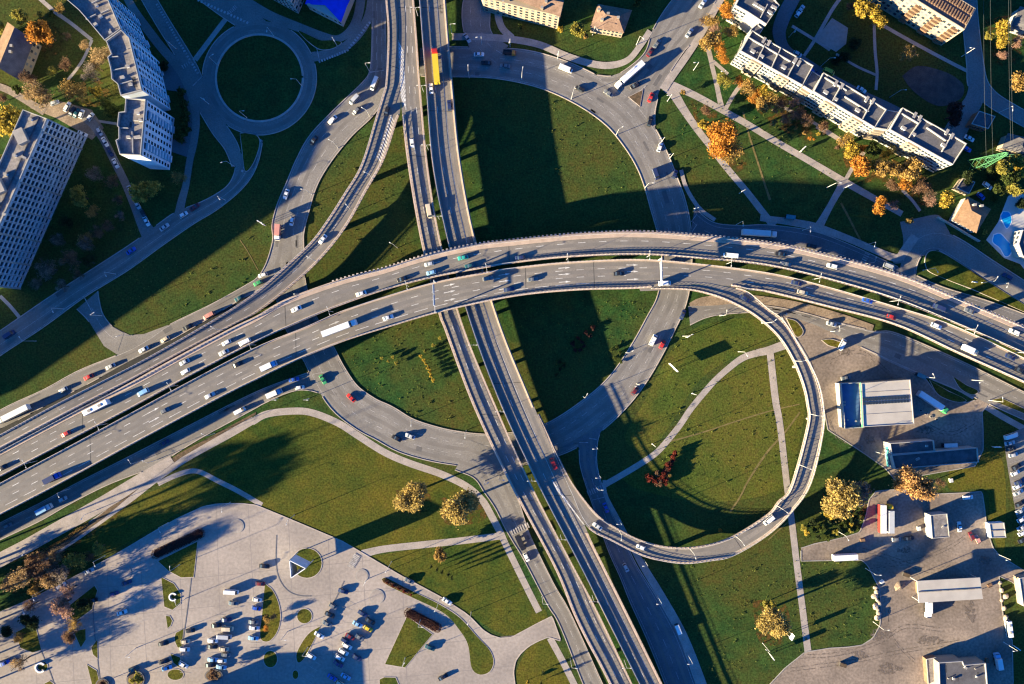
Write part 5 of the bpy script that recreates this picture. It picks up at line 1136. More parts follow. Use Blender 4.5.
# shrubs
for i, (x, y) in enumerate(((421,356),(424,360),(426,364),(428,368),(430,372),(431,376),(433,380))): T(x,y,2.4,'small','yellow','yellow sapling in the row on the verge between ring road and straight viaduct','sapling','row of yellow saplings')
for i, (x, y) in enumerate(((393,357),(388,361),(382,358),(396,363),(425,351),(433,345),(440,338))): T(x,y,2.2,'small','olive','pale young shrub on the verge above the yellow sapling row','shrub','young shrubs of the verge')
for i, (x, y, c) in enumerate(((650,478,'red'),(655,481,'red'),(659,483,'brown'),(662,478,'red'),(664,473,'red'),(667,470,'maroon'),(669,466,'red'),(671,462,'maroon'),(673,458,'red'),(675,454,'red'),(668,476,'gold'),(657,474,'brown'),(665,481,'red'))): T(x,y,4.6,'small',c,'rust red shrub in the clump beside the loop path','shrub','rust red shrubs by the loop path',low=True)
for i, (x, y) in enumerate(((573,344),(578,338),(582,342),(586,333),(590,336),(575,350),(593,328),(580,350),(584,346))): T(x,y,3.2,'small','maroon','dull brown shrub in the shaded clump under the big viaduct','shrub','brown shrubs in the viaduct shade',low=True)
for i, (x, y) in enumerate(((556,375),(560,369),(564,366),(559,362))): T(x,y,2.6,'small','dark','bluish shrub in the shaded clump near the ring road','shrub','bluish shrubs in the shade',low=True)
for i, (x, y) in enumerate(((612,350),(617,347),(620,353),(615,358),(621,362))): T(x,y,2.6,'small','green','green shrub at the shade edge beside the ring road','shrub','green shrubs by the ring road',low=True)
T(720,530,3,'small','orange','tiny orange bush inside the loop meadow','bush'); T(528,682,3,'small','yellow','small yellow sapling on the round corner lawn','sapling')
T(136,679,6.5,'small','olive','dark potted shrub in the round planter at the bottom of the car park','shrub'); T(214,675,6,'small','brown','dark potted shrub in the oval planter beside the tightly parked cars','shrub'); T(267,620,4.5,'airy','gold','golden small tree on the half round lawn between parked cars'); T(273,617,3.5,'airy','tan','tan small tree at the edge of the half round lawn'); T(266,628,3.5,'airy','orange','orange shrub on the half round lawn','shrub'); T(103,684,5,'small','maroon','dark shrub in the planter at the bottom edge','shrub')
for i, (x, y) in enumerate(((431,567),(437,569.5),(442,572),(448.5,574.5),(451.5,578))):
    b = W(x, y, 4); t = thing('columnar_tree', ('first','second','third','fourth','fifth')[i] + ' slim dark columnar tree of the row casting long stripes on the lawn', 'tree', (b.x, b.y, 0), i, 'columnar trees on the lawn')
    o = bpy.data.objects.new('crown', CROWN['tall'][i % 2]); C.objects.link(o); o.parent = t; o.location = (0, 0, 3.6); o.scale = (.75, .75, 2.4); o.material_slots[0].link = 'OBJECT'; o.material_slots[0].material = LEAF['dark']
    q = bpy.data.objects.new('trunk', LIMB['tall']); C.objects.link(q); q.parent = t; q.location = (0, 0, 3.0); q.scale = (1.2, 1.2, 2)
for i, (x, y) in enumerate(((543,673),(541,684))):
    b = W(x, y, 3); t = thing('columnar_tree', ('upper','lower')[i] + ' slim dark tree on the round corner lawn by the side road', 'tree', (b.x, b.y, 0), i, 'columnar trees on the corner lawn')
    o = bpy.data.objects.new('crown', CROWN['tall'][i % 2]); C.objects.link(o); o.parent = t; o.location = (0, 0, 3.0); o.scale = (.9, .9, 1.9); o.material_slots[0].link = 'OBJECT'; o.material_slots[0].material = LEAF['dark']
    q = bpy.data.objects.new('trunk', LIMB['tall']); C.objects.link(q); q.parent = t; q.location = (0, 0, 2.6); q.scale = (1.2, 1.2, 1.7)

# clipped hedges
def hedge(p0, p1, wpx, col, label, h=1.3, n=1500):
    z = h; a = W(*p0, 0); b = W(*p1, 0); d = b - a; L = d.length; d.normalize(); nv = Vector((-d.y, d.x, 0)); w = wpx / S / 2; r = random.Random(int(p0[0])); V = []; F = []
    for k in range(n):
        t = r.uniform(-w, L + w); lim = w if 0 < t < L else math.sqrt(max(0, w * w - (min(abs(t), abs(t - L))) ** 2)); s = r.uniform(-lim, lim); zz = h * (1 - .25 * (abs(s) / w) ** 3) if r.random() < .7 else r.uniform(.1, h)
        if zz < h * .7 and lim > 0: s = math.copysign(lim * r.uniform(.9, 1), s)
        p = a + d * t + nv * s; u = Vector((r.gauss(0, 1), r.gauss(0, 1), r.gauss(0, .7))).normalized() * .2; v = u.cross(Vector((r.gauss(0, 1), r.gauss(0, 1), r.gauss(0, 1)))).normalized() * .16; i = len(V)
        c = Vector((p.x, p.y, zz)); V += [tuple(c - u), tuple(c + v), tuple(c + u), tuple(c - v)]; F.append((i, i + 1, i + 2, i + 3))
    m_ = (a + b) / 2; t = thing('hedge', label, 'hedge', (m_.x, m_.y, 0)); mb = MB(); mb.v = V; mb.f = F; mb.m = [0] * len(F); mb.build('foliage', LEAF[col], t, fix=False)
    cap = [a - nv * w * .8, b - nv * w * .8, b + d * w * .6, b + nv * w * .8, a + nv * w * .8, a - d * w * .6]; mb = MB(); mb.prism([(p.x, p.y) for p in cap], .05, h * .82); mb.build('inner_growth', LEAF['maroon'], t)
hedge((157,553.5), (201,533), 9.5, 'maroon', 'dark clipped hedge with a red tip along the wedge shaped lawn'); hedge((409,612.5), (437,627), 9.5, 'maroon', 'dark clipped hedge beside the triangular lawn of the car park')
hedge((385,580.5), (408,591.5), 4.2, 'brown', 'narrow brown hedge strip beside the zebra crossing road', .7, 700)
for i, (x, y) in enumerate(((387,582.5),(393,586),(398.5,588.5),(404,591.5),(411,595))): T(x,y,1.9,'small','red',('first','second','third','fourth','last')[i] + ' little red shrub in front of the narrow brown hedge','shrub','little red shrubs',low=True)
hedge((62,541), (88,523), 3, 'gold', 'rusty verge hedge along the frontage road', .8, 500); hedge((30,559), (60,542), 3, 'gold', 'rusty verge hedge at the lower end of the frontage road', .8, 500)

# tufts and weeds, uncountable
r = random.Random(5); V = []; F = []
areas = [((470,85),(650,190),260),((330,320),(470,420),240),((520,300),(650,400),300),((660,330),(800,500),300),((130,210),(270,320),170),((310,120),(420,260),220),((640,560),(800,680),300),((680,100),(840,220),220),((800,560),(880,640),150)]
for (x0, y0), (x1, y1), n in areas:
    for k in range(n):
        x, y = r.uniform(x0, x1), r.uniform(y0, y1); p = W(x, y, 0)
        if in_paving(p.x, p.y, None): continue
        s = r.uniform(.18, .42) * (1.8 if r.random() < .10 else 1)
        for j in range(7):
            c = p + Vector((r.gauss(0, s * .5), r.gauss(0, s * .5), abs(r.gauss(s * .4, s * .2)))); u = Vector((r.gauss(0, 1), r.gauss(0, 1), r.gauss(0, 1))).normalized() * s * .45; v = u.cross(Vector((r.gauss(0, 1), r.gauss(0, 1), r.gauss(0, 1)))).normalized() * s * .35
            i = len(V); V += [tuple(c - u), tuple(c + v), tuple(c + u), tuple(c - v)]; F.append((i, i + 1, i + 2, i + 3))
mb = MB(); mb.v = V; mb.f = F; mb.m = [0] * len(F); o = mb.build('undergrowth', leafmat('weed_leaves', (.14, .16, .04)), fix=False); o['kind'] = 'stuff'
# ------------------------------------------------------------------ lamps, signs, small things
def lamp_proto(arms):
    h = 10.0; t = thing('street_lamp', 'proto', 'street lamp'); mb = MB(); mb.tube((0, 0, 0), (0, 0, h), .13, .07, 8); mb.tube((0, 0, 0), (0, 0, .9), .19, .16, 8); mb.build('pole', M['steel'], t, local=True)
    for a in range(arms):
        s = 1 if a == 0 else -1; mb = MB(); mb.tube((0, 0, h - .05), (s * 1.7, 0, h + .35), .055, .045, 6); am = mb.build('arm', M['steel'], t, local=True)
        mb = MB(); mb.box((s * 2.0, 0, h + .36), (.85, .36, .18), 0, .8); mb.build('lamp_head', M['steel'], am, local=True)
    return t
LP1, LP2 = lamp_proto(1), lamp_proto(2)
USED1 = [False, False]
def lamp(x, y, ang, label, z=0.0, two=False, sc_=1.0):
    p = W(x, y, z + 10 * sc_); p.z = z; src = LP2 if two else LP1; k = 1 if two else 0
    grp = 'twin arm lamps along the viaducts' if two else 'street lamps along the roads'
    if not USED1[k]:
        USED1[k] = True; LABELS['proto'].pop(); src.location = p; src.rotation_euler = (0, 0, R(ang)); src.scale = (sc_,) * 3; tag(src, label, 'street lamp', grp); return
    dup(src, p, R(ang), label, 'street lamp', grp, scale=(sc_,) * 3)
# named places used to say which lamp / vehicle is meant
def auto_place(desc, x, y, marks, used, rel=('just above', 'just below', 'just left of', 'just right of')):
    for d, nm, mx, my in sorted((math.hypot(x - m[1], y - m[2]), *m) for m in marks):
        dx, dy = x - mx, y - my; w = rel[0] if abs(dy) >= abs(dx) and dy < 0 else rel[1] if abs(dy) >= abs(dx) else rel[2] if dx < 0 else rel[3]
        s = f'{desc} {w} {nm}'
        if s not in used and len(s.split()) <= 16: used.add(s); return s
    raise ValueError(desc)
PL = [('the roundabout lawn',260,78),('the blue roofed hall',330,5),('the lowest stepped tower',135,128),('the middle stepped tower',125,68),('the long slab block',25,200),('the dark sunken grass sliver by the roundabout',250,148),('the junction of slope road and link road',92,303),('the fork of the slip ramp',399,100),('the ring road oval lawn',560,130),('the pink hipped villa',608,22),
      ('the long cream house',520,12),('the soil triangle at the avenue mouth',637,98),('the large orange tree',722,136),('the bus shelter by the stop path',791,218),('the round orange tree',879,206),('the turning road tip',905,250),('the long dark grass wedge',960,275),('the tan villa',972,215),('the dark red court tree',955,114),('the fuel station hall',880,404),('the two part workshop',935,455),
      ('the loop meadow path bend',690,410),('the rust red shrub clump',663,470),('the shaded zebra crossing',596,490),('the tall straw meadow tree',773,622),('the storage hall in the yard',950,590),('the triangular advertising tower',304,562),('the wedge shaped car park lawn',182,560),('the half round car park lawn',271,612),('the small zebra crossing',354,561),('the triangular car park lawn',408,642),('the straw coloured tree pair',435,503),('the promenade bend',300,412),('the brown verge hedge',120,500),('the yellow sapling row',427,368),('the split of the loop ramp',725,288),('the paved court',932,90),('the playground',838,35)]
used = set()
for x, y, a in ((166,40,-40),(209,57,30),(200,97,-30),(239,111,0),(267,27,-90),(296,79,180),(332,37,-60),(365,63,0),(226,161,200),(217,196,-50),(104,272,-60),(51,308,-60),(22,341,120),(90,315,30),(121,335,200),(366,110,150),(333,142,150),(306,190,170),(257,221,-20),(349,208,130),(394,245,150),(299,294,180),(450,24,0),(481,36,200),(468,70,90),(510,38,-100),(559,50,-110),(522,72,80),(573,92,70),(595,26,-60),(619,129,30),(640,36,-40),(665,137,200),(674,153,200),(649,183,0),(699,207,200),(743,221,-90),(746,189,210),(811,227,-100),(876,242,-110),(853,184,200),(836,183,0),(935,268,-60),(995,281,60),(1009,283,-120),(875,262,80),(672,94,200),(699,62,190),(726,70,200),(797,28,-120),(830,58,0),(901,90,0),(975,48,180),(1013,106,-100),
   (726,315,80),(784,318,60),(840,331,100),(935,378,120),(984,381,200),(1003,402,100),(688,336,20),(629,353,30),(585,398,60),(640,385,200),(745,352,-60),(697,395,160),(656,447,140),(598,449,180),(601,478,180),(622,525,170),(648,566,180),(662,604,180),(693,664,180),(598,490,0),(411,421,-90),(465,433,-90),(303,400,0),(328,347,-150),(271,400,0),(206,436,150),(147,463,150),(131,464,120),(57,493,-60),(84,515,-120),(25,551,-120),(158,528,-60),(222,507,-90),(93,562,-60),(32,596,-60),(22,609,-60),(170,571,90),(288,520,-110),(363,586,60),(388,568,-120),(437,607,-120),(470,620,-120),(418,627,0),(402,667,60),(281,640,0),(176,606,100),(125,657,0),(302,656,0),(543,604,0),(572,668,0),(886,455,90),(846,536,-60),(876,575,0),(884,630,0),(1011,560,180),(1018,651,180),(770,652,150),(499,480,0),(484,485,30)):
    lamp(x, y, a, auto_place('thin steel street lamp', x, y, PL, used))
used2 = set()
DL = [('the yellow truck',436,66),('the white bus',95,408),('the long white truck on the big curve',338,328),('the red car on the big curve',65,434),('the pale van on the straight viaduct',429,211),('the sign gantry over the inner carriageway',659,270),('the white van on the outer carriageway',731,255),('the split of the loop ramp',725,288),('the crossing of both viaducts',465,285),('the dark blue car on the big curve',868,300),('the white car on the loop ramp',769,521),('the red van on the straight viaduct',553,464),('the merge of the loop ramp',587,520),('the top of the slip ramp',395,30),('the pale lorry at the right end of the big curve',971,349),('the teal car',463,257),('the bottom end of the straight viaduct',640,680)]
gap = lambda a, b, x: a.near(x, 300 if x > 300 else 400)[0]
def gpt(x):   # middle of the slot between the two high carriageways
    i = int(np.argmin(np.abs(ND.rp[:, 0] - x))); j = int(np.argmin(np.abs(SD.lp[:, 0] - x))); p = (ND.r[i] + SD.l[j]) / 2
    d = ND.r[min(i + 1, ND.n - 1)] - ND.r[max(0, i - 1)]; return p, math.degrees(math.atan2(d.y, d.x))
def dlamp(p, a, lab, z, two=True, s=1.0):
    q = P(Vector((p.x, p.y, z + 10 * s))); lamp(*q, a, lab, z, two, s)
for x in (35,105,178,255,332,410,488,568,647,728,812,890,966,1015):
    p, a = gpt(x); dlamp(p, a + 90, auto_place('twin arm lamp between the high carriageways', *P(p), DL, used2), p.z - 1.0, True, .85)
for y in (16,92,150,219,346,410,478,536,595,660):
    i = int(np.argmin(np.abs(HW.rp[:, 1] - y))); j = int(np.argmin(np.abs(HE.lp[:, 1] - y))); p = (HW.r[i] + HE.l[j]) / 2; dlamp(p, 0, auto_place('twin arm lamp in the straight viaduct slot', *P(p), DL, used2), p.z - .6, True, .85)
for i, (x, y) in enumerate(((796,363),(810,414),(803,465),(781,508),(739,540),(690,551),(770,320),(616,537))):
    z, a = LP.near(x, y); p = LP.inset('r', .4)[int(np.argmin(np.hypot(LP.cp[:, 0] - x, LP.cp[:, 1] - y)))]; q = (LP.l[int(np.argmin(np.hypot(LP.cp[:, 0] - x, LP.cp[:, 1] - y)))] - p)
    lamp(*P(Vector((p.x, p.y, z + 9.4))), math.degrees(math.atan2(q.y, q.x)), ('first','second','third','fourth','fifth','sixth','zeroth','last')[i].replace('zeroth','topmost') + ' slender lamp on the inner railing of the loop ramp', z - .5)
for i, (x, y) in enumerate(((372,178),(311,258),(215,320))):
    k = int(np.argmin(np.hypot(C2.cp[:, 0] - x, C2.cp[:, 1] - y))); p = C2.inset('r', .4)[k]; q = C2.l[k] - p; lamp(*P(Vector((p.x, p.y, p.z + 9.5))), math.degrees(math.atan2(q.y, q.x)), ('upper','middle','lower')[i] + ' slender lamp on the railing of the slip ramp', p.z - .5)

# sign gantries over the big curve
def gantry(key, x, label, panels):
    rb = DECKS[key]; i = int(np.argmin(np.abs(rb.cp[:, 0] - x))); a, b = rb.l[i], rb.r[i]; d = (b - a); L = d.length; d.normalize(); nv = Vector((-d.y, d.x, 0)); c = (a + b) / 2; rz = math.atan2(d.y, d.x)
    t = thing('sign_gantry', label, 'sign gantry', (c.x, c.y, 0)); h = 7.2
    for p in (a + d * .25, b - d * .25): mb = MB(); mb.box((p.x, p.y, c.z + h / 2 - .3), (.45, .45, h + .6), rz); mb.build('post', M['steel'], t)
    mb = MB(); mb.box((c.x, c.y, c.z + h + .2), (L + .4, .25, .4), rz); mb.build('beam', M['steel'], t)
    for f, w in panels: p = a.lerp(b, f) - nv * .45; mb = MB(); mb.box((p.x, p.y, c.z + h), (w, .18, 2.6), rz); mb.build('sign_panel', M['panel_grey'], t)
gantry('S', 659, 'white sign gantry spanning the inner high carriageway before the loop ramp', ((.30, 3.6), (.66, 4.2)))
gantry('S', 437, 'grey sign gantry over the inner high carriageway above the straight viaduct', ((.28, 4.0), (.62, 4.6)))

# billboards
def billboard(x, y, ang, w, label, h=3.2, z=2.6):
    p = W(x, y, z + h / 2); t = thing('billboard', label, 'billboard', (p.x, p.y, 0), R(ang))
    for s in (-1, 1): mb = MB(); mb.tube((s * w * .3, 0, 0), (s * w * .3, 0, z + .4), .12, .12, 6); mb.build('post', M['steel'], t, local=True)
    mb = MB(); mb.box((0, 0, z + h / 2), (w, .3, h)); mb.build('panel', M['white'], t, local=True)
billboard(673.5,367.5,-45,5.2,'white billboard on the loop meadow throwing a square shadow'); billboard(772,657,-55,2.2,'white billboard on the meadow near the yard corner'); billboard(792,637,60,2.6,'small white billboard between the golden tree and the straight path'); billboard(802,113,50,3,'white notice board on the lawn below the saplings') if False else None
billboard(803,149,45,3.2,'white notice board on the lawn above the park path',1.6,1.2); billboard(688.5,336.5,30,1.6,'small white sign post on the loop meadow by the ring road',1.2,3.5); billboard(997,447,0,3.2,'white signboard on the grass between workshop and parked cars',1.5,1.5); billboard(261,223,-35,3.6,'white billboard beside the slip road bend',2.4,3); billboard(975,282,-10,2.0,'small white sign inside the long dark grass wedge',1,1.5); billboard(1017,648,-35,3,'white signboard on the grass beside the parked bus',1.5,1.5)

# bus shelters, kiosk
def shelter(x, y, ang, l, label, m='steel'):
    p = W(x, y, 2.6); t = thing('bus_shelter', label, 'bus shelter', (p.x, p.y, 0), R(ang))
    mb = MB(); mb.box((0, 0, 2.6), (l, 1.9, .14)); mb.build('roof', M[m], t, local=True); mb = MB(); mb.box((0, .8, 1.25), (l - .2, .08, 2.3)); mb.build('back_wall', M['glass'], t, local=True)
    for s in (-1, 1): mb = MB(); mb.box((s * (l / 2 - .1), 0, 1.25), (.08, 1.5, 2.5)); mb.build('side_wall', M['glass'], t, local=True)
    mb = MB(); mb.box((0, .4, .45), (l - 1, .4, .08)); mb.build('bench', M['wood'], t, local=True)
shelter(791,217,-8,4.2,'glass bus shelter on the pavement by the stop path','teal_trim'); shelter(678.5,630,-68,4.4,'white roofed bus shelter beside the shaded road under the straight viaduct','white'); shelter(922,376,-25,4.2,'teal bus shelter beside the road behind the fuel station','teal_trim'); shelter(951,445.5,2,6,'white roofed shelter against the wall of the workshop','white')
# pylon and its wires
b = W(972, 171, 0); top = W(1008, 147, 25); top.x = b.x; top.y = b.y
pb = Vector(((b.x), b.y, 0)); hgt = 24.0; base = W(984, 162, 8); pb = Vector((base.x, base.y, 0))
t = thing('power_pylon', 'green lattice power pylon rising beside the last terrace block', 'pylon', pb); M['green_paint'] = mat('green_paint', (.075, .22, .10), (.055, .17, .075), 1.0, .6)
lv = [0, 5, 9.5, 13.5, 17, 20, 22.5, hgt]; wd = [2.6, 2.1, 1.7, 1.35, 1.05, .8, .6, .25]
for sx, sy in ((1, 1), (1, -1), (-1, 1), (-1, -1)):
    mb = MB()
    for k in range(7): mb.tube((sx * wd[k], sy * wd[k], lv[k]), (sx * wd[k + 1], sy * wd[k + 1], lv[k + 1]), .14, .12, 5)
    mb.build('leg', M['green_paint'], t, local=True)
for f in range(4):
    mb = MB(); c_ = [(1, 1), (-1, 1), (-1, -1), (1, -1)]; p, q = c_[f], c_[(f + 1) % 4]
    for k in range(7):
        mb.tube((p[0] * wd[k], p[1] * wd[k], lv[k]), (q[0] * wd[k + 1], q[1] * wd[k + 1], lv[k + 1]), .07, .07, 4); mb.tube((q[0] * wd[k], q[1] * wd[k], lv[k]), (p[0] * wd[k + 1], p[1] * wd[k + 1], lv[k + 1]), .07, .07, 4)
    mb.build('bracing', M['green_paint'], t, local=True)
for z, l in ((18, 5.5), (21, 4.5)):
    mb = MB(); mb.tube((-l, 0, z + .4), (l, 0, z + .4), .12, .12, 5); mb.tube((-l, 0, z + .4), (0, 0, z - .8), .08, .08, 4); mb.tube((l, 0, z + .4), (0, 0, z - .8), .08, .08, 4); mb.build('crossarm', M['green_paint'], t, local=True)
M['cable'] = mat('cable', (.10, .11, .11), None, 1.0)
for i, (dx, z) in enumerate(((-5.4, 18), (5.4, 18), (-4.4, 21), (4.4, 21))):
    mb = MB(); pts = [(dx, 130 * k / 12, z + .2 - 14 * (k / 12) * (1 - k / 12) * .5) for k in range(13)]
    for k in range(12): mb.tube(pts[k], pts[k + 1], .035, .035, 4)
    o = mb.build('power_line', M['cable'], t, local=True)
# pools
M['water'] = mat('pool_water', (.008, .34, .62), (.006, .28, .58), .3, .35, spec=.15)
def pool(pts, label):
    q = cr(pts + [pts[0]], 6)[:-1]; w = [tuple(W(*p)[:2]) for p in q]; c = cen(w); t = thing('swimming_pool', label, 'pool', c)
    o = inset_poly(w, -.45); mb = MB(); mb.prism(o, .03, .14); mb.build('rim', M['white'], t); mb = MB(); mb.prism(w, .05, .17); mb.build('water', M['water'], t)
pool([(1003,212),(1009,213),(1011,221),(1007,228),(1004,224),(1001,217)],'upper small kidney shaped turquoise pool on the villa terrace'); pool([(994,235),(1000,234),(1006,240),(1011,246),(1010,254),(1005,256),(1000,248),(993,242)],'lower larger turquoise pool near the garden edge')
# garden wall of the villa
lowwall([(936,217.5),(950,225),(965,234),(981,243.5)], 'pale garden wall between the tan villa and the turning road', .5, 1.8)
bpy.data.objects[LABELS['pale garden wall between the tan villa and the turning road'][-1]].data.materials[0] = M['kerb']
# triangular advertising tower
A, B, D = [W(*q, 13) for q in ((289.5,560.5),(305.5,568.5),(291,578))]; c = (A + B + D) / 3
t = thing('advertising_tower', 'three sided white advertising tower standing on the round lawn', 'billboard tower', (c.x, c.y, 0))
for p, q in ((A, B), (B, D), (D, A)):
    m_ = (p + q) / 2; d = q - p; mb = MB(); mb.box((m_.x, m_.y, 8.4), (d.length - .35, .22, 9.2), math.atan2(d.y, d.x)); mb.build('panel', M['panel_grey'], t)
    mb = MB(); mb.box((m_.x, m_.y, 13.06), (d.length + .25, .3, .12), math.atan2(d.y, d.x)); mb.build('frame', M['white'], t)
for p in (A, B, D):
    mb = MB(); mb.tube((p.x, p.y, 0), (p.x, p.y, 13), .22, .2, 8); mb.build('post', M['steel'], t)
# round bench islands and kerb planters
def bench(x, y, r, label):
    p = W(x, y); t = thing('round_bench', label, 'bench', (p.x, p.y, 0)); c = lambda q, a0=.6, a1=5.6: [(q * math.cos(a0 + (a1 - a0) * k / 20), q * math.sin(a0 + (a1 - a0) * k / 20)) for k in range(21)]
    mb = MB(); mb.prism(c(r / S) + c(r / S * .72)[::-1], .34, .85); mb.build('seat', M['white'], t, local=True); mb = MB(); mb.prism(c(r / S * .7) + c(r / S * .5)[::-1], .34, .6); mb.build('plinth_ring', M['concrete'], t, local=True)
bench(173.5,596.5,4.2,'curved white bench on the tear shaped lawn of the car park'); bench(41,667,5.4,'curved white bench on the round lawn near the bottom edge')
def planter(x, y, rx, ry, label):
    p = W(x, y); t = thing('planter', label, 'planter', (p.x, p.y, 0)); mb = MB(); c = lambda k_: [(rx / S * k_ * math.cos(2 * math.pi * k / 24), ry / S * k_ * math.sin(2 * math.pi * k / 24)) for k in range(24)]
    mb.prism(c(1), 0, .6); mb.build('bowl', M['asphalt_new'], t, local=True); mb = MB(); mb.prism(c(.85), .55, .66); mb.build('soil', M['soil'], t, local=True)
planter(136,679,9,9,'round dark planter at the bottom of the car park'); planter(214,675,9,6,'oval dark planter beside the tightly parked cars'); planter(103,685,7,7,'round dark planter cut by the bottom picture edge')
# stones edging the yard
M['stone'] = mat('boulder', (.42, .33, .24), (.33, .26, .19), .8, .95)
def stone(x, y, s, lab, g):
    bm = bmesh.new(); bmesh.ops.create_icosphere(bm, subdivisions=2, radius=s); r = random.Random(int(x * 31 + y * 17))
    for v in bm.verts: v.co = Vector((v.co.x * 1.15, v.co.y * .9, v.co.z * .7)) * (1 + r.uniform(-.14, .14)) 
    me = bpy.data.meshes.new('boulder'); bm.to_mesh(me); bm.free(); me.materials.append(M['stone']); o = bpy.data.objects.new('boulder', me); C.objects.link(o); p = W(x, y); o.location = (p.x, p.y, s * .45); o.rotation_euler = (0, 0, r.uniform(0, 6)); tag(o, lab, 'boulder', g)
for i, (x, y) in enumerate(((875,587.5),(876,592),(874,596),(877,600),(878.5,603.5),(875,606),(877.5,609),(878,613),(876.5,617))): stone(x, y, .9 + .25 * (i % 3), ('topmost','second','third','fourth','fifth','sixth','seventh','eighth','lowest')[i] + ' boulder of the row on the grass left of the storage hall', 'boulders left of the storage hall')
for i, (x, y) in enumerate(((999.5,582.5),(1001,590),(1005,596),(1001.5,600),(1003.5,608),(1005,617.5),(1007,626),(1008.5,634.5))): stone(x, y, .85 + .2 * (i % 3), ('topmost','second','third','fourth','fifth','sixth','seventh','lowest')[i] + ' boulder of the row on the verge right of the storage hall', 'boulders right of the storage hall')
for i, (x, y) in enumerate(((920.5,410.5),(926,413.5),(931,416.5),(936.5,419.5))):
    p = W(x, y); mb = MB(); mb.prism([(.75 * math.cos(a), .75 * math.sin(a)) for a in np.linspace(0, 6.283, 14, False)], 0, .3); mb.mi = 1; mb.prism([(.45 * math.cos(a), .45 * math.sin(a)) for a in np.linspace(0, 6.283, 12, False)], .2, .34); o = mb.build('tank_cover', [M['concrete'], M['trim']]); o.location = (p.x, p.y, .05); tag(o, ('first','second','third','fourth')[i] + ' round concrete tank cover in the row beside the green cabbed truck', 'tank cover', 'tank covers')

# goods lying about the yard
rk = random.Random(8)
def pile(kind, x, y, lab):
    p = W(x, y); t = thing(kind, lab, {'pallet_stack': 'pallets', 'crate': 'crate', 'skip_container': 'skip', 'sand_heap': 'heap'}[kind], (p.x, p.y, .11), rk.uniform(0, 3))
    if kind == 'pallet_stack':
        for k in range(5): mb = MB(); mb.box((0, 0, .08 + k * .2), (1.9, 1.5, .13)); mb.build('pallet', M['wood'], t, local=True)
    elif kind == 'skip_container':
        mb = MB(); w = [(-1.6, -.9), (1.6, -.9), (1.6, .9), (-1.6, .9)]; mb.prism([(a * .85, b * .9) for a, b in w], 0, 1.3, w); mb.build('body', M['felt_patch'], t, local=True); mb = MB(); mb.prism([(a * .9, b * .85) for a, b in w], 1.25, 1.34); mb.build('load', M['soil'], t, local=True)
    elif kind == 'sand_heap':
        mb = MB(); c = [(2.6 * math.cos(a) * rk.uniform(.8, 1.2), 2.0 * math.sin(a) * rk.uniform(.8, 1.2)) for a in np.linspace(0, 6.283, 16, False)]; mb.prism(c, 0, .7, [(a * .55, b * .55) for a, b in c]); mb.prism([(a * .56, b * .56) for a, b in c], .6, 1.3, [(a * .12, b * .12) for a, b in c]); mb.build('heap_body', M['sand'], t, local=True)
    else:
        mb = MB(); mb.box((0, 0, .6), (1.6, 1.2, 1.2)); mb.build('box_body', M['white'], t, local=True); mb = MB(); mb.box((0, 0, 1.23), (1.7, 1.3, .08)); mb.build('lid', M['steel'], t, local=True)
pile('sand_heap',899,586,'pale sand heap standing in the yard beside the storage hall'); pile('crate',918,528,'white crate on the fenced garden beside the grey roofed garage'); pile('pallet_stack',989,585,'stack of brown pallets between storage hall and boulder row'); pile('pallet_stack',862,540,'stack of brown pallets at the yard edge by the thicket'); pile('skip_container',905,574,'dark rubbish skip behind the sand heap'); pile('pallet_stack',986,660,'stack of brown pallets beside the yard house'); pile('crate',881,581,'small white crate at the end of the boulder row'); pile('skip_container',842,664,'dark rubbish skip near the foot of the straight path'); pile('crate',950,480,'white crate on the grass behind the workshop')
# ------------------------------------------------------------------ vehicles
def carpaint(name, c, r=.32, metal=0.0):
    m = mat('paint_' + name, c, tuple(v * .92 for v in c), .8, r, spec=.5, metal=metal); return m
PAINT = {k: carpaint(k, c) for k, c in {'white': (.72, .71, .69), 'silver': (.44, .45, .46), 'grey': (.16, .165, .17), 'black': (.018, .018, .02), 'navy': (.022, .035, .10), 'blue': (.025, .09, .42), 'light blue': (.22, .42, .62), 'red': (.48, .03, .025), 'maroon': (.15, .02, .025), 'green': (.05, .30, .11), 'teal': (.03, .33, .26), 'dark teal': (.015, .075, .09), 'beige': (.55, .46, .33), 'yellow': (.65, .44, .03), 'orange': (.62, .22, .03), 'pink': (.55, .25, .20), 'purple': (.10, .05, .13), 'brown': (.16, .09, .05)}.items()}
def loft(secs, name, mats, parent, faces_mat=None):
    """secs: list of (x, [(y,z) half section from bottom to top centre]) mirrored into closed rings"""
    V = []; F = []; MI = []; n = None
    for x, hs in secs:
        ring = [(x, y, z) for y, z in hs] + [(x, -y, z) for y, z in hs[::-1]]; n = len(ring); V += ring
    for k in range(len(secs) - 1):
        for j in range(n):
            a = k * n + j; b = k * n + (j + 1) % n; F.append((a, b, b + n, a + n)); MI.append(faces_mat(k, j, n) if faces_mat else 0)
    F.append(tuple(range(n))[::-1]); F.append(tuple(range((len(secs) - 1) * n, len(secs) * n))); MI += [0, 0]
    me = bpy.data.meshes.new(name); me.from_pydata(V, [], F)
    for m in mats: me.materials.append(m)
    me.polygons.foreach_set('material_index', MI)
    bm = bmesh.new(); bm.from_mesh(me); bmesh.ops.recalc_face_normals(bm, faces=bm.faces); bm.to_mesh(me); bm.free()
    o = bpy.data.objects.new(name, me); C.objects.link(o); o.parent = parent; return o
def wheels(t, xs, wy, r, w=.24):
    for x in xs:
        for s in (-1, 1):
            mb = MB(); mb.tube((x, s * wy - s * w, r), (x, s * wy, r), r, r, 10); mb.build('wheel', M['tyre'], t, local=True)
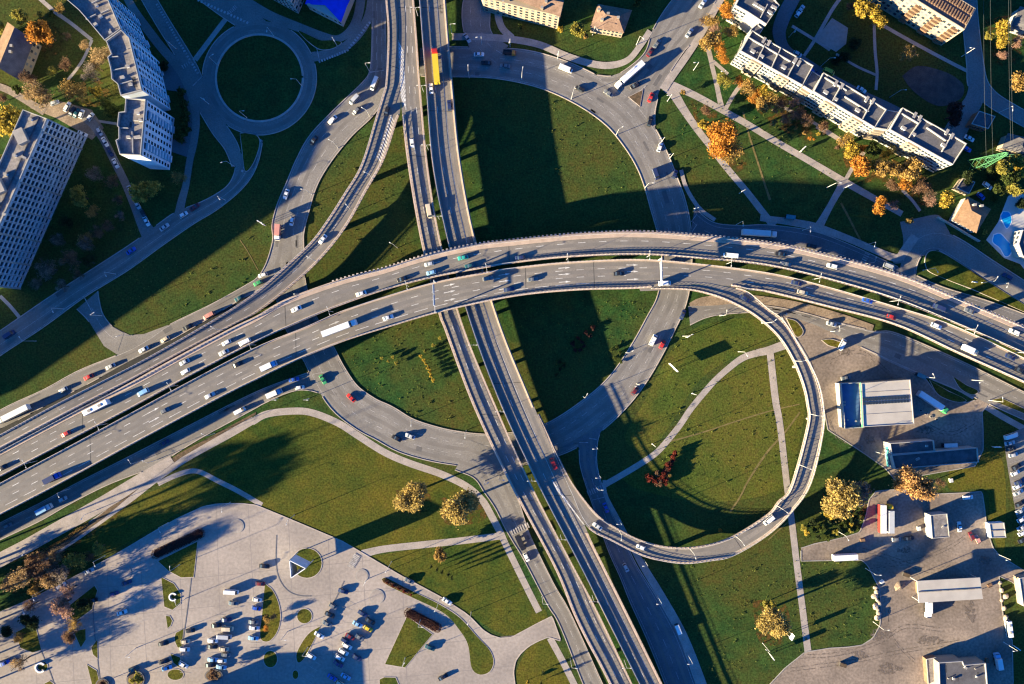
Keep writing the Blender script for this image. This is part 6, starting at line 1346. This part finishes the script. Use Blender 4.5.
def glass(t, pts, name, m='glass'):
    mb = MB(); up = Vector((0, 0, .012)); p = [Vector(q) for q in pts]; nrm = (p[1] - p[0]).cross(p[2] - p[0]).normalized()
    if nrm.z < 0: nrm = -nrm
    mb.face([q + nrm * .02 for q in p]); mb.face([q - nrm * .02 for q in p][::-1]); n = len(p)
    for i in range(n): j = (i + 1) % n; mb.face([p[i] + nrm * .02, p[j] + nrm * .02, p[j] - nrm * .02, p[i] - nrm * .02])
    mb.build(name, M[m], t, local=True)
def car_proto(name, L, Wd, Hh, hood, ws, rw, tail, belt=.92, roofw=.78):
    """x forward; hood/ws/rw/tail are x positions along the car from the front as fractions"""
    t = bpy.data.objects.new(name, None); C.objects.link(t); hw = Wd / 2; X = lambda f: L / 2 - f * L; b = .28
    def low(f, w, zb, zt): return (X(f), [(w * .9, zb), (w, zb + .25), (w * .98, zt - .06), (w * .9, zt)] + [(w * .45, zt + .015)])
    def cab(f, w, zt, rw_): return (X(f), [(w * .9, b), (w, b + .25), (w * .98, belt - .05), (w * .93, belt)] + [(w * rw_, zt)])
    secs = [low(0, hw * .80, .38, .62), low(.03, hw * .93, .3, .74), low(hood * .5, hw, b, belt - .08), low(hood, hw, b, belt - .02), cab(ws, hw, Hh - .06, roofw), cab((ws + rw) / 2, hw, Hh, roofw), cab(rw, hw, Hh - .05, roofw), low(tail, hw, b, belt), low(.98, hw * .93, .32, belt - .08), low(1, hw * .84, .4, .75)]
    def fm(k, j, n): return 1 if 4 <= k < 6 and j in (3, n - 5 + 0) else 0
    o = loft(secs, 'body', [PAINT['white'], M['glass']], t, fm)
    w1, w2 = hw * .90, hw * roofw * .97
    glass(t, [(X(hood) - .02, -w1 * .96, belt + .0), (X(hood) - .02, w1 * .96, belt + .0), (X(ws) - .0, w2, Hh - .065), (X(ws) - .0, -w2, Hh - .065)], 'windscreen')
    glass(t, [(X(rw), -w2, Hh - .055), (X(rw), w2, Hh - .055), (X(tail) + .02, w1 * .93, belt + .02), (X(tail) + .02, -w1 * .93, belt + .02)], 'rear_window')
    wheels(t, (X(.19), X(.81)), hw, .31); return t
PROTO = {}
PROTO['sedan'] = car_proto('sedan', 4.7, 1.84, 1.46, .27, .41, .70, .86)
PROTO['hatchback'] = car_proto('hatchback', 4.15, 1.78, 1.5, .24, .38, .84, .965)
PROTO['estate car'] = car_proto('estate_car', 4.75, 1.86, 1.56, .25, .38, .88, .97, .95)
PROTO['van'] = car_proto('van', 5.4, 2.0, 2.15, .12, .24, .96, .99, 1.25, .86)
def long_van():
    t = bpy.data.objects.new('minibus', None); C.objects.link(t); s = lambda x, w, zb, zt, r_: (x, [(w * .92, zb), (w, zb + .3), (w * .98, 1.25), (w * .96, zt - .3), (w * r_, zt)])
    loft([s(3.1, .85, .4, 1.15, .8), s(2.6, .98, .35, 1.35, .9), s(1.95, 1.02, .35, 2.35, .84), s(-3.0, 1.02, .35, 2.5, .86), s(-3.15, .98, .4, 2.4, .84)], 'body', [PAINT['white'], M['glass']], t, lambda k, j, n: 1 if k == 2 and j in (2, n - 4) else 0)
    glass(t, [(2.62, -.86, 1.38), (2.62, .86, 1.38), (1.97, .78, 2.33), (1.97, -.78, 2.33)], 'windscreen'); wheels(t, (2.0, -1.9), 1.02, .36); return t
PROTO['minibus'] = long_van()
def bus_proto():
    t = bpy.data.objects.new('bus', None); C.objects.link(t); s = lambda x, w, zt: (x, [(w * .96, .4), (w, .9), (w, 1.1), (w * .985, 2.5), (w * .9, zt)])
    loft([s(5.9, 1.15, 2.9), s(5.6, 1.27, 3.1), s(-5.6, 1.27, 3.1), s(-5.9, 1.2, 3.0)], 'body', [PAINT['white'], M['glass']], t, lambda k, j, n: 1 if j in (2, n - 4) and k == 1 else 0)
    mb = MB(); mb.box((5.86, 0, 1.95), (.16, 2.1, 1.4)); mb.build('windscreen', M['glass'], t, local=True)
    for x in (2.8, -2.2): mb = MB(); mb.box((x, 0, 3.2), (1.6, 1.2, .22), 0, .9); mb.build('roof_unit', M['concrete'], t, local=True)
    wheels(t, (3.9, -3.2), 1.25, .48, .3); return t
PROTO['bus'] = bus_proto()
def truck_proto(name, tl, ht=4.0, tw=2.55, cab_l=2.3, gap=.9, roofcab=3.3):
    """articulated or rigid lorry: cab in front (x+), box behind"""
    t = bpy.data.objects.new(name, None); C.objects.link(t); T_ = cab_l + gap + tl; x0 = T_ / 2
    s = lambda x, w, zt: (x, [(w * .95, .5), (w, .9), (w, 1.5), (w * .97, zt - .35), (w * .86, zt)])
    loft([s(x0, 1.12, 2.4), s(x0 - .35, 1.22, roofcab - .25), s(x0 - .9, 1.24, roofcab), s(x0 - cab_l, 1.24, roofcab + .15)], 'cab', [PAINT['white']], t)
    mb = MB(); mb.box((x0 - .12, 0, 2.05), (.2, 2.0, .9)); mb.build('windscreen', M['glass'], t, local=True)
    mb = MB(); mb.box((x0 - cab_l - gap - tl / 2, 0, (ht + 1.15) / 2), (tl, tw, ht - 1.15)); 
    o = mb.build('cargo_box', PAINT['white'], t, local=True)
    mb = MB(); mb.box((0, 0, .85), (T_ - .8, 1.0, .36)); mb.build('chassis', M['trim'], t, local=True)
    xs = (x0 - 1.2, x0 - cab_l - gap - 1.2 + .3) + ((-x0 + 1.6, -x0 + 2.9, -x0 + 4.2) if tl > 9 else (-x0 + 1.6,)); wheels(t, xs, 1.24, .5, .32); return t
PROTO['long truck'] = truck_proto('long_truck', 12.6); PROTO['box truck'] = truck_proto('box_truck', 5.0, 3.2, 2.3, 1.9, .25, 2.5)
def pickup_proto():
    t = bpy.data.objects.new('flatbed_truck', None); C.objects.link(t); s = lambda x, w, zt: (x, [(w * .95, .45), (w, .9), (w, 1.3), (w * .96, zt - .3), (w * .85, zt)])
    loft([s(2.9, .95, 1.4), s(2.5, 1.02, 2.0), s(2.1, 1.05, 2.25), s(1.2, 1.05, 2.25)], 'cab', [PAINT['white']], t); mb = MB(); mb.box((2.72, 0, 1.8), (.2, 1.6, .6)); mb.build('windscreen', M['glass'], t, local=True)
    mb = MB(); mb.box((-1.0, 0, .95), (3.9, 2.1, .16)); 
    for y in (-1, 1): mb.box((-1.0, y, 1.2), (3.9, .08, .4))
    mb.build('flatbed', M['trim'], t, local=True); wheels(t, (1.9, -1.7), 1.0, .4); return t
PROTO['flatbed truck'] = pickup_proto()
def trailer_proto():
    t = bpy.data.objects.new('trailer', None); C.objects.link(t); mb = MB(); mb.box((0, 0, 2.55), (12.6, 2.5, 2.8)); mb.build('cargo_box', PAINT['white'], t, local=True); mb = MB(); mb.box((0, 0, .95), (12, 1, .35)); mb.build('chassis', M['trim'], t, local=True); wheels(t, (-4.6, -3.3, -2.0), 1.22, .5, .32)
    for y in (-.7, .7): mb = MB(); mb.box((4.4, y, .45), (.14, .14, .9)); mb.build('landing_leg', M['steel'], t, local=True)
    return t
PROTO['trailer'] = trailer_proto()
VUSED = set(); FIRST = set(); vused_lab = set(); NV = [0]
ROADKEYS = {'G': 'under_road', 'SL': 'slope_road', 'WS': 'west_slip', 'F': 'frontage', 'A': 'avenue', 'FE': 'frontage_east', 'U': 'uturn_road', 'SR': 'station_road', 'SB': 'south_branch', 'LR': 'lower_road'}
PL2 = PL + [('the oval planter',214,675),('the yellow hatchback',368,629),('the white minibus with the long shadow',231,592),('the low kerb wall',187,620),('the tight white trio',343,652),('the curved white bench',173,596),('the grey leaf shaped lawn',308,645)]
def car(kind, col, x, y, where, road=None, cab=None, grp=None, scale=None):
    """road: (key, sign) for traffic, or an angle in degrees for parked vehicles"""
    z = 0.26
    if isinstance(road, tuple):
        k, sg = road
        if k in DECKS: z, a = DECKS[k].near(x, y); z += .004
        else: z, a = ROADS[ROADKEYS[k]][0].near(x, y); z = ROADS[ROADKEYS[k]][1] + .004
        if sg < 0: a += math.pi
    else: a = R(road or 0)
    if not isinstance(road, tuple): z = .115
    hh = {'van': 2.1, 'minibus': 2.4, 'bus': 3.1, 'long truck': 4, 'box truck': 3.2, 'trailer': 3.9}.get(kind, 1.4)
    p = W(x, y, z + hh * .8); p.z = z
    nm = {'hatchback': 'hatchback car', 'sedan': 'saloon car'}.get(kind, kind); desc = f'{col} {nm}' if not where.startswith('=') else where[1:]
    if where.startswith('='): lab = desc
    elif where == '@': lab = auto_place(f'{col} {nm}', x, y, PL2, vused_lab)
    else: lab = f'{desc} {where}'
    cat = {'sedan': 'car', 'hatchback': 'car', 'estate car': 'car', 'minibus': 'van', 'long truck': 'truck', 'box truck': 'truck', 'flatbed truck': 'truck'}.get(kind, kind)
    mats = {'body': PAINT[col], 'cargo_box': PAINT[col], 'cab': PAINT[cab or col]}
    src = PROTO[kind]; g = grp or ('traffic on the roads' if isinstance(road, tuple) else 'parked vehicles'); NV[0] += 1
    dup(src, p, a, lab, cat, g, mats, scale)
N, S_, Wd_, E_ = 'N', 'S', 'W', 'E'
D_ = -1
# outer high carriageway (traffic runs to the lower left)
for k, c, x, y, w in (('sedan','white',361,293.5,'on the outer high carriageway above the long white truck'),('sedan','white',296,309,'on the outer high carriageway where the slip ramp joins'),('hatchback','silver',429,264,'behind the teal car on the outer high carriageway'),('sedan','black',402,279,'with a silver roof edge on the outer high carriageway'),('hatchback','light blue',431,272.5,'in the inner lane of the outer high carriageway'),('sedan','teal',463,257.5,'above the viaduct crossing'),('sedan','dark teal',470,265.7,'beside the teal car above the viaduct crossing'),
  ('minibus','white',731,255.3,'on the outer high carriageway near the sign gantry shadow'),('sedan','black',781,254,'in the walkway side lane of the outer high carriageway'),('sedan','grey',786,264,'next to the black saloon on the outer high carriageway'),('estate car','white',832.6,266,'on the outer high carriageway above the fuel station'),('van','navy',940,307.5,'in the inner lane near the right end of the outer carriageway'),('sedan','grey',970,311,'in the walkway side lane near the right end'),('estate car','white',1015,332,'at the right picture edge on the outer carriageway'),
  ('hatchback','white',226,342.5,'on the outer high carriageway nearest the striped walkway'),('sedan','silver',223.5,352.5,'with dark glass in the inner lane of the outer carriageway'),('van','white',244,342,'leading a dark roofed car on the outer carriageway'),('sedan','silver',184,362,'in the walkway side lane behind the white van and bus'),('hatchback','white',185,371.5,'in the inner lane level with the silver saloon'),('van','light blue',142,392.5,'following the white bus'),('bus','white',95.5,407.5,'on the outer high carriageway'),('hatchback','red',65,434,'on the outer high carriageway ahead of the white bus'),('sedan','black',1,468,'at the left picture edge on the outer carriageway'),('hatchback','navy',520,257.5,'in the shaded inner lane above the viaduct crossing')):
    car(k, c, x, y, w, (N, D_))
# inner high carriageway (towards the right)
for k, c, x, y, w, cab in (('long truck','white',339,328,'with a white cab on the inner high carriageway','white'),('sedan','white',388,317.5,'with a dark blue bonnet beside the long white truck',None),('box truck','white',268,366,'with a blue cab on the inner high carriageway','light blue'),('hatchback','grey',164.5,410.5,'alone in the middle lane of the inner high carriageway',None),('sedan','black',237,364.3,'near the slot of the inner high carriageway',None),('sedan','silver',209.5,395.5,'in the outermost lane of the inner high carriageway',None),('box truck','navy',51,478.5,'near the left end of the inner high carriageway','blue'),('sedan','grey',488,278.3,'in the gantry shadow of the inner high carriageway',None),('sedan','navy',509,289.3,'in the loop ramp lane above the straight viaduct',None),('sedan','grey',532.6,279.3,'in the middle lane above the oval lawn',None),('sedan','black',619,273.6,'in the middle lane before the sign gantry',None),('van','white',665,283,'just past the sign gantry',None),('sedan','navy',797,283,'on the inner high carriageway past the loop ramp split',None),('estate car','beige',803,292.5,'on the inner high carriageway past the loop ramp split',None),('sedan','blue',868,300.5,'on the inner high carriageway above the fuel station',None),('hatchback','red',892,317,'hugging the railing above the fuel station',None),('estate car','white',937,326,'on the inner high carriageway near the right end',None),('box truck','white',971,350,'near the right end of the inner carriageway','beige'),('sedan','navy',1011,357,'near the right picture edge on the inner carriageway',None),('sedan','black',1021,370.5,'at the right picture edge hugging the railing',None)):
    car(k, c, x, y, w, (S_, 1), cab)
car('sedan','white',322.6,239,'on the curve of the slip ramp',('C',1)); car('hatchback','black',386.5,111,'at the top of the slip ramp beside the chevrons',('C',1))
car('hatchback','white',412,142.5,'on the straight viaduct just below the fork',('W',1)); car('minibus','beige',428.8,211,'on the straight viaduct above the crossing',('W',1))
car('sedan','white',431,88,'behind the yellow truck',('E',D_)); car('estate car','navy',449.3,105,'in the outer lane of the straight viaduct',('E',D_)); car('long truck','yellow',435.6,65,'with a red cab on the straight viaduct',('E',D_),'red'); car('van','red',553.5,464,'beside the railing where the loop ramp merges',('E',D_))
car('van','white',769.5,520.5,'on the loop ramp over the straight path',('L',1)); car('sedan','navy',745,298.5,'entering the loop ramp',('L',1)); car('sedan','silver',597.5,526.5,'leaving the loop ramp near its merge',('L',1)); car('hatchback','white',641,547.5,'low on the loop ramp above the shaded road',('L',1))
for k, c, x, y, w, cab in (('long truck','white',12,414.5,'on the ground lane at the left picture edge','white'),('hatchback','silver',62.5,390,'behind the long white truck on the ground lane',None),('sedan','red',88,377,'on the ground lane below the dark meadow',None),('sedan','silver',110,366.5,'between two dark cars on the ground lane',None),('sedan','white',143,349.5,'on the ground lane where the link road joins',None),('hatchback','beige',164.5,339.3,'on the ground lane just above the slip ramp end',None),('sedan','black',187,327,'on the ground lane beside the sunny meadow',None),('van','pink',208,315.5,'faded red on the ground lane',None),('sedan','dark teal',239,298,'on the ground lane below the meadow billboard',None),('hatchback','green',257.5,283,'squeezed under the slip ramp bend',None),('hatchback','white',262.5,275,'just ahead of the green car on the bend',None),('box truck','pink',277,232,'with a white cab on the slip road bend','white'),('sedan','white',286,194,'on the slip road beside the shaded lawn',None),('hatchback','white',291.8,221,'in the middle lane of the slip road bend',None),('sedan','black',313.5,140,'in the shaded lane of the slip road',None),('sedan','white',332.4,119.3,'on the slip road with its shadow on sunny asphalt',None),('hatchback','grey',356,110.6,'on the sunny strip of the slip road',None),('van','silver',354,98.8,'on the shaded strip of the slip road',None),('minibus','white',374,83,'at the top of the slip road under the slip ramp',None)):
    car(k, c, x, y, w, ('WS', D_), cab)
# ring road
for k, c, x, y, w, rd, cab in (('sedan','silver',467,37.5,'on the branch road above the ring',-55,None),('sedan','white',479,54,'on the shaded top of the ring road',0,None),('flatbed truck','white',509.5,52.5,'=flatbed truck with an orange cab on the shaded ring road',-8,'orange'),('sedan','black',486,62.5,'on the shaded top of the ring road',('G',1),None),('sedan','grey',505,65.5,'on the shaded top of the ring road near the lamp',('G',1),None),('minibus','white',566,68,'on the sunny top of the ring road',-22,None),('hatchback','black',580,88.5,'on the ring road lawn side lane',('G',1),None),('sedan','grey',608.5,93,'waiting at the avenue mouth',('G',1),None),('long truck','white',630,74,'turning out of the avenue',-139,'white'),('sedan','black',635,85,'queuing beside the long white truck',-150,None),('sedan','red',651,97,'in the right turn lane beside the soil triangle',66,None),('estate car','black',650,121,'on the right lane of the ring road below the soil triangle',75,None),('hatchback','white',660,147,'on the ring road beside the meadow path verge',70,None),('van','navy',656,173.5,'on the ring road just before the bridge shade',('G',D_),None),('hatchback','navy',675,174,'on the right lane before the bridge shade',65,None),('sedan','maroon',650.5,51.8,'in the avenue lane nearest the pink villa',55,None),('sedan','grey',657,43.3,'in the avenue just above a maroon car',55,None),('sedan','silver',689.6,32.3,'in the outer avenue lane by the golden brown tree',55,None),('sedan','white',703,3,'at the top picture edge of the avenue',55,None),
  ('sedan','navy',683,314.5,'on the ring road just out of the big viaduct',('G',1),None),('van','white',653.5,340,'on the ring road beside a red car',('G',1),None),('hatchback','red',662.5,344.5,'on the ring road beside a white van',('G',1),None),('hatchback','maroon',635,391,'on the ring road at the edge of the shade',('G',1),None),('sedan','green',322.7,379.5,'leaving the shade of the big curve',('G',1),None),('sedan','red',351,398,'on the ring road below the big curve',('G',D_),None),('sedan','silver',410,436.3,'in the middle of the lower ring road',('G',D_),None),('sedan','black',396.5,438.5,'beside a silver car on the lower ring road',('G',D_),None)):
    car(k, c, x, y, w, rd, cab)
for k, c, x, y, w, rd, cab in (('hatchback','white',299.5,387.5,'at the mouth of the frontage road','F',None),('box truck','white',273.6,393.5,'on the frontage road near the promenade','F','light blue'),('sedan','blue',293.7,379.5,'in the shaded lane of the frontage road','F',None),('van','white',239,411,'on the frontage road at the shade edge','F',None),('sedan','navy',164,443,'deep in the shade of the frontage road','F',None),('box truck','light blue',43,509.5,'with a white bonnet on the frontage road','F','white'),('hatchback','silver',62,499.5,'in the shade near the light blue truck','F',None),('hatchback','grey',7,526,'at the left picture edge of the frontage road','F',None),
  ('sedan','blue',130.6,250.7,'on the slope road near the shaded grove','SL',None),('sedan','silver',164,227,'on the slope road at the parking lane mouth','SL',None),('hatchback','white',183,214.5,'on the slope road ahead of a maroon car','SL',None),('van','navy',8,334.5,'at the left end of the slope road','SL',None),
  ('long truck','white',760,233,'with a white cab on the shaded road beside the big curve','FE','white'),('sedan','black',812,246,'on the shaded road beside the walkway railing','FE',None),('van','silver',890,266.5,'on the shaded road by the turning tip','FE',None),('estate car','navy',1008,276.5,'on the turning road above the long dark grass wedge','U',None),('sedan','blue',606,508,'on the shaded road beyond the zebra crossing','SB',None),('hatchback','silver',626,568,'on the shaded road under the loop ramp','SB',None)):
    car(k, c, x, y, w, (rd, 1), cab)
car('sedan','maroon',194,207,'parked in deep shade above the slope road',36); car('sedan','silver',832,324,'on the road below the big curve by the gravel strip',-15); car('van','white',843,344.5,'=white van leaving the forecourt across the pier shadow',62); car('sedan','grey',846.5,378,'parked above the fuel station hall',10)
car('long truck','white',934,402.5,'=white long truck with a lime green cab beside the fuel station',-33,'green'); car('box truck','black',520.5,543,'=black tipper truck halted beside the straight viaduct, shaded',-65,'black'); car('hatchback','white',526.5,557.5,'=white car at the shade edge of the lower side road',-65)
# courtyard and grove parking
for k, c, x, y, w, a in (('sedan','white',146,221,'at the mouth of the grove parking lane',-62),('hatchback','silver',137,204.5,'parked second from the slope road in the grove lane',-62),('hatchback','black',143,214,'parked tight behind a white saloon in the grove lane',-62),('sedan','silver',130,190,'parked in the grove lane under the shaded round tree',-62),('sedan','white',115,163,'parked at the lower end of the tower lane row',-62),('hatchback','silver',99,131,'parked topmost in the tower lane row',-60),('sedan','white',104.5,141.5,'parked second in the tower lane row',-60),('sedan','navy',109.5,151.5,'parked third in the tower lane row',-60),('sedan','white',82,133.5,'parked across the corner of the slab block',-25),('estate car','white',66.7,106.5,'topmost of the row of parked cars under the golden tree',60),('sedan','black',71.5,111,'parked between two white cars under the golden tree',60),('sedan','dark teal',76,112.8,'parked fourth in the row under the golden tree',60),('hatchback','white',81,113.6,'parked last in the row under the golden tree',70),('hatchback','white',90,116.5,'parked alone on the sandy yard edge',55),('hatchback','silver',54,102.5,'parked alone near the tan half bare tree',20),
   ('sedan','silver',801,9,'parked on the shaded road by the playground',50),('hatchback','white',799,13,'parked behind a silver car by the playground',50),('hatchback','silver',798,53.5,'parked behind the bay fronted terrace',-28),('hatchback','blue',812.5,71.5,'parked behind the terrace gap, upper of two',-60),('hatchback','navy',818,75,'parked behind the terrace gap, lower of two',-60),('van','yellow',829.6,71,'parked behind the middle terrace',-25),('sedan','white',862,89.3,'parked behind the middle terrace roof edge',-32),('sedan','white',970,138,'parked in the shaded yard below the dark garage',-28),('sedan','blue',967,148.5,'parked at the end of the last terrace',-28),('estate car','white',988,185.5,'in the drive of the tan villa',-35),('hatchback','blue',981.5,196,'in the drive of the tan villa',-40),('hatchback','navy',890,118,'parked in deep shade behind the last terrace',-28)):
    car(k, c, x, y, w, a)
# parking strip at the right edge
for i, (k, c, x, y, a) in enumerate((('minibus','white',1012.5,436,17),('sedan','silver',1010.5,443,12),('sedan','black',1011.5,449,12),('hatchback','silver',1014,455,14),('sedan','black',1017,467,28),('hatchback','white',1016,473,24),('sedan','navy',1020,482,28),('hatchback','white',1018,486.5,28),('sedan','silver',1019,492.5,28),('sedan','black',1020.5,504,28),('sedan','silver',1021,511,28),('hatchback','white',1022,519.5,30),('sedan','silver',1022.5,527.5,30),('hatchback','white',1023,533,30),('sedan','black',1023.5,540,30))):
    car(k, c, x, y, '=' + f'{c} {k} ' + ('first','second','third','fourth','fifth','sixth','seventh','eighth','ninth','tenth','eleventh','twelfth','thirteenth','fourteenth','last')[i] + ' from the top in the right edge parking strip', a, grp='cars in the right edge strip')
for k, c, x, y, w, a, cab in (('sedan','white',960,527,'parked in the shade beside the grey roofed garage',95,None),('hatchback','maroon',972,536.3,'parked with a red bumper beside a white and red car',115,None),('hatchback','pink',978,539.5,'parked beside the maroon car in the yard corner',115,None),('estate car','white',968.5,497.5,'parked at the top of the yard under the grass',5,None),('sedan','black',909.5,538.5,'parked below the garden with the white crate',10,None),('hatchback','grey',897,539.5,'parked at the nose of the trailers',5,None),('bus','white',1010.5,629.5,'=white minibus coach parked at the end of the boulder row',97,None),('box truck','white',999.5,662,'=white box truck with a light blue cab beside the yard house',100,'light blue'),('trailer','white',883,519,'=white roofed trailer with a red side wall in the yard',90,None),('long truck','silver',891,519,'=silver long trailer with a yellow cab parked beside the red walled trailer',90,'yellow'),('trailer','white',845.5,557.5,'=white trailer lying across the yard entrance by the lawn',3,None),('box truck','white',929.5,610,'=white box truck backed against the storage hall',-90,None)):
    car(k, c, x, y, w, a, cab, scale=(.62, .85, .85) if k == 'bus' else (.85, 1, 1) if k == 'trailer' and y > 550 else (.8, .95, 1) if k == 'long truck' and c == 'silver' else None)
# the car park
for k, c, x, y, a, w in (('minibus','white',231,592.5,-4,'=white minibus with the longest shadow of the car park'),('sedan','black',264,566.5,-6,'@'),('hatchback','maroon',260,584,-5,'@'),('sedan','grey',233,603.5,-5,'@'),('hatchback','white',257,600,-8,'@'),('hatchback','blue',256,608.5,-12,'@'),('sedan','black',216,626,4,'@'),('sedan','navy',226,620,4,'@'),('van','beige',226.8,629.3,-2,'=beige van parked among dark cars in the dense middle cluster'),('minibus','silver',224,637.3,-4,'=silver minibus parked just below the beige van'),('sedan','white',212.5,641,-2,'@'),('sedan','black',212,647,-3,'@'),('hatchback','beige',224,649.5,-3,'@'),('sedan','light blue',212.5,660,-2,'@'),('hatchback','white',221.5,661,-2,'@'),('sedan','black',210,665.5,2,'@'),('sedan','light blue',221,667.5,-8,'@'),('sedan','white',254,628.3,-5,'@'),('sedan','light blue',253,638.5,-6,'@'),('sedan','grey',253.5,622.3,-4,'@'),('hatchback','grey',226,655,-4,'@'),
   ('sedan','black',162.7,644,12,'@'),('hatchback','beige',185,641.8,4,'@'),('estate car','white',184.3,649.6,-4,'@'),('sedan','black',163.5,662,14,'@'),('sedan','light blue',166.5,668.5,14,'@'),('estate car','white',183,665,-30,'@'),('sedan','dark teal',133,669.5,16,'@'),('hatchback','black',190,631,6,'@'),
   ('sedan','navy',343,591.5,-18,'@'),('hatchback','grey',333,606.5,-30,'@'),('sedan','black',329.5,615,-25,'@'),('sedan','grey',327,624,-25,'@'),('sedan','white',319,635.5,-30,'@'),('estate car','white',311,656.5,-32,'@'),('sedan','light blue',357.5,624.5,-28,'@'),('sedan','black',370,621.5,-30,'@'),('hatchback','yellow',368,629,-30,'=yellow hatchback car among dark cars in the lower car park'),('sedan','maroon',350,637,-30,'@'),('sedan','grey',359,637.5,-32,'@'),('estate car','white',347,646.3,-30,'=white estate car, upper of the tight white trio'),('estate car','white',343.5,652.3,-30,'=white estate car in the middle of the tight white trio'),('estate car','white',339.7,658,-30,'=white estate car, lowest of the tight white trio'),('sedan','purple',338,664.5,-32,'@'),('sedan','navy',356.5,657.8,-30,'@'),('sedan','blue',332,678,-32,'@'),('sedan','light blue',345.5,677,-30,'@'),('hatchback','beige',339.5,683.5,-30,'@'),('sedan','navy',362.5,614,-30,'@'),('hatchback','navy',345,641,-30,'@'),
   ('sedan','dark teal',430,648,-22,'@'),('sedan','black',443,677.5,30,'@'),('sedan','grey',409,581,-24,'=grey saloon car on the road beside the little red shrubs'),('sedan','white',447,601.5,-33,'=white saloon car with a black rear on the road past the red shrubs'),('estate car','white',60.5,586,25,'=white estate car under the pinkish bare tree'),('sedan','silver',88.5,571.3,22,'=silver saloon car on the entry road below the grove'),('sedan','black',92,601,15,'@'),('sedan','navy',126,583,20,'@'),('hatchback','purple',113.5,594,15,'@'),('sedan','white',121.5,612.8,18,'@'),('sedan','blue',4,663.5,25,'=blue saloon car at the left edge of the car park')):
    car(k, c, x, y, w, a, grp='cars in the big car park')
for o in list(C.objects):
    if o.get('label', '').startswith('white roofed trailer with a red side wall'):
        mb = MB(); mb.box((0, 1.31, 2.4), (12.5, .1, 2.5)); mb.build('side_wall', PAINT['red'], o, local=True)
for t in PROTO.values():
    for o in list(t.children): bpy.data.objects.remove(o)
    bpy.data.objects.remove(t)
# ------------------------------------------------------------------ camera, sun, sky
sc = bpy.context.scene
cd = bpy.data.cameras.new('camera'); co = bpy.data.objects.new('camera', cd); C.objects.link(co)
co.location = (0, 0, H); co.rotation_euler = (0, 0, 0)
cd.sensor_width = 36; cd.lens = 36 * H / (1024 / S); cd.clip_end = 4000; cd.clip_start = 1
sc.camera = co
EL = 11.6; AZ = 22.3                      # shadows run 22 degrees above the picture's x axis
d = Vector((math.cos(R(AZ)) * math.cos(R(EL)), math.sin(R(AZ)) * math.cos(R(EL)), -math.sin(R(EL))))
sl = bpy.data.lights.new('sun', 'SUN'); so = bpy.data.objects.new('sun', sl); C.objects.link(so)
sl.energy = 5.0; sl.angle = R(0.5); sl.color = (1.0, 0.83, 0.50)
so.rotation_euler = d.to_track_quat('-Z', 'Y').to_euler(); so.location = (-200, -80, 120)
wd = bpy.data.worlds.new('World'); sc.world = wd; wd.use_nodes = True
nt = wd.node_tree; bg = nt.nodes['Background']
sky = nt.nodes.new('ShaderNodeTexSky'); sky.sky_type = 'NISHITA'; sky.sun_disc = False
sky.sun_elevation = R(EL); sky.sun_rotation = math.atan2(-d.x, -d.y)
tint = nt.nodes.new('ShaderNodeMix'); tint.data_type = 'RGBA'; tint.blend_type = 'MULTIPLY'; tint.inputs[0].default_value = 1
tint.inputs[7].default_value = (0.052, 0.30, 0.82, 1)
nt.links.new(sky.outputs[0], tint.inputs[6]); nt.links.new(tint.outputs[2], bg.inputs['Color'])
bg.inputs['Strength'].default_value = 0.08
vs = sc.view_settings; vs.view_transform = 'Standard'; vs.look = 'None'; vs.exposure = 2.5; vs.gamma = 1; vs.use_curve_mapping = False
sc.cycles.filter_width = 1.25; sc.cycles.max_bounces = 4; sc.cycles.diffuse_bounces = 1; sc.cycles.glossy_bounces = 2
